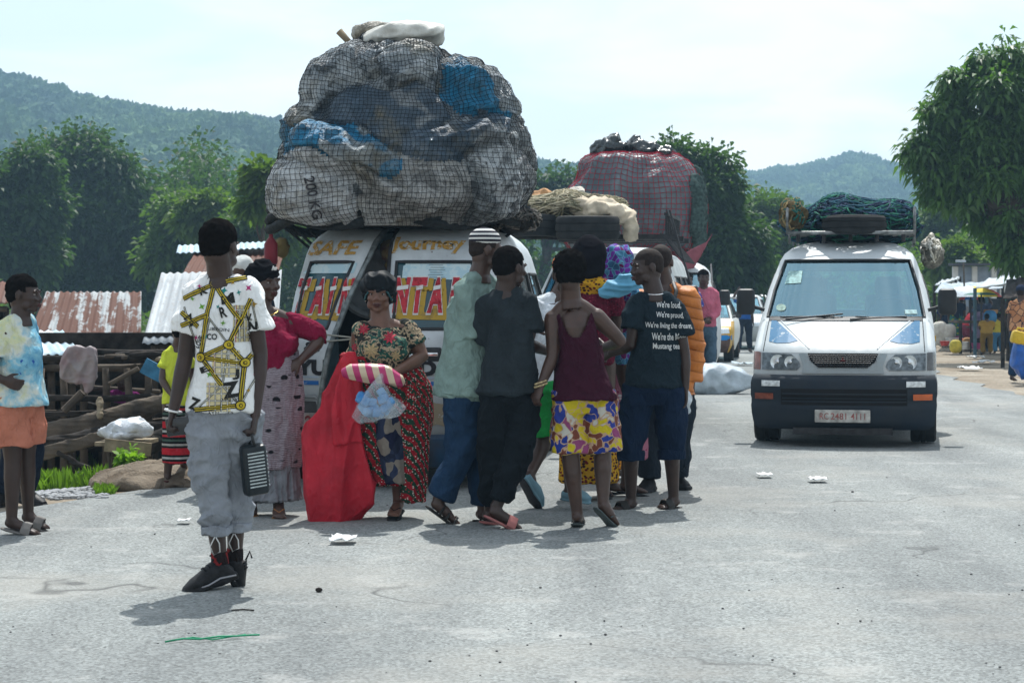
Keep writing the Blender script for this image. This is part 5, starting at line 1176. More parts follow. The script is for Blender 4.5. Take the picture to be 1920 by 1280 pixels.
# ------------------------------------------------------------------ cloth patterns
def m_tiedye():
    t = NT('tie_dye', .9, spec=.1); w1 = t.warp(5, .12); a = t.ramp(t.noise(4.2, 5, .6, co=w1), [(.36,(.05,.22,.42)),(.46,(.22,.48,.60)),(.54,(.62,.66,.60)),(.62,(.60,.62,.36)),(.72,(.30,.52,.62))])
    n = t.n.new('ShaderNodeVectorMath'); n.operation = 'DISTANCE'; t.l.new(t.co, n.inputs[0]); n.inputs[1].default_value = (.07,-.1,.98); r = n.outputs['Value']
    rg = t.ramp(t.math('SINE', t.math('MULTIPLY', r, 150.0)), [(.45,0),(.6,1)]); near = t.ramp(r, [(.06,1),(.10,0)]); sp = t.ramp(t.voro(34), [(.3,1),(.42,0)])
    t.col(t.mix(t.math('MULTIPLY', t.math('MULTIPLY', near, rg), sp), a, (.03,.10,.36))); folds(t); return t.m
def m_ikat():
    t = NT('ikat_cloth', .9, spec=.1); w = t.warp(9, .03); p = t.sep(w)
    rows = t.math('FRACT', t.math('MULTIPLY', p[2], 15.0)); bl = t.voro(1, co=t.map((11,11,15), co=w), rnd=.75); dash = t.ramp(bl, [(.25,1),(.32,0)])
    row = t.math('LESS_THAN', rows, .42); dk = t.math('MULTIPLY', t.math('MAXIMUM', dash, 0.0), row)
    wv = t.ramp(t.wave(28, 3, co=w), [(.35,0),(.6,1)]); base = t.mix(wv, (.20,.165,.185), (.31,.27,.30)); ln = t.ramp(t.noise(30, 2, co=t.map((1,1,9), co=w)), [(.52,0),(.56,1)])
    base = t.mix(t.math('MULTIPLY', ln, .5), base, (.09,.07,.09)); t.col(t.mix(dk, base, (.012,.011,.014))); folds(t); return t.m
def m_floral():
    t = NT('floral_cloth', .85, spec=.15); w = t.warp(14, .05); a = t.ramp(t.noise(11, 4, .6, co=w), [(.40,(.02,.024,.02)),(.44,(.34,.26,.17)),(.50,(.02,.07,.055)),(.56,(.03,.12,.09)),(.60,(.30,.23,.15)),(.64,(.015,.03,.03))], 'CONSTANT')
    d = t.ramp(t.noise(38, 3, .6), [(.58,0),(.61,1)]); t.col(t.mix(d, a, (.02,.02,.02))); folds(t); return t.m
def m_dots(name, ground, dot1, dot2, sc=55, th=.3, green=None, gs=7):
    t = NT(name, .9, spec=.1); v = t.voro(sc, co=t.map((1,1,1.35)), rnd=.8); cc = t.voro(sc, co=t.map((1,1,1.35)), rnd=.8, out='Color'); k = t.math('GREATER_THAN', t.sep(cc)[0], .5)
    g = ground
    if green: g = t.mix(t.ramp(t.wave(gs, 4, d='DIAGONAL'), [(.45,0),(.55,1)]), ground, green)
    t.col(t.mix(t.ramp(v, [(th,1),(th+.06,0)]), g, t.mix(k, dot1, dot2))); folds(t); return t.m
def m_stripes(name, cols, scale, co=None, rot=(0,0,0)):
    t = NT(name, .9, spec=.1); p = t.sep(t.map(rot=rot)); f = t.math('FRACT', t.math('MULTIPLY', p[2], scale)); n = len(cols)
    t.col(t.ramp(f, [(i/n, c) for i, c in enumerate(cols)], 'CONSTANT')); folds(t); return t.m
def m_patch(name, stops, sc=9, wa=.12, det=3, sc2=None):
    t = NT(name, .88, spec=.12); w = t.warp(8, wa); c = t.sep(t.voro(sc, co=w, out='Color'))
    a = t.ramp(c[0], [(i/len(stops), s) for i, s in enumerate(stops)], 'CONSTANT'); e = t.ramp(t.voro(sc, 'DISTANCE_TO_EDGE', co=w), [(.03,1),(.06,0)])
    t.col(t.mix(e, a, sc2) if sc2 else a); folds(t); return t.m
def plastic_bag(name, tint=(.75,.82,.86), a=.22):
    t = NT(name, .18, spec=.6); tr = t.n.new('ShaderNodeBsdfTransparent'); tr.inputs[0].default_value = (.93,.96,.98,1); ms = t.n.new('ShaderNodeMixShader'); fr = t.ramp(t.noise(9, 5, .7), [(.35,a*.5),(.7,min(1,a*1.7))])
    t.col(tint); t.l.new(fr, ms.inputs[0]); t.l.new(tr.outputs[0], ms.inputs[1]); t.l.new(t.b.outputs[0], ms.inputs[2]); t.l.new(ms.outputs[0], t.n['Material Output'].inputs[0]); t.bump(t.noise(16,4,.7), .9, .02); return t.m
def put(root, d): 
    b0 = root.location; return lambda px, py, dd=0: at(px, py, d+dd)-b0

# ---- person in the printed T-shirt, back to us
d = 9.5
r1, P = person('person in a white T-shirt printed with yellow chains, back to camera, foreground', d, dict(head=(413,463),neck=(413,520),sa=(366,552),sb=(464,550),ea=(347,672),eb=(489,664,.02),wa=(325,770,-.05),wb=(478,778,-.06),
    ha=(390,770),hb=(448,770),ka=(393,880,-.02),kb=(446,878,.08),aa=(413,1058,0),ab=(440,1050,.1),ta=(352,1100,-.08),tb=(454,1092,.10),hand_a=dict(curl=.9,grip=True,n=(1,0,0)),hand_b=dict(curl=1.0,grip=True,n=(-1,0,0))), 180, (158,4,0), hair='short', skin=SKIN3)
sh = top(r1, P, cloth('tee_white', (.82,.83,.82), .04), .62, .0, .028, flare=.01, sl=.078, neckr=.07)
l_ = put(r1, d); sb_ = bvh_of(sh.data); CR = mk('chain_black',(.02,.02,.018),.8,bump=0); CY = mk('chain_yellow',(.50,.38,.03),.8,.15,40,0)
def sd1(nm, bm, mat, off=.003, **k): return decal(nm, bm, (0,-1,0), (1,0,0), (0,0,1), sb_, mat, sh, off, .018, **k)
def pl(*pts): return [(l_(x,y).x, l_(x,y).z) for x, y in pts]
def strip(a, b, w):
    A, Bq = l_(*a), l_(*b); dx, dz = Bq.x-A.x, Bq.z-A.z; L = math.hypot(dx,dz); n = (-dz/L*w, dx/L*w); return [(A.x-n[0],A.z-n[1]),(Bq.x-n[0],Bq.z-n[1]),(Bq.x+n[0],Bq.z+n[1]),(A.x+n[0],A.z+n[1])]
BELT2 = [((350,575),(372,640)),((420,560),(476,600)),((400,600),(384,668)),((425,720),(457,757)),((425,720),(380,760)),((436,645),(425,720)),((475,560),(492,640)),((492,640),(485,700)),((485,700),(457,757)),((395,590),(436,645))]
hubs = [(406,532),(436,645),(462,679),(457,757),(384,668)]
for a, b in (((348,560),(406,532)),((406,532),(466,520)),((406,532),(395,590)),((406,532),(455,600)),((455,600),(436,645)),((384,668),(436,645)),((436,645),(475,560)),((436,645),(462,679)),((462,679),(457,757)),((384,668),(462,679)),((384,668),(425,720)),((395,590),(345,610)),((395,590),(384,668)),((457,757),(372,765)),((345,585),(378,612)),((462,679),(492,640))):
    sd1('belt_print', poly_bm([strip(a, b, .0118)]), CR, .0025); sd1('belt_print', poly_bm([strip(a, b, .0072)]), CY, .004); sd1('belt_print', poly_bm([strip(a, b, .0022)]), CR, .0055)
for a, b in BELT2:
    sd1('chain_print', poly_bm([strip(a, b, .0048)]), CR, .002); sd1('chain_print', poly_bm([strip(a, b, .0026)]), mk('chain_grey',(.35,.35,.30),.8,bump=0), .0032)
for x, y in hubs:
    c = l_(x,y); rr = lambda q: [(c.x+q*math.cos(a), c.z+q*math.sin(a)) for a in np.linspace(0,6.283,16,False)]
    sd1('medallion', poly_bm([rr(.024)]), CR, .006); sd1('medallion', poly_bm([rr(.019)]), CY, .0075); sd1('medallion', poly_bm([rr(.009)]), CR, .009); sd1('medallion', poly_bm([rr(.005)]), CY, .0105)
PLD = mk('plaid_tan',(.60,.52,.30),.85,bump=0)
for (x0,y0,x1,y1) in ((443,572,472,640),(405,655,455,705),(395,715,440,768)):
    sd1('plaid_patch', poly_bm([pl((x0,y1),(x1,y1),(x1,y0),(x0,y0))]), PLD, .0015)
    for i in range(4):
        xx = x0+(x1-x0)*(i+.5)/4; yy = y0+(y1-y0)*(i+.5)/4
        for mt, ww, o in ((CR,.0035,.0028),(mk('plaid_white',(.7,.7,.66),.8,bump=0),.0014,.0036)):
            sd1('plaid_line', poly_bm([strip((xx,y0),(xx,y1),ww)]), mt, o); sd1('plaid_line', poly_bm([strip((x0,yy),(x1,yy),ww)]), mt, o)
    sd1('plaid_line', poly_bm([strip((x0+5,y0),(x0+5,y1),.001)]), mk('plaid_red',(.4,.03,.03),.8,bump=0), .0034)
def stext(s, x, y, w_, h_, ang=0, mt=CR, bold=.01, off=.004):
    q = R(ang); c = l_(x,y); ux = (math.cos(q),0,math.sin(q)); uz = (-math.sin(q),0,math.cos(q)); decal('shirt_print', text_bm(s,1,bold), (c.x,-1,c.z), ux, uz, sb_, mt, sh, off, .02, fit=(w_,h_))
stext('AYNLNO',439,747,.085,.018); stext('LIBEQIN',417,617,.10,.016,-5); stext('Z',440,728,.075,.075,8,bold=.05); stext('M',432,560,.06,.05,10,bold=.05); stext('Z',372,755,.05,.06,-20,bold=.04); stext('V',470,595,.03,.04,0,bold=.04); stext('AYNLNO',413,520,.11,.02,0)
stext('LOVE',380,640,.06,.03,60,bold=.03); stext('AYNLNO',420,770,.12,.014,0); stext('N',478,612,.04,.05,0,bold=.05); stext('E',392,690,.05,.03,20,bold=.04); stext('J',448,700,.03,.05,0,bold=.04); stext('CO',405,630,.05,.03,0,bold=.03); stext('LINNOJ',404,662,.05,.012,0); stext('R',425,585,.03,.05,15,bold=.03); stext('Z',363,600,.05,.05,40,bold=.05); stext('K',386,545,.04,.04,20,bold=.04)
for i, (x,y) in enumerate(((378,537),(452,548),(385,575),(440,530),(373,632),(425,545),(366,560),(400,560),(470,540),(415,575),(425,605),(480,570),(480,700),(392,630),(400,700),(470,730))):
    c = l_(x,y); q = .011+.003*(i%3); pts = []
    for k in range(8): a = math.pi/4*k+.3*i; rr_ = q if k%2 == 0 else q*.38; pts.append((c.x+rr_*math.cos(a), c.z+rr_*math.sin(a)))
    sd1('cross_print', poly_bm([pts]), mk('cross%d' % (i%4), ((.42,.03,.16),(.02,.22,.20),(.12,.30,.03),(.30,.18,.02))[i%4], .8, bump=0), .0035)
tr_ = legs(r1, P, cloth('trousers_grey', (.25,.27,.30), .15), 1.66, .026, wr=[(.012, 17, (1,1,1.3), 21, True),(.005, 38, (1,1,1.6), 22, True)], hem_r=.064, crotch=.1)
m = MB()
for q in 'ab':
    T = lerp(P['k'+q],P['a'+q],.60); T2 = lerp(P['k'+q],P['a'+q],.665)
    for k in range(3): c = lerp(T, T2, k/2); m.tube([c+Vector((.068*math.cos(a),.068*math.sin(a),.006*math.sin(3*a+k))) for a in np.linspace(0,6.283,18,False)], .010, 6, closed=True)
link('rolled_cuffs', fuse(m, 'rolled_cuffs', .006, 1, [(.003,40,(1,1,1),5,True)]), MATS['trousers_grey'], r1)
m = MB()
for q, s in (('a',1),('b',-1)): c = lerp(P['k'+q],P['a'+q],.69)+Vector((0,-.07,0)); m.tube([c+Vector((.0,0,0)), c+Vector((-.022,0,-.045)), c+Vector((-.005,0,-.085)), c+Vector((.025,0,-.07)), c+Vector((.022,0,-.03)), c+Vector((.005,0,0))], .0032, 5)
m.build('drawcord', mk('cord_white',(.7,.7,.68),.7,bump=0), r1, True)
m = MB()
for q in 'ab': m.tube([lerp(P['k'+q],P['a'+q],.86), P['a'+q]], [.040,.043], 16)
link('socks', fuse(m,'socks',.007,1), m_patch('sock_red_black',[(.02,.015,.015),(.015,.012,.012),(.22,.02,.02),(.02,.01,.01)],26,.05), r1)
for q in 'ab':
    s_ = slipper(r1, P, q, mk('sneaker_black',(.012,.012,.013),.5,.4,30,.4,120,.003,spec=.2), kind='sneaker', name='shoe')
    h, fd, sd2, nu, T = (P[k+q] for k in ('heel','fd','sd','nu','tip')); L = (T-h).length
    m = MB()
    for s in (-1,1): m.tube([h+fd*(-.02)+sd2*s*.045-nu*.02, h+fd*L*.3+sd2*s*.055-nu*.006, h+fd*L*.6+sd2*s*.056-nu*.018, h+fd*L*.95+sd2*s*.04-nu*.02], .0042, 5)
    m.build('shoe_line', mk('shoe_silver',(.30,.30,.32),.3,bump=0), s_, True)
    m = MB()
    for f_ in (.3,.42,.54): c = h+fd*L*f_+nu*(.075-.05*f_); m.tube([c-sd2*.028, c+nu*.010, c+sd2*.028], .005, 5)
    m.tube([h+fd*L*.25+nu*.07, h+fd*L*.2+nu*.11-fd*.02, h+fd*L*.32+nu*.10], .005, 5); m.build('laces', RUB, s_, True)
m = MB(); c = P['wa']; m.tube([c+Vector((.038*math.cos(a),.036*math.sin(a),-.008*math.cos(a)+.0)) for a in np.linspace(0,6.283,20,False)], .006, 8, closed=True); m.build('bracelet', mk('silver',(.75,.75,.74),.25,bump=0,metal=.8), r1, True)
m = MB(); m.box((0,0,0),(.155,.022,.085),ry=R(-8),bev=.008); o = m.build('phone', mk('phone_black',(.012,.013,.016),.25,.2,bump=0,spec=.6), None, smooth='auto', loc=at(342,798,9.43)); tag(o, 'black phone in the foreground person\'s left hand', 'phone')
rd = thing('radio', 'black portable radio with a grille of white slots hanging from the foreground person\'s hand', 'radio', at(477,880,9.44), R(28)); rd.rotation_euler = (R(4), R(-7), R(28))
m = MB(); m.box((0,0,0),(.12,.075,.24),bev=.02); m.build('case', mk('radio_black',(.012,.018,.022),.4,.3,20,.2,spec=.3), rd, smooth='auto')
m = MB(); 
for i in range(11): m.box((0,-.039,.085-.016*i),(.082,.004,.006))
m.box((0,-.038,.005),(.09,.003,.19)) if False else None
m.build('grille', mk('radio_slots',(.45,.50,.50),.4,.2,30,0), rd)
m = MB(); m.tube([(-.0,-.03,.12),(-.005,-.02,.175),(.0,.0,.19),(.005,.02,.175),(0,.03,.12)], .007, 8); m.build('handle', TRIM, rd, True)
m = MB()
for i in range(9): m.box((.0615,0,.08-.02*i),(.004,.045,.008))
m.build('dial', MATS['radio_slots'], rd)

# ---- person at the left edge
d = 11.66
r2, P = person('person in a blue tie-dye T-shirt and salmon shorts at the left edge', d, dict(head=(47,553),neck=(38,594),sa=(6,622,-.11),sb=(55,620,.11),ea=(-26,700,-.13),eb=(48,700,.2),wa=(6,712,-.17),wb=(52,770,.16),ha=(20,748,-.05),hb=(50,746,.06),
    ka=(24,862,-.05),kb=(50,856,.08),aa=(22,972,-.06),ab=(53,962,.12),ta=(76,1001,-.06),tb=(93,990,.12),hand_a=dict(curl=.7)), 62, (82,2,0), hscale=.93, skin=SKIN3, hair='short')
top(r2, P, m_tiedye(), .55, .035, .035, sl=.062, flare=.015); legs(r2, P, cloth('salmon', (.46,.17,.11), .1), .78, .016, 'shorts', flare=.012)
for q in 'ab': slipper(r2, P, q, mk('slide_grey',(.16,.15,.14),.7,.2), kind='slide')
d = 13.4
r2b, P = person('person in dark trousers and black trainers hidden behind the person in tie-dye', d, dict(head=(46,566),neck=(40,602),sa=(5,630),sb=(52,630),ea=(5,700),eb=(52,700),wa=(15,760),wb=(45,760),ha=(18,765),hb=(50,765),ka=(25,850,.05),kb=(62,850),aa=(8,925,.1),ab=(48,920),ta=(-10,945,0),tb=(80,940,-.08)), 60, (70,0,0), hscale=.9, voxel=.01, face=False)
top(r2b, P, cloth('tee_dark2',(.04,.05,.06)), .55, .02); legs(r2b, P, cloth('jeans_dark', (.010,.016,.03)), 1.95, .015)
for q in 'ab': slipper(r2b, P, q, MATS['sneaker_black'], kind='sneaker', name='shoe')

# ---- person in yellow
d = 14.5
r3, P = person('person in a yellow T-shirt and striped skirt walking away by the dirt verge', d, dict(head=(338,624),neck=(334,650),sa=(315,668),sb=(350,668),ea=(304,712,-.05),eb=(360,712),wa=(318,735,-.14),wb=(355,745),ha=(322,752),hb=(344,752),
    ka=(320,820),kb=(343,815,.08),aa=(314,890,0),ab=(345,878,.2),ta=(322,908,.13),tb=(350,898,.35)), 195, (200,5,0), hscale=.78, skin=SKIN, voxel=.008, face=False)
top(r3, P, cloth('tee_yellow', (.56,.64,.06), .08), .5, .02, .028, sl=.062); l_ = put(r3, d)
gown(r3, P, [(l_(334,738),.095,.08),(l_(334,775),.115,.095),(l_(334,820),.125,.10),(l_(333,868),.12,.105)], m_stripes('stripe_skirt', [(.01,.01,.01),(.42,.42,.40),(.01,.01,.01),(.45,.02,.03),(.45,.02,.03),(.45,.02,.03),(.02,.02,.02),(.40,.38,.35),(.01,.01,.01),(.06,.10,.08),(.01,.01,.01),(.45,.03,.04)], 5.2))
for q in 'ab': slipper(r3, P, q, mk('sandal_maroon',(.08,.02,.02),.7), kind='flip')

# ---- person in maroon
d = 12.65
r4, P = person('person in a maroon top and black headwrap with one hand on her hip', d, dict(head=(497,530),neck=(490,578),sa=(463,605,-.03),sb=(545,603,.03),ea=(448,690),eb=(607,632,.02),wa=(462,762,-.08),wb=(563,676,-.08),ha=(485,735),hb=(535,735),
    ka=(480,850),kb=(530,850),aa=(472,938,.1),ab=(522,938,-.04),ta=(470,962,-.08),tb=(524,971,-.22),hand_b=dict(d=(-.8,-.1,-.5),n=(0,.9,-.3),curl=.4)), 18, (48,4,0), skin=SKIN, hair=None, fat=1.12, bust=1.15)
top(r4, P, cloth('top_maroon', (.18,.008,.035), .15), 1.12, -.10, .012, sl=.066, neckr=.09, drop=1); l_ = put(r4, d)
gown(r4, P, [(l_(508,655),.165,.13),(l_(509,700),.195,.15),(l_(510,770),.20,.155),(l_(510,830),.185,.15),(l_(511,876),.175,.14)], m_ikat(), 'wrap_skirt')
gown(r4, P, [(l_(511,850),.15,.12),(l_(512,900),.165,.13),(l_(514,937),.175,.14)], cloth('underskirt_grey', (.20,.21,.23), .2), 'underskirt', wr=[(.011,34,(3,3,.12),4,True)])
def wrapmesh(root, P, parts, mat, name, wr, vox=.007):
    m = MB(); M, k = P['M'], P['kh']
    for p, r_ in parts: m.ball(M @ (Vector(p)*k), tuple(x*k for x in r_), 20, M.to_3x3())
    return link(name, fuse(m, name, vox, 1, wr), mat, root)
BLKW = mk('wrap_black', (.008,.008,.010), 1.0, .3, 20, .5, 90, .004, spec=.03)
wrapmesh(r4, P, [((0,.025,.056),(.092,.108,.088)),((0,.085,.04),(.07,.07,.07))], BLKW, 'headwrap', [(.006,30,(1,1,2.5),3,True)])
m = MB(); M, k = P['M'], P['k']
for i in range(16): m.ball(M @ Vector((-.01+.008*(i%5)-.0, -.072-.004*(i//5), .085+.008*(i//5))), .0045, 6)
m.build('headwrap_beads', mk('beads_white',(.7,.7,.68),.4,bump=0), r4, True)
m = MB(); m.tube([P['sc']+Vector((.062*math.cos(a),.06*math.sin(a)-.03,.075-.03*max(0,-math.sin(a)))) for a in np.linspace(0,6.283,26,False)], .004, 5, closed=True); m.build('necklace', mk('gold',(.5,.32,.08),.3,metal=.8,bump=0), r4, True)
for q in 'ab': slipper(r4, P, q, mk('flip_orange',(.28,.13,.05),.7,.2), kind='flip')

# ---- person with the knitted cap seen over shoulders
def fig(label, d, x, ytop, yaw, topm, botm=None, skin=SKIN, k=1.0, arms='down', hair='short', leg='trousers', lean=0, vox=.012, group=None, zb=0.0, sleeve=.55, feet=True, face=True, hyaw=None, skirt=None, H=1.70, fat=1.0, stride=0.0, hands=True, shoe=None, loose=.025):
    """figure built from height; x = column of the body, ytop = row of the head's top"""
    s = F/d; X = lambda dx: x+dx*s*k; zt = CH-(ytop-YH)/s
    hh = zt-zb; q = hh/1.70; Z = lambda z: YH-(zb+z*q-CH)*s; c, sn = math.cos(R(yaw)), math.sin(R(yaw)); W = .165*k; w2 = .09*k
    # a = image left
    sg = 1 if c >= 0 else -1
    f = lambda side, wd, fo=0: (side*wd*abs(c) + fo*sn, (side*wd*sn*sg - fo*c))
    def J(side, wd, z, fo=0, lx=0): a, b = f(side, wd, fo); return (X((a+lx)/k), Z(z), b)
    D = dict(head=(X(.02*sn+lean*.9), Z(1.585), -.02*c), neck=(X(lean*.8), Z(1.44), 0))
    for n_, sd in (('a',-1),('b',1)):
        D['s'+n_] = J(sd, W, 1.37, 0, lean*.7); D['h'+n_] = J(sd, w2, .90); st = stride*sd
        D['k'+n_] = J(sd, w2*1.05, .5, .04+st*.5); D['a'+n_] = J(sd, w2*1.1, .09, st); D['t'+n_] = J(sd, w2*1.3, .02, st+.17)
        if arms == 'down' or (arms == 'up_a' and sd > 0) or (arms == 'up_b' and sd < 0): D['e'+n_] = J(sd, W*1.25, 1.08, -.03); D['w'+n_] = J(sd, W*1.3, .82, .06)
        elif arms == 'front': D['e'+n_] = J(sd, W*1.2, 1.1, .02); D['w'+n_] = J(sd, W*.25, 1.0, .24)
        elif arms == 'reach': D['e'+n_] = J(sd, W*1.15, 1.13, .12); D['w'+n_] = J(sd, W*.9, 1.22, .36)
        else: D['e'+n_] = J(sd, W*1.7, 1.48, .05); D['w'+n_] = J(sd, W*1.1, 1.68, .06)
    root, P = person(label, d, D, yaw, (yaw if hyaw is None else hyaw, 2, 0), skin=skin, hscale=k*q**.5, hair=hair, voxel=vox, face=face, base=Vector(((x-960)*d/F, d, zb)), group=group, fat=fat, hands=hands, feet=feet)
    if topm: top(root, P, topm, sleeve, .0, loose, vox=max(.0085,vox*1.05))
    if botm and leg: legs(root, P, botm, 1.95 if leg == 'trousers' else .9, .015, leg, vox=max(.0085,vox*1.05))
    if skirt:
        l_ = lambda z, dx=0: Vector(((dx), 0, z*q)); mm, zz0, zz1, w_ = skirt
        gown(root, P, [(l_(zz1), .16*k, .12*k), (l_((zz0+zz1)*.5), w_*.95, w_*.75), (l_(zz0), w_, w_*.8)], mm, vox=max(.009,vox*1.05), side=Vector((1,0,0)))
    if shoe:
        for n_ in 'ab': slipper(root, P, n_, shoe, kind='flip')
    return root, P
r5, P = fig('person in a white knitted cap, mostly hidden behind the printed T-shirt', 14.2, 455, 484, 175, cloth('shirt_navy',(.03,.04,.06)), cloth('jeans_dark2',(.03,.04,.06)), hair=None)
wrapmesh(r5, P, [((0,.02,.052),(.085,.098,.077))], mk('knit_white',(.58,.60,.58),.9,.1,10,.9,150,.006), 'knitted_cap', [(.003,70,(1,1,1),3,False)])

# ---- person in the middle, facing us
d = 12.55
r6, P = person('person in a floral T-shirt and black bonnet cap facing the camera', d, dict(head=(710,552),neck=(714,602),sa=(680,624,-.02),sb=(759,620,.02),ea=(666,700,.10),eb=(795,668,-.02),wa=(676,752,.06),wb=(737,700,-.22),ha=(700,735),hb=(754,735),
    ka=(690,850,.05),kb=(744,840,-.03),aa=(655,946,.14),ab=(747,937,.0),ta=(606,969,.06),tb=(736,967,-.2),hand_b=dict(d=(-.85,-.25,-.25),n=(0,.2,-1),curl=1.0,grip=True)), -12, (-3,3,0), skin=SKIN2, hair=None, fat=1.27, bust=1.35)
s6 = top(r6, P, m_floral(), .62, -.04, .012, sl=.076, neckr=.1, drop=1); l_ = put(r6, d); b6 = bvh_of(s6.data)
PET = mk('flower_red',(.36,.03,.05),.8,.2,60,0); PTT = mk('flower_tan',(.36,.27,.14),.8,.2,60,0)
for i, (x,y,rr_,mt) in enumerate(((739,597,.048,PET),(733,632,.044,PET),(684,617,.038,PET),(700,656,.055,PTT),(667,650,.03,PET),(772,612,.03,MATS['floral_cloth']),(745,665,.035,PTT))):
    c = l_(x,y)
    for k in range(8):
        a = k*math.pi/4+i*.4; w_ = .34; tipx, tipz = c.x+rr_*math.cos(a), c.z+rr_*math.sin(a)
        decal('flower_petal', poly_bm([[(c.x,c.z),(c.x+rr_*.55*math.cos(a-w_),c.z+rr_*.55*math.sin(a-w_)),(tipx,tipz),(c.x+rr_*.55*math.cos(a+w_),c.z+rr_*.55*math.sin(a+w_))]]), (0,-1,0), (1,0,0), (0,0,1), b6, mt, s6, .003+.0003*k, .02)
RD_ = m_dots('red_dot_cloth', (.27,.012,.02), (.60,.55,.48), (.5,.03,.04), 62, .27, (.015,.05,.03), 9)
gown(r6, P, [(l_(732,688),.19,.145),(l_(738,730),.235,.17),(l_(738,780),.245,.18),(l_(735,850),.225,.17),(l_(738,905),.20,.16)], RD_, 'wrap_skirt')
gown(r6, P, [(l_(772,720,-.1),.085,.09),(l_(778,800,-.1),.085,.09),(l_(776,880,-.1),.085,.085),(l_(772,938,-.08),.085,.07)], RD_, 'skirt_fold', side=Vector((1,0,0)))
gown(r6, P, [(l_(680,668,-.12),.075,.06),(l_(684,740,-.14),.085,.06),(l_(692,800,-.14),.08,.05),(l_(703,868,-.12),.055,.04)], RD_, 'skirt_end', side=Vector((1,0,0)))
gown(r6, P, [(l_(722,770,-.13),.085,.08),(l_(730,830,-.14),.085,.085),(l_(742,905,-.12),.07,.075)], m_patch('navy_patch_cloth',[(.012,.015,.04),(.02,.025,.05),(.22,.19,.16),(.012,.015,.04),(.03,.04,.08)],13,.1), 'trouser_leg', side=Vector((1,0,0)))
wrapmesh(r6, P, [((0,.018,.052),(.112,.112,.092)),((.045,.04,-.01),(.065,.06,.06)),((-.045,.04,-.01),(.065,.06,.06)),((.0,.085,.0),(.07,.05,.08))], mk('bonnet_satin',(.005,.007,.009),.6,.3,12,.4,60,.004,spec=.12), 'bonnet_cap', [(.007,34,(1,1,1),3,True)])
m = MB(); M, k = P['M'], P['k']
m.tube([M @ Vector((.086*math.cos(a), -.068*math.sin(a)*1.0-.012+.004*math.sin(a*15), .052-.085*abs(math.cos(a))**2.5+.004*math.cos(a*17))) for a in np.linspace(-.15,math.pi+.15,60)], .0065, 6); m.build('bonnet_frill', mk('frill_teal',(.015,.07,.08),.35,.3,60,0), r6, True)
m = MB()
for s in (-1,1): m.ball(M @ Vector((s*.083,.0,-.04)), .007, 8)
m.build('earrings', CHROME, r6, True)
for q in 'ab': slipper(r6, P, q, RUB, kind='flip')
REDC = NT('red_weave', .6, spec=.3); REDC.col(REDC.mix(REDC.ramp(REDC.noise(5,4), [(.35,0),(.65,1)]), (.34,.006,.018), (.50,.014,.032))); folds(REDC, .6)
c6 = at(640,970,12.35); c6.z = .01; rc_ = thing('cloth', 'large red woven cloth hanging from the person in floral down to the road', 'cloth', c6); f6 = lambda px, py, dd=0: at(px,py,12.42+dd)-c6
m = MB(); ring(m, [(f6(648,656),.05,.035),(f6(642,690),.085,.05),(f6(634,740),.13,.07),(f6(628,800),.17,.085),(f6(627,860),.205,.10),(f6(633,910),.245,.11),(f6(648,948),.275,.10),(f6(672,966),.20,.07)], [Vector((1,0,-.05))]*4+[Vector((1,0,-.14))]*4, 44, sq=2.4)
link('drape', fuse(m, 'drape', .009, 2, [(.036,6,(2.4,2,.22),11,True),(.006,14,(1.6,1.6,.4),13,True),(.0015,48,(1,1,1),12,True)]), REDC.m, rc_)
m = MB(); ring(m, [(f6(655,660,-.09),.04,.02),(f6(655,720,-.1),.07,.03),(f6(650,780,-.11),.09,.03),(f6(652,832,-.11),.10,.02)], Vector((1,0,.08)), 28); link('drape_fold', fuse(m,'drape_fold',.008,2,[(.014,18,(2,2,.5),15,True)]), REDC.m, rc_)
# bags she holds
bg = thing('bag', 'clear plastic bag full of blue packets held by the person in floral', 'plastic bag', at(711,787,12.1)); lb_ = lambda px,py,dd=0: at(px,py,12.1+dd)-bg.location
m = MB(); ring(m, [(lb_(714,700),.010,.01),(lb_(712,716),.03,.025),(lb_(708,735),.075,.05),(lb_(708,755),.135,.075),(lb_(710,772),.17,.085),(lb_(713,786),.12,.06)], Vector((1,0,-.05)), 28)
me = fuse(m, 'film', .006, 2, [(.008,26,(1,1,.5),5,True)]); link('film', me, plastic_bag('bag_film'), bg)
m = MB()
rg = np.random.RandomState(5)
for i in range(16): x = rg.uniform(675,748); y = rg.uniform(738,775); m.mi = 0; m.box(lb_(x,y,rg.uniform(-.03,.03)),(.075,.03,.05),rz=rg.uniform(-1,1),ry=rg.uniform(-1,1),bev=.012)
m.build('packets', mk('packet_blue',(.03,.18,.45),.4,.6,9,.2,c2=(.18,.36,.56)), bg, smooth='auto')
m = MB(); ring(m, [(lb_(640,700),.02,.03),(lb_(655,697),.045,.055),(lb_(690,700),.06,.07),(lb_(725,704),.06,.07),(lb_(748,716),.045,.05),(lb_(757,722),.02,.02)], Vector((0,0,1)), 24)
me = fuse(m,'bag',.007,2,[(.006,20,(1,1,1),7,True)]); t = NT('pink_stripe_bag', .35, spec=.5); p_ = t.sep(t.map(rot=(0,R(15),0))); f_ = t.math('FRACT', t.math('MULTIPLY', p_[0], 13.0)); t.col(t.mix(t.math('LESS_THAN', f_, .5), (.55,.44,.30), (.42,.02,.12))); t.bump(t.noise(40,3),.3,.005)
o = link('bag', me, t.m); o.location = bg.location+Vector((0,.06,0)); tag(o, 'pink and cream striped bundle tucked under the hand of the person in floral', 'bag')

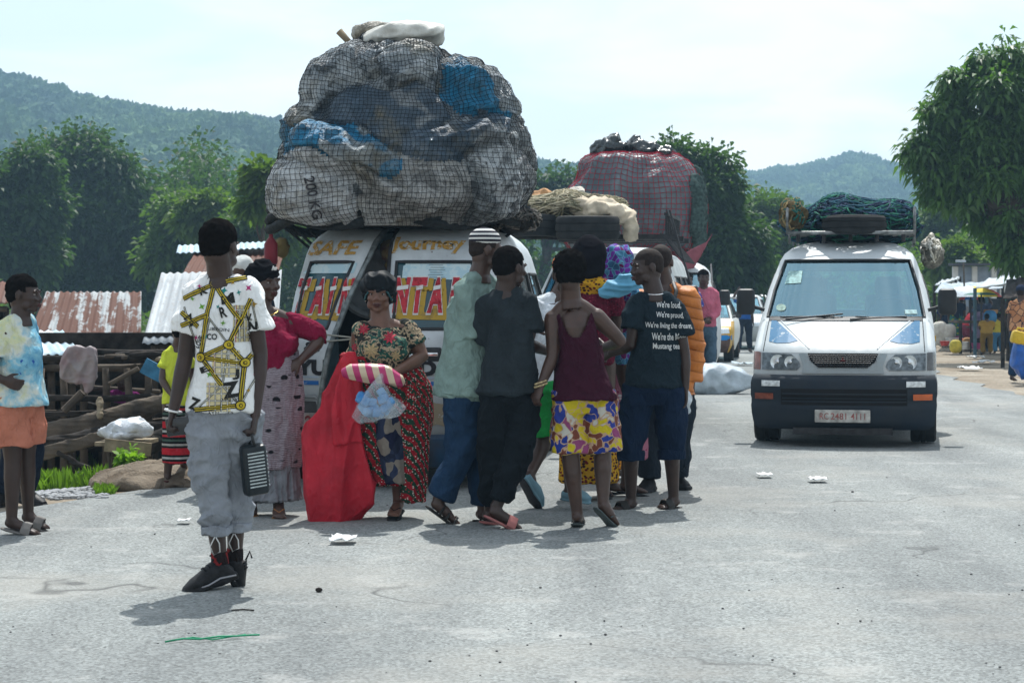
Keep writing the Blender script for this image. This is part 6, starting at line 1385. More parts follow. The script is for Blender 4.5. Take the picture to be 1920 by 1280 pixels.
# ---- person in the green shirt and striped cap
d = 12.2; JEAN = cloth('jeans_blue', (.015,.038,.08), .15)
r7, P = person('tall person in a long grey-green shirt and black and white striped cap', d, dict(head=(914,470),neck=(899,512),sa=(872,545,-.08),sb=(918,543,.10),ea=(893,640,-.1),eb=(950,625,.2),wa=(940,655,.05),wb=(1000,615,.3),ha=(866,740,-.05),hb=(898,740,.08),
    ka=(866,850,-.02),kb=(905,850,.1),aa=(822,938,0),ab=(905,955,.15),ta=(866,988,.02),tb=(940,975,.22)), 125, (102,6,0), skin=SKIN, hair='shaved')
s7 = top(r7, P, cloth('shirt_sage', (.19,.27,.245), .15), .92, .0, .045, flare=.05, sl=.082); l_ = put(r7, d)
link('shirt_tail', fuse((lambda mm: (ring(mm, [(l_(888,560),.14,.15),(l_(880,640),.16,.155),(l_(872,700),.175,.16),(l_(866,747),.18,.165)], Vector((1,0,-.02)), 30), mm)[1])(MB()), 'shirt_tail', .009, 2, WR), MATS['shirt_sage'], r7)
legs(r7, P, JEAN, 1.9, .028, hem_r=.088)
cp = wrapmesh(r7, P, [((0,.022,.064),(.084,.097,.070))], None, 'striped_cap', [(.001,30,(1,1,1),3,False)]); t = NT('cap_stripes', .9); p_ = t.sep(t.map(rot=(0,0,0))); f_ = t.math('FRACT', t.math('MULTIPLY', p_[2], 38.0)); t.col(t.mix(t.math('LESS_THAN', f_, .45), (.02,.02,.03), (.62,.62,.60))); cp.data.materials.append(t.m)
slipper(r7, P, 'a', mk('sandal_dark',(.03,.028,.025),.6,.3), kind='strap'); slipper(r7, P, 'b', MATS['sandal_dark'], kind='strap')

# ---- person in the dark grey T-shirt
d = 12.0
r8, P = person('person in a dark grey T-shirt and pink slides, back to the camera', d, dict(head=(957,503),neck=(947,544),sa=(918,572,-.03),sb=(988,570,.03),ea=(912,665,.15),eb=(990,645,.0),wa=(955,690,.32),wb=(1030,660,.16),ha=(932,738,0),hb=(982,738,.03),
    ka=(925,850,.0),kb=(975,842,-.05),aa=(918,957,.13),ab=(930,952,-.08),ta=(965,978,.2),tb=(982,994,-.05)), 160, (135,4,0), skin=SKIN3, hair='short')
top(r8, P, cloth('tee_charcoal', (.022,.029,.034), .15), .68, -.02, .04, sl=.082, flare=.02); legs(r8, P, cloth('trousers_black', (.008,.011,.014), .15), 1.86, .024, hem_r=.062, wr=[(.012,14,(1,1,1.2),41,True),(.005,34,(1,1,1.5),42,True)])
for q in 'ab': slipper(r8, P, q, mk('slide_pink',(.34,.13,.12),.7,.15), kind='slide')

# ---- person in white tee and green shorts
d = 13.0
r9, P = person('person in a white T-shirt, green shorts and orange cap leaning into the crowd', d, dict(head=(1062,516,.05),neck=(1052,548,.03),sa=(1008,578),sb=(1064,586),ea=(990,632,.0),eb=(1100,640,.1),wa=(1040,600,.2),wb=(1100,620,.35),ha=(1014,720),hb=(1062,722),
    ka=(1026,815,.1),kb=(1068,820,.0),aa=(993,890,.0),ab=(1068,915,.0),ta=(1014,945,.06),tb=(1104,934,-.05)), 165, (170,8,0), skin=SKIN, hair='short', voxel=.007)
top(r9, P, cloth('tee_palewhite', (.62,.66,.70), .15), .6, .0, .035, sl=.078); legs(r9, P, cloth('shorts_green', (.02,.28,.06), .15), .86, .045, 'shorts', flare=.02)
wrapmesh(r9, P, [((0,.02,.06),(.09,.1,.078))], mk('cap_orange',(.62,.17,.04),.8), 'cap', None)
for q in 'ab': slipper(r9, P, q, mk('clog_blue',(.14,.25,.30),.6,.15), kind='clog', name='clog')
m = MB(); h, fd, sd2, nu, T = (P[k+'a'] for k in ('heel','fd','sd','nu','tip')); L = (T-h).length
ring(m, [(h-fd*.02-nu*.045,.03,.008),(h+fd*.03-nu*.045,.042,.009),(h+fd*L*.5-nu*.045,.042,.009),(h+fd*L*.8-nu*.04,.056,.009),(T+fd*.015-nu*.03,.034,.008)], sd2, 16); m.build('sole', mk('sole_dark',(.035,.035,.04),.8), r9, smooth=True)

# ---- person in the maroon tank top
d = 12.0
r10, P = person('person in a maroon tank top and yellow and blue printed shorts', d, dict(head=(1067,517),neck=(1070,560),sa=(1037,598),sb=(1118,594),ea=(1037,668,-.04),eb=(1166,640,.02),wa=(1014,722,-.08),wb=(1134,650,.28),ha=(1068,738),hb=(1119,738),
    ka=(1070,856,-.01),kb=(1130,852,.03),aa=(1082,960,0),ab=(1131,942,-.02),ta=(1086,979,.19),tb=(1158,986,.03),hand_a=dict(curl=.8,n=(.6,.6,0))), 182, (188,4,0), skin=SKIN, hair='afro')
l_ = put(r10, d)
tk = top(r10, P, cloth('tank_maroon', (.038,.008,.018), .15), 0, .03, .02, flare=.035)
bm = bmesh.new(); bm.from_mesh(tk.data)      # scoop neck and arm holes
kill = []; sc = P['sc']
for v in bm.verts:
    x, z = v.co.x-sc.x, v.co.z-sc.z; scoop = -.115+ (x/.085)**2*.13
    if z > -.16 and (abs(x) > .118+max(0,z)*.0 + max(0,-z-.02)*.28 or (z > scoop and abs(x) < .092)): kill.append(v)
bmesh.ops.delete(bm, geom=kill, context='VERTS'); bm.to_mesh(tk.data); bm.free()
legs(r10, P, m_patch('print_shorts',[(.52,.42,.02),(.03,.05,.26),(.50,.48,.42),(.52,.40,.02),(.16,.05,.03),(.02,.04,.22),(.25,.06,.15)],15,.22,sc2=(.45,.30,.20)), .93, .020, 'shorts', flare=.012)
for q in 'ab': slipper(r10, P, q, mk('flip_grey',(.06,.075,.075),.7,.2), kind='flip')
m = MB(); c = P['wa']-Vector((0,0,.0)); 
for a in np.linspace(0,6.283,22,False): m.ball(c+Vector((.036*math.cos(a),.034*math.sin(a),.012*math.cos(a))), .0065, 8)
for a in np.linspace(0,6.283,22,False): m.ball(c+Vector((.034*math.cos(a),.034*math.sin(a),.012*math.cos(a)+.018)), .006, 8)
m.build('bead_bracelet', mk('beads_cream',(.45,.36,.20),.45,.5,90,0), r10, True)

# ---- women deep in the crowd
SCB = mk('scarf_black',(.009,.009,.012),1.0,.3,14,.4,90,.004,spec=.03)
WINE = m_dots('wine_cloth',(.12,.012,.03),(.25,.04,.07),(.05,.01,.02),50,.3)
YRB = m_dots('yellow_dot_cloth', (.55,.30,.02), (.14,.015,.015), (.04,.015,.015), 36, .40)
r11, P = fig('person in a black headscarf and yellow and dark red spotted dress in the crowd', 13.6, 1104, 456, 172, WINE, skin=SKIN, hair=None, arms='front', skirt=(YRB,.12,.62,.20), vox=.009, fat=1.1, shoe=RUB)
wrapmesh(r11, P, [((0,.02,.04),(.115,.125,.125)),((0,.04,-.05),(.11,.1,.12)),((0,.07,-.02),(.10,.10,.13))], SCB, 'headscarf', [(.003,14,(1,1,2),3,True)])
wrapmesh(r11, P, [((.06,.04,-.15),(.15,.12,.07)),((-.05,.05,-.17),(.12,.1,.06))], YRB, 'shoulder_scarf', [(.01,20,(1,1,2),5,True)])
PUR = m_patch('purple_glitter_cloth',[(.09,.02,.20),(.03,.10,.20),(.14,.03,.28),(.12,.01,.08),(.05,.16,.26)],26,.04,sc2=(.10,.30,.42))
PNK = m_dots('pink_print_cloth', (.34,.13,.18), (.55,.5,.5), (.25,.03,.08), 18, .22)
r12, P = fig('person in a glittering purple and blue veil and pink printed skirt', 13.9, 1160, 462, 120, PUR, skin=SKIN, hair=None, arms='reach', skirt=(PNK,.25,.95,.20), vox=.009, shoe=RUB)
m = MB(); M = P['M']; ring(m, [(M @ Vector((0,.02,.12)),.05,.06),(M @ Vector((0,.02,.08)),.10,.11),(M @ Vector((0,.04,.0)),.125,.13),(M @ Vector((.02,.06,-.1)),.16,.15),(M @ Vector((.04,.06,-.24)),.22,.18),(M @ Vector((.04,.05,-.36)),.25,.19)], Vector((1,0,0)), 30)
link('veil', fuse(m,'veil',.01,2,[(.013,11,(2,2,.5),3,True),(.005,30,(1,1,1),4,True)]), PUR, r12)
m = MB(); ring(m, [(at(1128,548,13.45),.035,.03),(at(1150,540,13.4),.06,.035),(at(1178,532,13.4),.075,.04),(at(1200,526,13.45),.05,.03)], Vector((0,0,1)), 20); c = at(1165,535,13.4); m.V = [tuple(Vector(v)-c) for v in m.V]
o = link('cloth', fuse(m,'cloth',.008,2,[(.014,22,(.4,1,2.5),3,True)]), mk('cloth_skyblue',(.13,.38,.55),.6,.15,8,.3), loc=c); tag(o, 'light blue cloth carried between the purple veil and the orange jacket', 'cloth')
r12b, P = fig('person in a dark red top behind the person in the tank top', 15.2, 1128, 505, 140, WINE, skin=SKIN, hair=None, arms='front', skirt=(m_dots('orange_dot_cloth',(.50,.22,.02),(.10,.01,.01),(.05,.02,.02),32,.38),.08,1.0,.2), k=.95, vox=.011)
wrapmesh(r12b, P, [((0,.02,.05),(.1,.115,.1)),((0,.06,-.04),(.1,.09,.1))], WINE, 'headscarf', [(.006,18,(1,1,2),3,True)])
# ---- person with words on his back
d = 13.0
r13, P = person('person in a dark T-shirt with white lines of writing on the back', d, dict(head=(1212,502),neck=(1226,548),sa=(1193,575,-.02),sb=(1264,580,.02),ea=(1184,648,-.06),eb=(1284,664,.0),wa=(1146,662,.12),wb=(1285,728,-.03),ha=(1200,725),hb=(1254,725),
    ka=(1183,822,-.02),kb=(1258,820,.0),aa=(1183,935,.05),ab=(1263,932,.05),ta=(1150,957,-.04),tb=(1236,952,-.03),hand_a=dict(curl=.8)), 205, (-72,5,0), skin=SKIN3, hair='shaved')
s13 = top(r13, P, cloth('tee_slate', (.013,.023,.031), .15), .60, -.02, .03, sl=.082, flare=.015); b13 = bvh_of(s13.data); l_ = put(r13, d)
TW = mk('print_white',(.62,.63,.62),.7,.1,60,0)
for i, (s, x, w_) in enumerate((("We're loud,",1252,36),("We're proud,",1254,40),("We're living the dream,",1252,68),("We're the Mom",1252,50),("Mustang team",1251,46))):
    c = l_(x, 572+19.4*i); decal('shirt_words', text_bm(s,1,.015), (c.x,-1,c.z), (1,0,-.03), (.03,0,1), b13, TW, s13, .003, .02, fit=(w_*13/F*1.3,.048), reach=2)
legs(r13, P, cloth('trousers_navy', (.008,.018,.042), .15), 1.28, .024, hem_r=.082)
m = MB()
for q in 'ab': c = lerp(P['k'+q],P['a'+q],.27); m.tube([c+Vector((0,0,.03)), c-Vector((0,0,.035))], [.093,.091], 22)
link('rolled_cuffs', fuse(m,'rolled_cuffs',.008,1,[(.003,30,(1,1,1),3,True)]), MATS['trousers_navy'], r13)
m = MB(); c = P['neck']-P['up']*.0; m.tube([c+Vector((.066*math.cos(a),.064*math.sin(a),.012*math.sin(a)-.004)) for a in np.linspace(0,6.283,30,False)], .0055, 6, closed=True); m.build('neck_chain', CHROME, r13, True)
for q in 'ab': slipper(r13, P, q, MATS['sandal_dark'], kind='slide')
# ---- person in the orange jacket
d = 14.2; ORJ = NT('jacket_orange', .55, spec=.35); p_ = ORJ.sep(); ORJ.col(ORJ.mix(ORJ.ramp(ORJ.noise(7,4), [(.35,0),(.65,1)]), (.46,.14,.02), (.58,.19,.03)))
q_ = ORJ.math('ABSOLUTE', ORJ.math('SINE', ORJ.math('ADD', ORJ.math('MULTIPLY', p_[2], 42.0), ORJ.math('MULTIPLY', p_[0], 9.0)))); ORJ.bump(ORJ.math('ADD', ORJ.math('POWER', q_, .4), ORJ.math('MULTIPLY', ORJ.noise(30,3), .4)), 1.0, .02)
r14, P = person('person in a puffy orange jacket behind the T-shirt with white writing', d, dict(head=(1240,492),neck=(1246,532),sa=(1200,566),sb=(1286,562),ea=(1176,640,.0),eb=(1300,650),wa=(1186,715,.05),wb=(1296,726,-.04),ha=(1222,735),hb=(1270,735),
    ka=(1215,828),kb=(1270,828,.05),aa=(1217,898),ab=(1273,895,.15),ta=(1205,916,-.12),tb=(1286,908,.1)), 175, (165,3,0), skin=SKIN, hair='shaved', voxel=.008, fat=1.08)
top(r14, P, ORJ.m, 1.85, .02, .055, 'jacket', sl=.105, flare=.02, wr=[(.008,9,(1,1,2.2),3,True)]); legs(r14, P, cloth('jeans_grey', (.016,.023,.033)), 1.95, .025)
m = MB(); l_ = put(r14, d); ring(m, [(l_(1246,528,.02),.075,.07),(l_(1246,545,.02),.10,.09)], Vector((1,0,0)), 20); link('collar', fuse(m,'collar',.008,2), ORJ.m, r14)
m = MB(); m.tube([l_(1262,528,-.05), l_(1268,545,-.13), l_(1262,575,-.19), l_(1240,620,-.2)], .014, 6, flat=.3, side=(1,0,0)); m.build('bag_strap', TRIM, r14, True)
for q in 'ab': slipper(r14, P, q, MATS['sneaker_black'], kind='sneaker', name='shoe')
m = MB(); c = at(1287,752,14.0); m.ball((0,0,0),(.035,.05,.10),14); m.tube([(0,0,.08),(0,0,.15)],[.02,.01],8); o = link('bag', fuse(m,'bag',.008,2,[(.01,20,(1,1,1),3,True)]), plastic_bag('bag_white',(.6,.66,.7),.9)); o.location = c; tag(o, 'small white plastic bag held low by the person in the orange jacket', 'plastic bag')

# ---- people further back
fig('person in a pink hoodie and jeans standing with joined hands by the white vans', 29.3, 1319, 507, 8, cloth('hoodie_pink',(.48,.13,.19),.1), cloth('jeans_faded',(.07,.12,.17),.2), arms='front', sleeve=1.8, vox=.014, loose=.035)
fig('person in a blue flowered shirt peering out beside the orange jacket', 29.0, 1287, 511, 20, m_dots('blue_flower_cloth',(.05,.06,.28),(.5,.5,.6),(.2,.1,.4),22,.3), cloth('trousers_olive',(.10,.11,.05)), arms='down', vox=.014)
r17, P = fig('person in a blue T-shirt walking away with a pole over the shoulder', 48, 1395, 543, 165, cloth('tee_blue',(.02,.09,.30)), cloth('trousers_dark3',(.02,.03,.05)), arms='up_a', vox=.018, stride=.16)
m = MB(); a = at(1368,558,47.7); b = at(1398,562,47.7); m.bar((0,0,0), b-a, .02, 8); o = m.build('pole', mk('pole_grey',(.35,.36,.36),.5), None, True, a); tag(o, 'pale pole carried across the shoulder of the person in blue', 'pole')
fig('person in a pale shirt far down the road past the person in blue', 62, 1408, 556, 160, cloth('shirt_pale',(.4,.42,.42)), cloth('trousers_brown',(.08,.05,.04)), vox=.022)
# ------------------------------------------------------------------ tin roofs and stalls on the left
def tin(name, a, b, c_, st=14.0, off=0.0):
    """corrugated sheet paint: streaks run along local y"""
    t = NT(name, .45, metal=.0, spec=.2); t.co = t.n['Texture Coordinate'].outputs['UV']; s1 = t.noise(1.0, 3, .6, co=t.map((st,.22,1),loc=(off,off,0))); s2 = t.noise(1.0, 6, .7, co=t.map((7,3,1),loc=(off,0,0)))
    f = t.ramp(t.math('ADD', t.math('MULTIPLY', s1, .72), t.math('MULTIPLY', s2, .28)), [(.50,0),(.56,1)]); base = t.mix(f, a, b)
    base = t.mix(t.math('MULTIPLY', t.ramp(t.noise(22, 5, .7), [(.5,0),(.7,1)]), .6), base, c_); t.col(base); t.inp(t.b, 'Roughness', t.mix(f, (.8,.8,.8), (.6,.6,.6))); t.bump(t.noise(40,3), .3, .004); return t.m
def tin_roof(name, label, cat, BL, BR, TL, mat, pitch=.076, amp=.009, parent=None, seam=True):
    BL, BR, TL = Vector(BL), Vector(BR), Vector(TL); ex = (BR-BL); W = ex.length; ex.normalize(); ez = ex.cross(TL-BL).normalized(); ey = ez.cross(ex); sh = (TL-BL).dot(ex); H = (TL-BL).dot(ey)
    nx = int(W/pitch*6); ny = 8; V = []; rg = np.random.RandomState(int(W*100)); bend = rg.normal(size=12)*.01
    for j in range(ny+1):
        for i in range(nx+1):
            x, y = W*i/nx, H*j/ny; z = amp*math.sin(2*math.pi*x/pitch)+bend[int(x/.8)%12]*(1-y/H)+(.014 if seam and j <= ny//2 else 0)
            V.append((x+sh*y/H, y+(.03*rg.rand()*0), z))
    Fq = [(j*(nx+1)+i, j*(nx+1)+i+1, (j+1)*(nx+1)+i+1, (j+1)*(nx+1)+i) for j in range(ny) for i in range(nx)]
    me = fast_mesh(name, V, Fq); uv = me.uv_layers.new(name='UVMap'); li = np.array(Fq).ravel(); uv.data.foreach_set('uv', np.stack([(li%(nx+1))*W/nx, (li//(nx+1))*H/ny], 1).astype(np.float32).ravel()); o = link(name, me, mat, parent); o.matrix_basis = Matrix.Translation(BL) @ Matrix((ex,ey,ez)).transposed().to_4x4()
    md = o.modifiers.new('thick','SOLIDIFY'); md.thickness = .003
    if label: tag(o, label, cat)
    return o
RUST, ZINC, RUST2 = (.085,.030,.016), (.52,.55,.56), (.06,.025,.016)
t_rw = tin('tin_rust_striped', RUST, (.28,.31,.32), RUST2, 7.5); t_z = tin('tin_zinc', (.33,.36,.38), (.42,.46,.48), (.30,.24,.20), 9, 3.0); t_r = tin('tin_rust', (.12,.048,.03), (.09,.036,.022), RUST2, 9, 7.0); t_b = tin('tin_bluewhite', (.36,.48,.55), (.62,.68,.70), (.25,.35,.42), 8, 2.0)
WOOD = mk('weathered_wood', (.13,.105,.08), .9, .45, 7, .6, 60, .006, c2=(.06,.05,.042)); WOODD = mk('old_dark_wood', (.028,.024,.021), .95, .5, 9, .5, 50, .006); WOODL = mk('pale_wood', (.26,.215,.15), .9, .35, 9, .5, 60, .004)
def wallbox(root, name, pts, z0, z1, th, mat):
    m = MB()
    for a, b in zip(pts, pts[1:]):
        a, b = Vector(a), Vector(b); c = (a+b)/2; m.box((c.x,c.y,(z0+z1)/2), ((b-a).length,th,z1-z0), rz=math.atan2(b.y-a.y,b.x-a.x))
    return m.build(name, mat, root)
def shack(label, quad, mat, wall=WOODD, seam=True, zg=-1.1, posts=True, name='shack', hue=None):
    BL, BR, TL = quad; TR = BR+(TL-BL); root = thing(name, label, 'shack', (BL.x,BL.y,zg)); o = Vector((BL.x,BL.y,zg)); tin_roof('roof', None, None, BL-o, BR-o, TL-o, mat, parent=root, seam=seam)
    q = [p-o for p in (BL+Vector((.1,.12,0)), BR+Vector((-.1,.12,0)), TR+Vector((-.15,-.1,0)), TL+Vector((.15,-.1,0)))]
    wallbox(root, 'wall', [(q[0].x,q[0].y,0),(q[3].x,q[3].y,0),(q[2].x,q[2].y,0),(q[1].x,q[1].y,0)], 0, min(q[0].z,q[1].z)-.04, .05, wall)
    m = MB(); m.bar(q[0]-Vector((0,0,.05)), q[1]-Vector((0,0,.05)), .035); m.build('beam', WOOD, root)
    if posts:
        for k in range(4): p = lerp(q[0], q[1], k/3); m = MB(); m.bar((p.x,p.y-.03,0), (p.x,p.y-.03,p.z-.03), .035); m.build('post', WOOD, root)
    return root
shack('low shack with a rusty and white striped tin roof beside the person in tie-dye', (at(52,638,19.2), at(265,638,19.2), at(86,547,22.8)), t_rw)
shack('shack with a clean white corrugated roof rising behind the foreground person', (at(266,642,18.2), at(520,636,18.2), at(302,512,20.4)), t_z, seam=False)
shack('shack with a plain rust brown roof behind the foreground person\'s head', (at(338,520,24.2), at(520,520,24.2), at(368,468,26.5)), t_r)
tin_roof('tin_sheet', 'loose bluish tin sheet laid along the ridge of the rust brown roof', 'tin sheet', at(330,474,26.0), at(520,466,26.0), at(334,460,26.8), t_b, seam=False)
shack('brown roof corner of a shack at the left edge behind the person\'s head', (at(-90,572,25), at(24,572,25), at(-70,528,27.5)), t_r, posts=False)
shack('smooth pale blue tin roof lowest of all, directly beside the person\'s back', (at(-10,668,17.2), at(152,664,17.6), at(-30,622,19.0)), t_b, seam=False)
# long dark open stall under the roofs
st = thing('market_stall', 'long dark open stall of poles and planks below the tin roofs at the left', 'stall', at(200,YH,17.4)); st.location.z = -.85; s0 = Vector(st.location)
S = lambda px, py, d_: at(px,py,d_)-s0
m = MB(); rg = np.random.RandomState(7)
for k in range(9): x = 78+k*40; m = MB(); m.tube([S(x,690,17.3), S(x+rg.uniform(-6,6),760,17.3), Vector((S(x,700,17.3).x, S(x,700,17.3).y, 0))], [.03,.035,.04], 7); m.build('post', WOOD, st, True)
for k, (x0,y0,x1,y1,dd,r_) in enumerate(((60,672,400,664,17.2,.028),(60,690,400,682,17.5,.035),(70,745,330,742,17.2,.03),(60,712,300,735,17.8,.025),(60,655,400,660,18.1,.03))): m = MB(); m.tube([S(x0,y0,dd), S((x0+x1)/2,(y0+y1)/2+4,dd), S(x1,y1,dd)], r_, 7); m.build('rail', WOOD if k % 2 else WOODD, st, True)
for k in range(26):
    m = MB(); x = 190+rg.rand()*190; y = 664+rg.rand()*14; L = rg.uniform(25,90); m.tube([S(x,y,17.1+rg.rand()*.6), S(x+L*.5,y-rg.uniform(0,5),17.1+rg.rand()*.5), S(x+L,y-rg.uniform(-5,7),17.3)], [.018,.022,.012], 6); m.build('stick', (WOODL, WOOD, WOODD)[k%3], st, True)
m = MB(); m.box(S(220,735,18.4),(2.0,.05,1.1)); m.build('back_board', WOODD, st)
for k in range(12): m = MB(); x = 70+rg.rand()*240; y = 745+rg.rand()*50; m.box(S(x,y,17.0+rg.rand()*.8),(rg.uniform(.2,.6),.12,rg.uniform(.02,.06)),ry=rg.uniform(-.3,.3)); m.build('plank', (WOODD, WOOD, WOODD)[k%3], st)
m = MB(); m.bar(S(120,770,16.9),S(155,735,16.9),.035); m.build('brace', WOOD, st); m = MB(); m.bar(S(260,690,16.9),S(205,720,16.9),.02); m.build('brace', WOOD, st)
fig('person in a purple top sitting in the dark of the long stall', 17.7, 228, 700, 20, cloth('top_purple',(.14,.015,.10)), cloth('skirt_dark',(.03,.02,.03)), arms='front', k=.8, vox=.012, zb=-.35, H=1)
m = MB(); m.add(*superell((0,0,0),(.145,.035,.155),34,6)); m.add(*superell((.08,0,-.17),(.05,.03,.07),20,3)); m.add(*superell((-.1,0,.0),(.05,.045,.14),20,4))
o = link('sack', fuse(m,'sack',.009,1,[(.012,14,(2,1,.8),5,True),(.006,34,(1,1,1),6,True)]), mk('sack_plastic_grey',(.30,.28,.28),.5,.35,6,.5,60,.006,c2=(.24,.17,.18))); o.location = at(148,684,16.9); tag(o, 'greyish translucent plastic sack hung flat over the stall rail', 'sack')
m = MB(); m.box((0,0,0),(.24,.03,.13),ry=R(28)); tag(m.build('board', mk('board_blue',(.04,.16,.28),.7,.3,12,.3), None, loc=at(293,697,16.4)), 'tilted blue wooden board beside the person in yellow', 'board')
def log(label, pts, r, mat=WOOD, seed=0, flat=.7):
    c = Vector(pts[0]); q = [Vector(p)-c for p in pts]; m = MB(); L = 14; ps = []
    for i in range(L): 
        u = i/(L-1)*(len(q)-1); k = min(int(u), len(q)-2); ps.append(lerp(q[k], q[k+1], u-k))
    m.tube(ps, [r*.8*(1+.05*math.sin(i*1.7+seed)) for i in range(L)], 12, flat=flat); o = link('log', fuse(m,'log',.012,1,[(.006,9,(.25,1,2),seed,True),(.005,40,(.15,1,2),seed+1,True)]), mat); o.location = c; return tag(o, label, 'log')
log('thick weathered log slanting up to the right behind the bench', [at(60,815,16.6), at(180,790,16.6), at(330,750,16.9)], .105, seed=3); log('long dark hollow trunk under the thick slanting log', [at(50,845,16.3), at(200,815,16.5), at(335,800,16.8)], .10, WOODD, seed=5)
log('grey plank running from the left edge to the bench', [at(40,862,15.8), at(120,838,15.8), at(200,815,15.9)], .07, seed=8, flat=.4); log('short upright stump between the log and the stall', [at(188,785,16.5), at(187,745,16.6)], .045, WOODL, seed=9)
log('dark board leaning down in front of the bench legs', [at(105,845,15.3), at(180,888,15.2)], .035, WOODD, seed=12, flat=.5)
log('brown log lying behind the person in the striped skirt', [at(255,845,16.2), at(330,812,16.6), at(365,800,16.8)], .12, WOODD, seed=14)
bn = thing('bench', 'rough wooden bench table with white plastic sheeting on it', 'bench', at(240,885,15.9)); b_ = Vector(bn.location)
m = MB(); m.box(at(238,828,15.75)-b_,(.38,.5,.03),rz=R(-4)); m.build('tabletop', WOODL, bn); m = MB(); m.box(at(240,838,15.45)-b_,(.36,.03,.10),ry=R(6)); m.build('apron', WOODL, bn)
for x, dx in ((203,6),(215,-8),(262,-8),(272,8)): m = MB(); m.bar(at(x,840,15.6)-b_, at(x+dx,884,15.6)-b_, .018); m.build('leg', WOOD, bn)
cloth_lump('plastic_sheet', 'crumpled white plastic sheeting heaped on the wooden bench', at(245,803,15.7), [((0,0,0),(.17,.14,.06)),((.1,0,-.01),(.12,.13,.06)),((-.13,0,-.03),(.12,.1,.03)),((.0,-.05,-.05),(.2,.1,.03))], mk('plastic_white', (.58,.62,.66), .35, .2, 8, .6, 30, .02, spec=.5), 'plastic sheet', 53, .03, .012)
t = NT('mound_earth', .95); t.col(t.mix(t.ramp(t.noise(4,6), [(.35,0),(.65,1)]), (.17,.135,.10), (.30,.25,.19))); t.bump(t.noise(16,7,.7), 1.0, .05)
c = at(275,900,14.9); m = MB(); m.ball((0,0,0),(.40,.6,.13),24); m.ball((.3,.15,.02),(.42,.6,.12),24); m.ball((-.26,-.1,-.02),(.16,.3,.13),18)
o = link('earth_mound', fuse(m,'earth_mound',.02,2,[(.03,5,(1,1,1),4,False),(.015,17,(1,1,1.5),6,True)]), t.m, loc=c); tag(o, 'flat worn boulder of packed earth at the road edge behind the foreground person', 'boulder')
# gravel, grass, leafy weeds
rg = np.random.RandomState(11); m = MB()
for i in range(900):
    px, d_ = rg.uniform(-40,200), rg.uniform(13.7,15.6); x = (px-960)*d_/F; z = gz(x,d_); r_ = rg.uniform(.012,.035); m.mi = i%3; m.ball((x,d_,z+r_*.3),(r_,r_*rg.uniform(.6,1),r_*.6),6)
g = m.build('gravel', [mk('pebble_grey',(.30,.31,.32),.8,.3), mk('pebble_pale',(.46,.46,.44),.8,.3), mk('pebble_brown',(.16,.13,.11),.8,.3)]); tag(g, kind='stuff')
def grass(n, px0, px1, d0, d1, h, mat, name='grass', seed=1):
    rg = np.random.RandomState(seed); px = rg.uniform(px0,px1,n); d_ = rg.uniform(d0,d1,n); x = (px-960)*d_/F; z = np.array([gz(a,b) for a,b in zip(x,d_)]); C = np.stack([x,d_,z],1)
    keep = np.sin(x*6)+np.sin(d_*5+x*3)+rg.normal(size=n)*.5 > -.3; C = C[keep]; n = len(C); ln = rg.normal(size=(n,2))*.35; H = h*rg.uniform(.4,1.2,n); tip = C+np.stack([ln[:,0]*H, ln[:,1]*H, H],1); mid = (C+tip)/2+np.array([0,0,1])*(H*.12)[:,None]; s = np.stack([np.cos(rg.rand(n)*6.28), np.sin(rg.rand(n)*6.28), np.zeros(n)],1)*(H*.055+.003)[:,None]
    V = np.stack([C-s*.6, C+s*.6, mid+s, tip, mid-s],1).reshape(-1,3); return tag(link(name, fast_mesh(name, V, np.arange(n*5).reshape(-1,5)), mat, None, smooth=False), kind='stuff')
GM = leafmat('grass_blade', (.05,.11,.02), (.13,.22,.035), .5)
grass(2400, 60, 200, 15.0, 16.1, .17, GM, seed=3); grass(700, 180, 215, 14.0, 14.5, .06, GM, 'grass', seed=4)
grass(9000, -400, 700, 19, 40, .3, leafmat('weed_dark', (.03,.06,.015), (.07,.12,.03)), 'weeds', 5)
def weed(label, c, h, seed):
    rg = np.random.RandomState(seed); root = thing('plant', label, 'plant', c); m = MB(); cs = []
    for k in range(4):
        e = Vector((rg.normal()*.06, rg.normal()*.04, h*rg.uniform(.5,1.0))); m.tube([(0,0,0), e*.5+Vector((.01,0,0)), e], [.005,.004,.002], 5)
        for q in range(7): cs.append(np.array(c)+np.array(e)*(.3+.7*q/6))
    m.build('stem', mk('stem_green',(.08,.13,.03),.7), root, True); leaves('leaf_blades', rg, np.array(cs), .012, 5, .07, .32, leafmat('weed_leaf',(.10,.20,.03),(.20,.34,.05)), root, .1, c); return root
weed('small bright green leafy plant under the end of the bench, taller stem', at(232,886,15.3), .20, 3); weed('low bright green leafy plant right of the bench legs', at(252,884,15.2), .12, 4)
# undergrowth closing the view behind everything
def wood_mass(name, px0, px1, d0, d1, h0, h1, n, mat, seed, sz=.34):
    rg = np.random.RandomState(seed); px = rg.uniform(px0,px1,n); d_ = rg.uniform(d0,d1,n); x = (px-960)*d_/F; hh = h0+(h1-h0)*(.5+.5*np.sin(px*.021+seed)*np.cos(px*.0083)); z = -1.3+hh*rg.rand(n)**.75; C = np.stack([x,d_,z],1)
    o = leaves(name, rg, C, .8, 12, sz, .27, mat, None, .25); return tag(o, kind='stuff')
wood_mass('undergrowth', -150, 900, 88, 112, 6.0, 10.0, 7000, LM, 3); wood_mass('undergrowth', 840, 1700, 92, 118, 4.0, 7.5, 3400, LM, 5, .36); wood_mass('undergrowth', 1560, 2150, 76, 96, 3.2, 5.0, 2200, LM2, 7)
wood_mass('undergrowth', -150, 640, 46, 70, 1.2, 2.6, 1700, LM2, 9, .28)

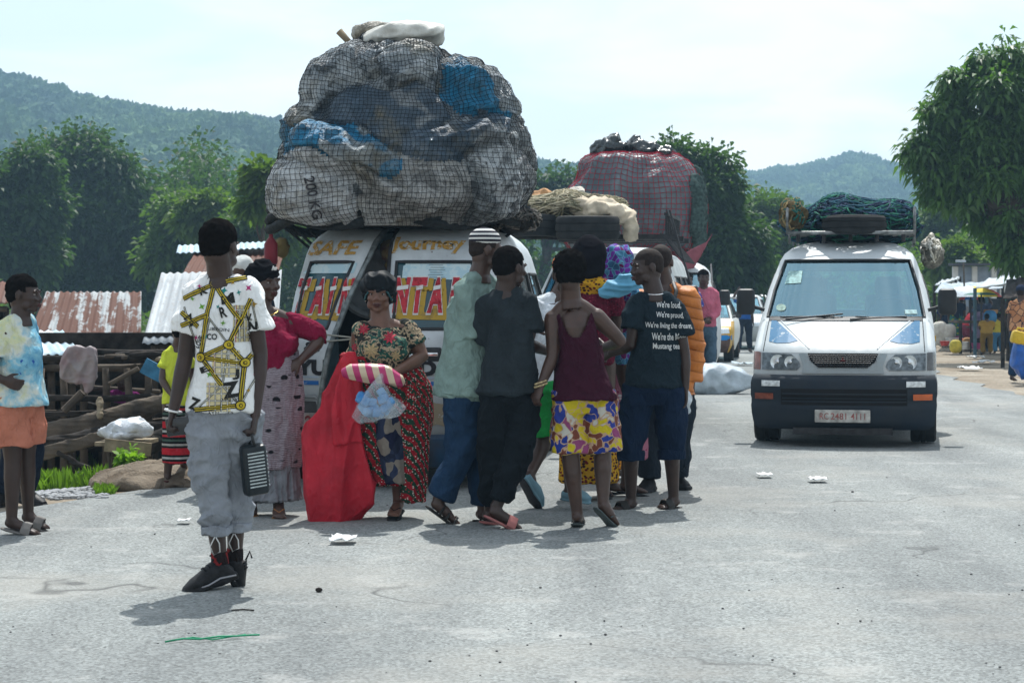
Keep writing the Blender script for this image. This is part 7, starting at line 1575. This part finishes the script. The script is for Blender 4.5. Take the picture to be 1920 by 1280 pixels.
# ------------------------------------------------------------------ market on the right
def canopy(label, quad, mat, name='canopy', thick=.02, posts=True, ph=None, waves=0, cat='canopy'):
    A, B_, C_, D_ = [Vector(p) for p in quad]; root = thing(name, label, cat, (A.x,A.y,0)); o = Vector((A.x,A.y,0)); n = 14; V = []
    for j in range(n+1):
        for i in range(n+1):
            p = lerp(lerp(A,B_,i/n), lerp(D_,C_,i/n), j/n)-o; p.z += .05*math.sin(i*1.7)*math.sin(j*1.1)-(.06*math.sin(math.pi*i/n)*math.sin(math.pi*j/n)); V.append(p)
    r_ = link('cloth_roof' if not waves else 'roof', fast_mesh('roof', V, [(j*(n+1)+i, j*(n+1)+i+1, (j+1)*(n+1)+i+1, (j+1)*(n+1)+i) for j in range(n) for i in range(n)]), mat, root); md = r_.modifiers.new('t','SOLIDIFY'); md.thickness = thick
    if posts:
        for p in (A,B_,C_,D_): q = p-o; m = MB(); m.bar((q.x,q.y,0),(q.x,q.y,q.z),.04); m.build('post', ph or WOODD, root)
    return root
TARPW = mk('tarp_white',(.42,.47,.50),.5,.15,3,.4,12,.03); TARPB = mk('tarp_blue_white',(.24,.32,.38),.5,.35,4,.5,14,.04,c2=(.42,.46,.48)); POSTB = mk('post_blue',(.05,.10,.13),.6,.3)
canopy('bright white sheet roof sloping over the stalls nearest the right edge', [at(1828,540,44),at(1935,524,42),at(1935,506,48),at(1850,524,49)], TARPW, ph=POSTB)
canopy('patched blue and white tarp roof over the stall beside the oncoming van', [at(1752,548,50),at(1842,549,49),at(1850,534,56),at(1765,530,56)], TARPB)
canopy('small pale slanted roof behind the patched tarp', [at(1752,535,58),at(1792,524,57),at(1800,519,61),at(1765,526,61)], TARPW)
canopy('brown thatched hut roof at the right edge above the patterned shirt', [at(1880,560,38),at(1960,548,37),at(1960,514,41),at(1890,524,42)], mk('thatch',(.05,.04,.035),.95,.5,20,.8,60,.03), ph=WOODD)
bl = thing('building', 'low grey-blue building with white pillars and a dark roof line behind the market', 'building', at(1835,YH,64)); bl.location.z = 0; o_ = Vector(bl.location)
q0, q1 = at(1790,530,64), at(1878,530,64); m = MB(); m.box(((q0.x+q1.x)/2-o_.x,.1,1.15),(q1.x-q0.x,.2,2.3)); m.build('wall', mk('wall_greyblue',(.26,.31,.38),.8,.15), bl)
for x in (1790,1826,1862,1878): m = MB(); m.box((at(x,YH,64).x-o_.x,-.06,1.15),(.16,.16,2.3)); m.build('pillar', mk('pillar_white',(.6,.6,.58),.7,.1), bl)
m = MB(); m.box(((q0.x+q1.x)/2-o_.x,-.1,2.36),(q1.x-q0.x+.3,.7,.08)); m.build('roof', mk('roof_dark',(.06,.06,.07),.6), bl)
tin_roof('tin_sheet', 'upright white corrugated sheet hut behind the building at the right edge', 'tin sheet', at(1880,540,60), at(1925,540,60), at(1882,482,60.5), t_z, pitch=.2, amp=.03, seam=False)
tin_roof('tin_sheet', 'rusty ragged sheet leaning below the low grey-blue building', 'tin sheet', at(1838,538,56), at(1880,530,56), at(1850,526,58), t_r, pitch=.2, amp=.03, seam=False)
def umbrella(label, c, r_, cols, h, tilt=0):
    root = thing('umbrella', label, 'umbrella', (c.x,c.y,0), 0); n = 8
    m = MB(); m.bar((0,0,0),(0,0,c.z),.02); m.build('pole', DARKM, root)
    for k in range(n):
        m = MB(); a0, a1 = 2*math.pi*k/n, 2*math.pi*(k+1)/n; P_ = []
        for i in range(6):
            q = i/5; rr = r_*math.sin(q*1.25)/math.sin(1.25); z = c.z-h*(q**1.8)
            for a in (a0,(a0+a1)/2,a1): s_ = .96 if a not in (a0,a1) else 1; P_.append((rr*s_*math.cos(a), rr*s_*math.sin(a), z))
        m.add(P_, [(i*3+j, i*3+j+1, (i+1)*3+j+1, (i+1)*3+j) for i in range(5) for j in range(2)]); m.build('panel', cols[k%len(cols)], root, True)
    return root
UR, UY, UBl, UW = (mk('umb_red',(.55,.05,.04),.7,bump=0), mk('umb_yellow',(.60,.48,.05),.7,bump=0), mk('umb_blue',(.04,.14,.42),.7,bump=0), mk('umb_white',(.55,.6,.64),.7,bump=0))
umbrella('large faded market umbrella of white, red and yellow panels beside the patched tarp', at(1820,536,47.5), .75, [UW,UW,UY,UR], .26); umbrella('small red and blue umbrella below the large faded one', at(1820,552,50), .3, [UR,UR,UBl], .13)
umbrella('flat dark green umbrella over the person with the tray', at(1840,548,46), .42, [mk('umb_green',(.02,.12,.09),.7,bump=0)], .06)
lp = thing('street_lamp', 'short leaning pole with a small white lamp above the market roofs', 'lamp', at(1812,YH,52)); lp.location.z = 0; m = MB(); m.bar((0,0,0),(-.08,0,2.25),.025); m.build('pole', WOOD, lp); m = MB(); m.box((-.15,0,2.27),(.26,.1,.06),bev=.02); m.build('lamp_head', TARPW, lp)
for x, y0, y1, d_, dx in ((1865,540,606,45,0),(1900,525,600,44,2)): 
    pass
st2 = thing('market_stall', 'dark stall counter with goods under the bright white roof', 'stall', at(1860,YH,47)); st2.location.z = 0; o_ = Vector(st2.location)
m = MB(); m.box((.5,.6,.75),(2.6,.9,.06)); m.build('counter', WOOD, st2); m = MB(); m.box((1.2,2.8,.7),(2.2,.06,1.2)); m.build('back_cloth', mk('stall_cloth',(.03,.035,.04),.9,.5), st2)
for x in (-.7,.5,1.7):
    m = MB(); m.bar((x,.2,0),(x,.2,.74),.04); m.build('leg', WOODD, st2)
GC = [(.45,.06,.05),(.55,.45,.06),(.05,.20,.40),(.5,.5,.48),(.06,.25,.10),(.4,.2,.06),(.3,.05,.15)]
rg = np.random.RandomState(21)
for k in range(20):
    px = rg.uniform(1765,1895); d_ = rg.uniform(46,52); c = at(px,YH,d_); c.z = (.84 if px > 1835 and d_ < 48 else .16)+rg.rand()*.1; m = MB(); w_ = rg.uniform(.12,.24)
    if k%3 == 0: m.lathe([(0,-w_*.5),(w_*.7,-w_*.5),(w_,w_*.4),(w_*1.05,w_*.42),(w_*.8,w_*.3),(0,w_*.3)], None, 14); nm, ct = 'basin', 'basin'
    elif k%3 == 1: m.add(*superell((0,0,0),(w_*.7,w_*.6,w_*.8),16,2.6)); nm, ct = 'sack', 'sack'
    else: m.box((0,0,0),(w_*1.3,w_,w_),bev=.02,rz=rg.rand()); nm, ct = 'crate', 'crate'
    o = m.build(nm, mk('goods%d' % (k%7), GC[k%7], .7, .3), None, smooth='auto', loc=c); tag(o, '%s %s among the goods at the far right market' % (('red','yellow','blue','off-white','green','tan','purple')[k%7], nm), ct, 'goods laid out in the market')
for i, (x, y, s_) in enumerate(((1768,632,.24),(1776,622,.2),(1760,618,.22))):
    o = link('sack', fuse((lambda mm: (mm.add(*superell((0,0,0),(s_,s_*.9,s_),20,2.6)), mm)[1])(MB()), 'sack', .03, 2, [(.03,6,(1,1,1),i,True)]), MATS['sack_offwhite']); o.location = at(x,y,49.5); tag(o, ('lower white sack beside the oncoming van\'s mirror in the market','upper white sack stacked beside the oncoming van','white sack half behind the oncoming van in the market')[i], 'sack')
for a, b, lb_2 in (((1803,648),(1822,612),'pale wooden prop slanting in front of the market umbrella'),((1822,650),(1826,606),'upright wooden prop left of the person with the tray'),((1828,652),(1830,608),'thin dark upright stick beside the wooden prop')):
    p0 = onroad(*a); p1 = at(b[0],b[1],p0.y+.1); m = MB(); m.bar((0,0,0),p1-p0,.035); tag(m.build('pole', WOODL, None, True, p0), lb_2, 'pole')
M1 = m_dots('mk_green_blue',(.03,.16,.12),(.05,.08,.30),(.35,.38,.06),12,.35)
r, P = fig('person in a pale headwrap and green and blue wrapper near the oncoming van\'s mirror', 51, 1794, 553, 170, cloth('top_navy',(.02,.03,.06)), skirt=(M1,.1,1.15,.24), vox=.02, hair=None, hands=False, fat=1.1); wrapmesh(r, P, [((0,.03,.07),(.1,.11,.1))], mk('wrap_grey',(.30,.32,.30),.8), 'headwrap', None, .02)
fig('person in dark navy clothes next to the white sacks in the market', 53, 1777, 560, 200, cloth('tee_navy3',(.02,.03,.06)), cloth('trouser_navy3',(.02,.025,.04)), vox=.022, hands=False)
fig('person bending in a bright red top between the umbrellas in the market', 49, 1813, 573, 120, cloth('top_red',(.42,.04,.05)), cloth('skirt_wine',(.15,.03,.05)), vox=.02, hands=False, lean=.25, arms='reach', fat=1.25)
r, P = fig('person carrying a tray on her head with a lavender bundle at her side', 48, 1839, 556, 185, cloth('top_bluegrey',(.06,.09,.16)), skirt=(cloth('wrap_black2',(.03,.025,.04)),.12,1.0,.22), vox=.02, hands=False, arms='up_b')
cloth_lump('bundle', 'lavender cloth bundle carried by the person with the tray', at(1838,606,47.6), [((0,0,0),(.26,.16,.26)),((0,0,-.15),(.22,.15,.18))], mk('lavender',(.26,.22,.36),.8,.25,9), 'bundle', 61, .03, .03)
fig('child in a yellow vest sitting by the stall counter in the market', 47, 1872, 588, 200, cloth('vest_yellow',(.50,.42,.06)), cloth('shorts_blue3',(.06,.18,.30)), vox=.02, hands=False, arms='front', k=.8)
fig('person in dark clothes with a white cap behind the seated child', 50, 1874, 556, 170, cloth('tee_brown3',(.10,.05,.05)), cloth('trouser_dark6',(.02,.02,.03)), vox=.022, hands=False)
r, P = fig('person in dark clothes with a green headwrap under the white roof', 49, 1891, 558, 180, cloth('tee_dark7',(.03,.03,.04)), cloth('trouser_dark7',(.02,.02,.03)), vox=.022, hands=False, hair=None); wrapmesh(r, P, [((0,.03,.06),(.1,.11,.1))], mk('wrap_green',(.03,.22,.14),.8), 'headwrap', None, .02)
fig('person in maroon sitting low behind the seated child', 52, 1855, 575, 10, cloth('top_maroon4',(.12,.03,.05)), cloth('skirt_maroon4',(.06,.02,.03)), vox=.022, hands=False, arms='front')
fig('person in pale top far inside the market between the umbrellas', 55, 1802, 562, 0, cloth('top_pale5',(.3,.3,.32)), cloth('skirt_pale5',(.10,.12,.2)), vox=.024, hands=False, arms='front')
MP = m_patch('orange_mosaic',[(.48,.22,.10),(.55,.28,.14),(.42,.18,.08)],9,.02,sc2=(.02,.018,.03))
r, P = fig('person in an orange and black mosaic shirt and cap walking at the right edge', 32, 1914, 537, 150, MP, JEAN, vox=.014, hair='shaved', loose=.045, arms='down', stride=.12)
wrapmesh(r, P, [((0,.02,.06),(.088,.1,.078))], cloth('cap_navy',(.02,.03,.06)), 'cap', None, .014)
m = MB(); m.add(*superell((0,0,0),(.25,.2,.36),24,2.4)); o = link('bag', fuse(m,'bag',.02,2,[(.02,9,(2,1,.5),3,True)]), mk('bag_blue',(.01,.10,.42),.35,.3,6,.4,spec=.5)); o.location = at(1925,668,31); tag(o, 'big blue plastic bag carried at the right edge', 'bag')
m = MB(); m.box((0,0,0),(.32,.2,.20),bev=.05,ry=R(14)); m.tube([(-.08,0,.1),(-.06,0,.16),(.06,0,.14),(.08,0,.07)],.018,8); m.ball((-.05,-.1,-.01),(.04,.01,.04),10); tag(m.build('jerrycan', mk('can_yellow',(.62,.42,.03),.4,.15,bump=0), None, smooth='auto', loc=at(1915,634,30.9)), 'yellow jerrycan held above the blue bag at the right edge', 'jerrycan')
# big sack lying on the road
m = MB(); ring(m, [((-.75,0,.20),.10,.10),((-.62,0,.2),.21,.22),((-.3,0,.21),.25,.27),((.1,0,.20),.25,.26),((.38,0,.17),.18,.19),((.52,0,.16),.07,.08),((.6,0,.18),.05,.04),((.66,0,.22),.06,.03)], Vector((0,0,1)), 26)
o = link('sack', fuse(m,'sack',.016,2,[(.030,5,(1,1,1),3,True),(.015,13,(1,1,1),4,True)]), mk('sack_greywhite',(.40,.46,.50),.5,.25,5,.6,40,.01), loc=at(1338,YH,28.2)); o.location.z = 0; tag(o, 'full grey-white sack lying on the road behind the orange jacket', 'sack')
# litter
def paper(label, px, py, w_, seed, col=(.68,.70,.70), nm='paper'):
    p = onroad(px,py,.01); rg = np.random.RandomState(seed); n = 7; V = []
    for j in range(n):
        for i in range(n): V.append(((i/(n-1)-.5)*w_*(1+.2*rg.rand()), (j/(n-1)-.5)*w_*1.3*(1+.2*rg.rand()), .010+.018*rg.rand()*(w_/.1)))
    Fq = [(j*n+i, j*n+i+1, (j+1)*n+i+1, (j+1)*n+i) for j in range(n-1) for i in range(n-1)]; o = link(nm, fast_mesh(nm, V, Fq), mk('litter_%s' % label[:8], col, .7, .15, bump=0), loc=p); o.modifiers.new('t','SOLIDIFY').thickness = .003; return tag(o, label, 'litter')
paper('flattened white paper on the road in front of the person in floral', 644, 1013, .13, 1); paper('crumpled white scrap on the road before the oncoming van', 1433, 892, .10, 2); paper('white scrap further right on the road before the oncoming van', 1533, 901, .12, 3)
paper('white litter on the verge past the oncoming van, nearest', 1818, 693, .35, 4); paper('white litter on the verge by the market, middle piece', 1842, 681, .35, 5); paper('white litter on the verge by the market, farthest piece', 1828, 671, .3, 6); paper('folded pale paper lying beside the taxi wheel', 1392, 684, .35, 7, (.4,.48,.52)); paper('small pale scrap behind the foreground person\'s legs', 345, 978, .07, 8)
p = onroad(310,1208); m = MB(); m.tube([Vector((x,y,.012+.006*abs(math.sin(x*40)))) for x, y in ((0,0),(.06,.05),(.13,.03),(.20,.09),(.27,.10),(.33,.14),(.36,.13))], .004, 5); m.tube([(.02,.02,.012),(.1,.06,.02),(.18,.05,.012),(.3,.16,.014)],.003,5); tag(m.build('string', mk('string_green',(.02,.28,.14),.7,bump=0), None, True, p), 'green plastic string lying on the road at the lower left', 'string')
p = onroad(434,1146); m = MB(); m.tube([(0,0,.006),(.05,.01,.008),(.1,.0,.006)],.004,5); tag(m.build('twig', WOODD, None, True, p), 'short dark twig on the road by the foreground person\'s shadow', 'twig')
rg = np.random.RandomState(5)
m = MB()
for i in range(130):
    py = 700+580*rg.rand()**.8; px = rg.uniform(-20,1940); q = onroad(px,py); r_ = rg.uniform(.003,.008)*(1+ (q.y > 14)*.8); m.ball((q.x,q.y,r_*.5),(r_,r_,r_*.6),6)
tag(m.build('road_grit', mk('grit',(.10,.10,.10),.9,.5), None, True), kind='stuff')
p = onroad(598,1109); m = MB(); m.ball((0,0,.01),(.018,.014,.012),8); tag(m.build('pebble', WOODD, None, True, p), 'small dark pebble on the open road below the group', 'pebble')

PPL = [(1770,566,56,'navy'),(1785,570,58,'brown'),(1806,575,60,'rust'),(1822,572,58,'pale'),(1829,578,52,'teal'),(1848,570,55,'black'),(1862,566,57,'wine'),(1884,566,55,'grey'),(1898,562,47,'olive'),(1850,590,46,'ochre')]
PC = dict(navy=(.02,.03,.08),brown=(.10,.05,.03),rust=(.25,.08,.04),pale=(.35,.33,.30),teal=(.03,.15,.15),black=(.01,.01,.012),wine=(.15,.02,.05),grey=(.15,.16,.17),olive=(.09,.09,.03),ochre=(.35,.22,.05))
for i, (x, yt, d_, cn) in enumerate(PPL):
    fig('small distant figure in a %s top far back under the market awnings' % cn, d_, x, yt, (170,20,140,200,10,160,185,30,175,190)[i], cloth('mk_'+cn, PC[cn]), cloth('mkl_'+cn, tuple(v*.5 for v in PC[cn])), vox=.026, hands=False, arms=('down','front')[i%2], k=.9)
canopy('long grey white awning sheet low over the middle of the market', [at(1778,546,53),at(1880,540,53),at(1880,528,58),at(1790,530,58)], TARPB)
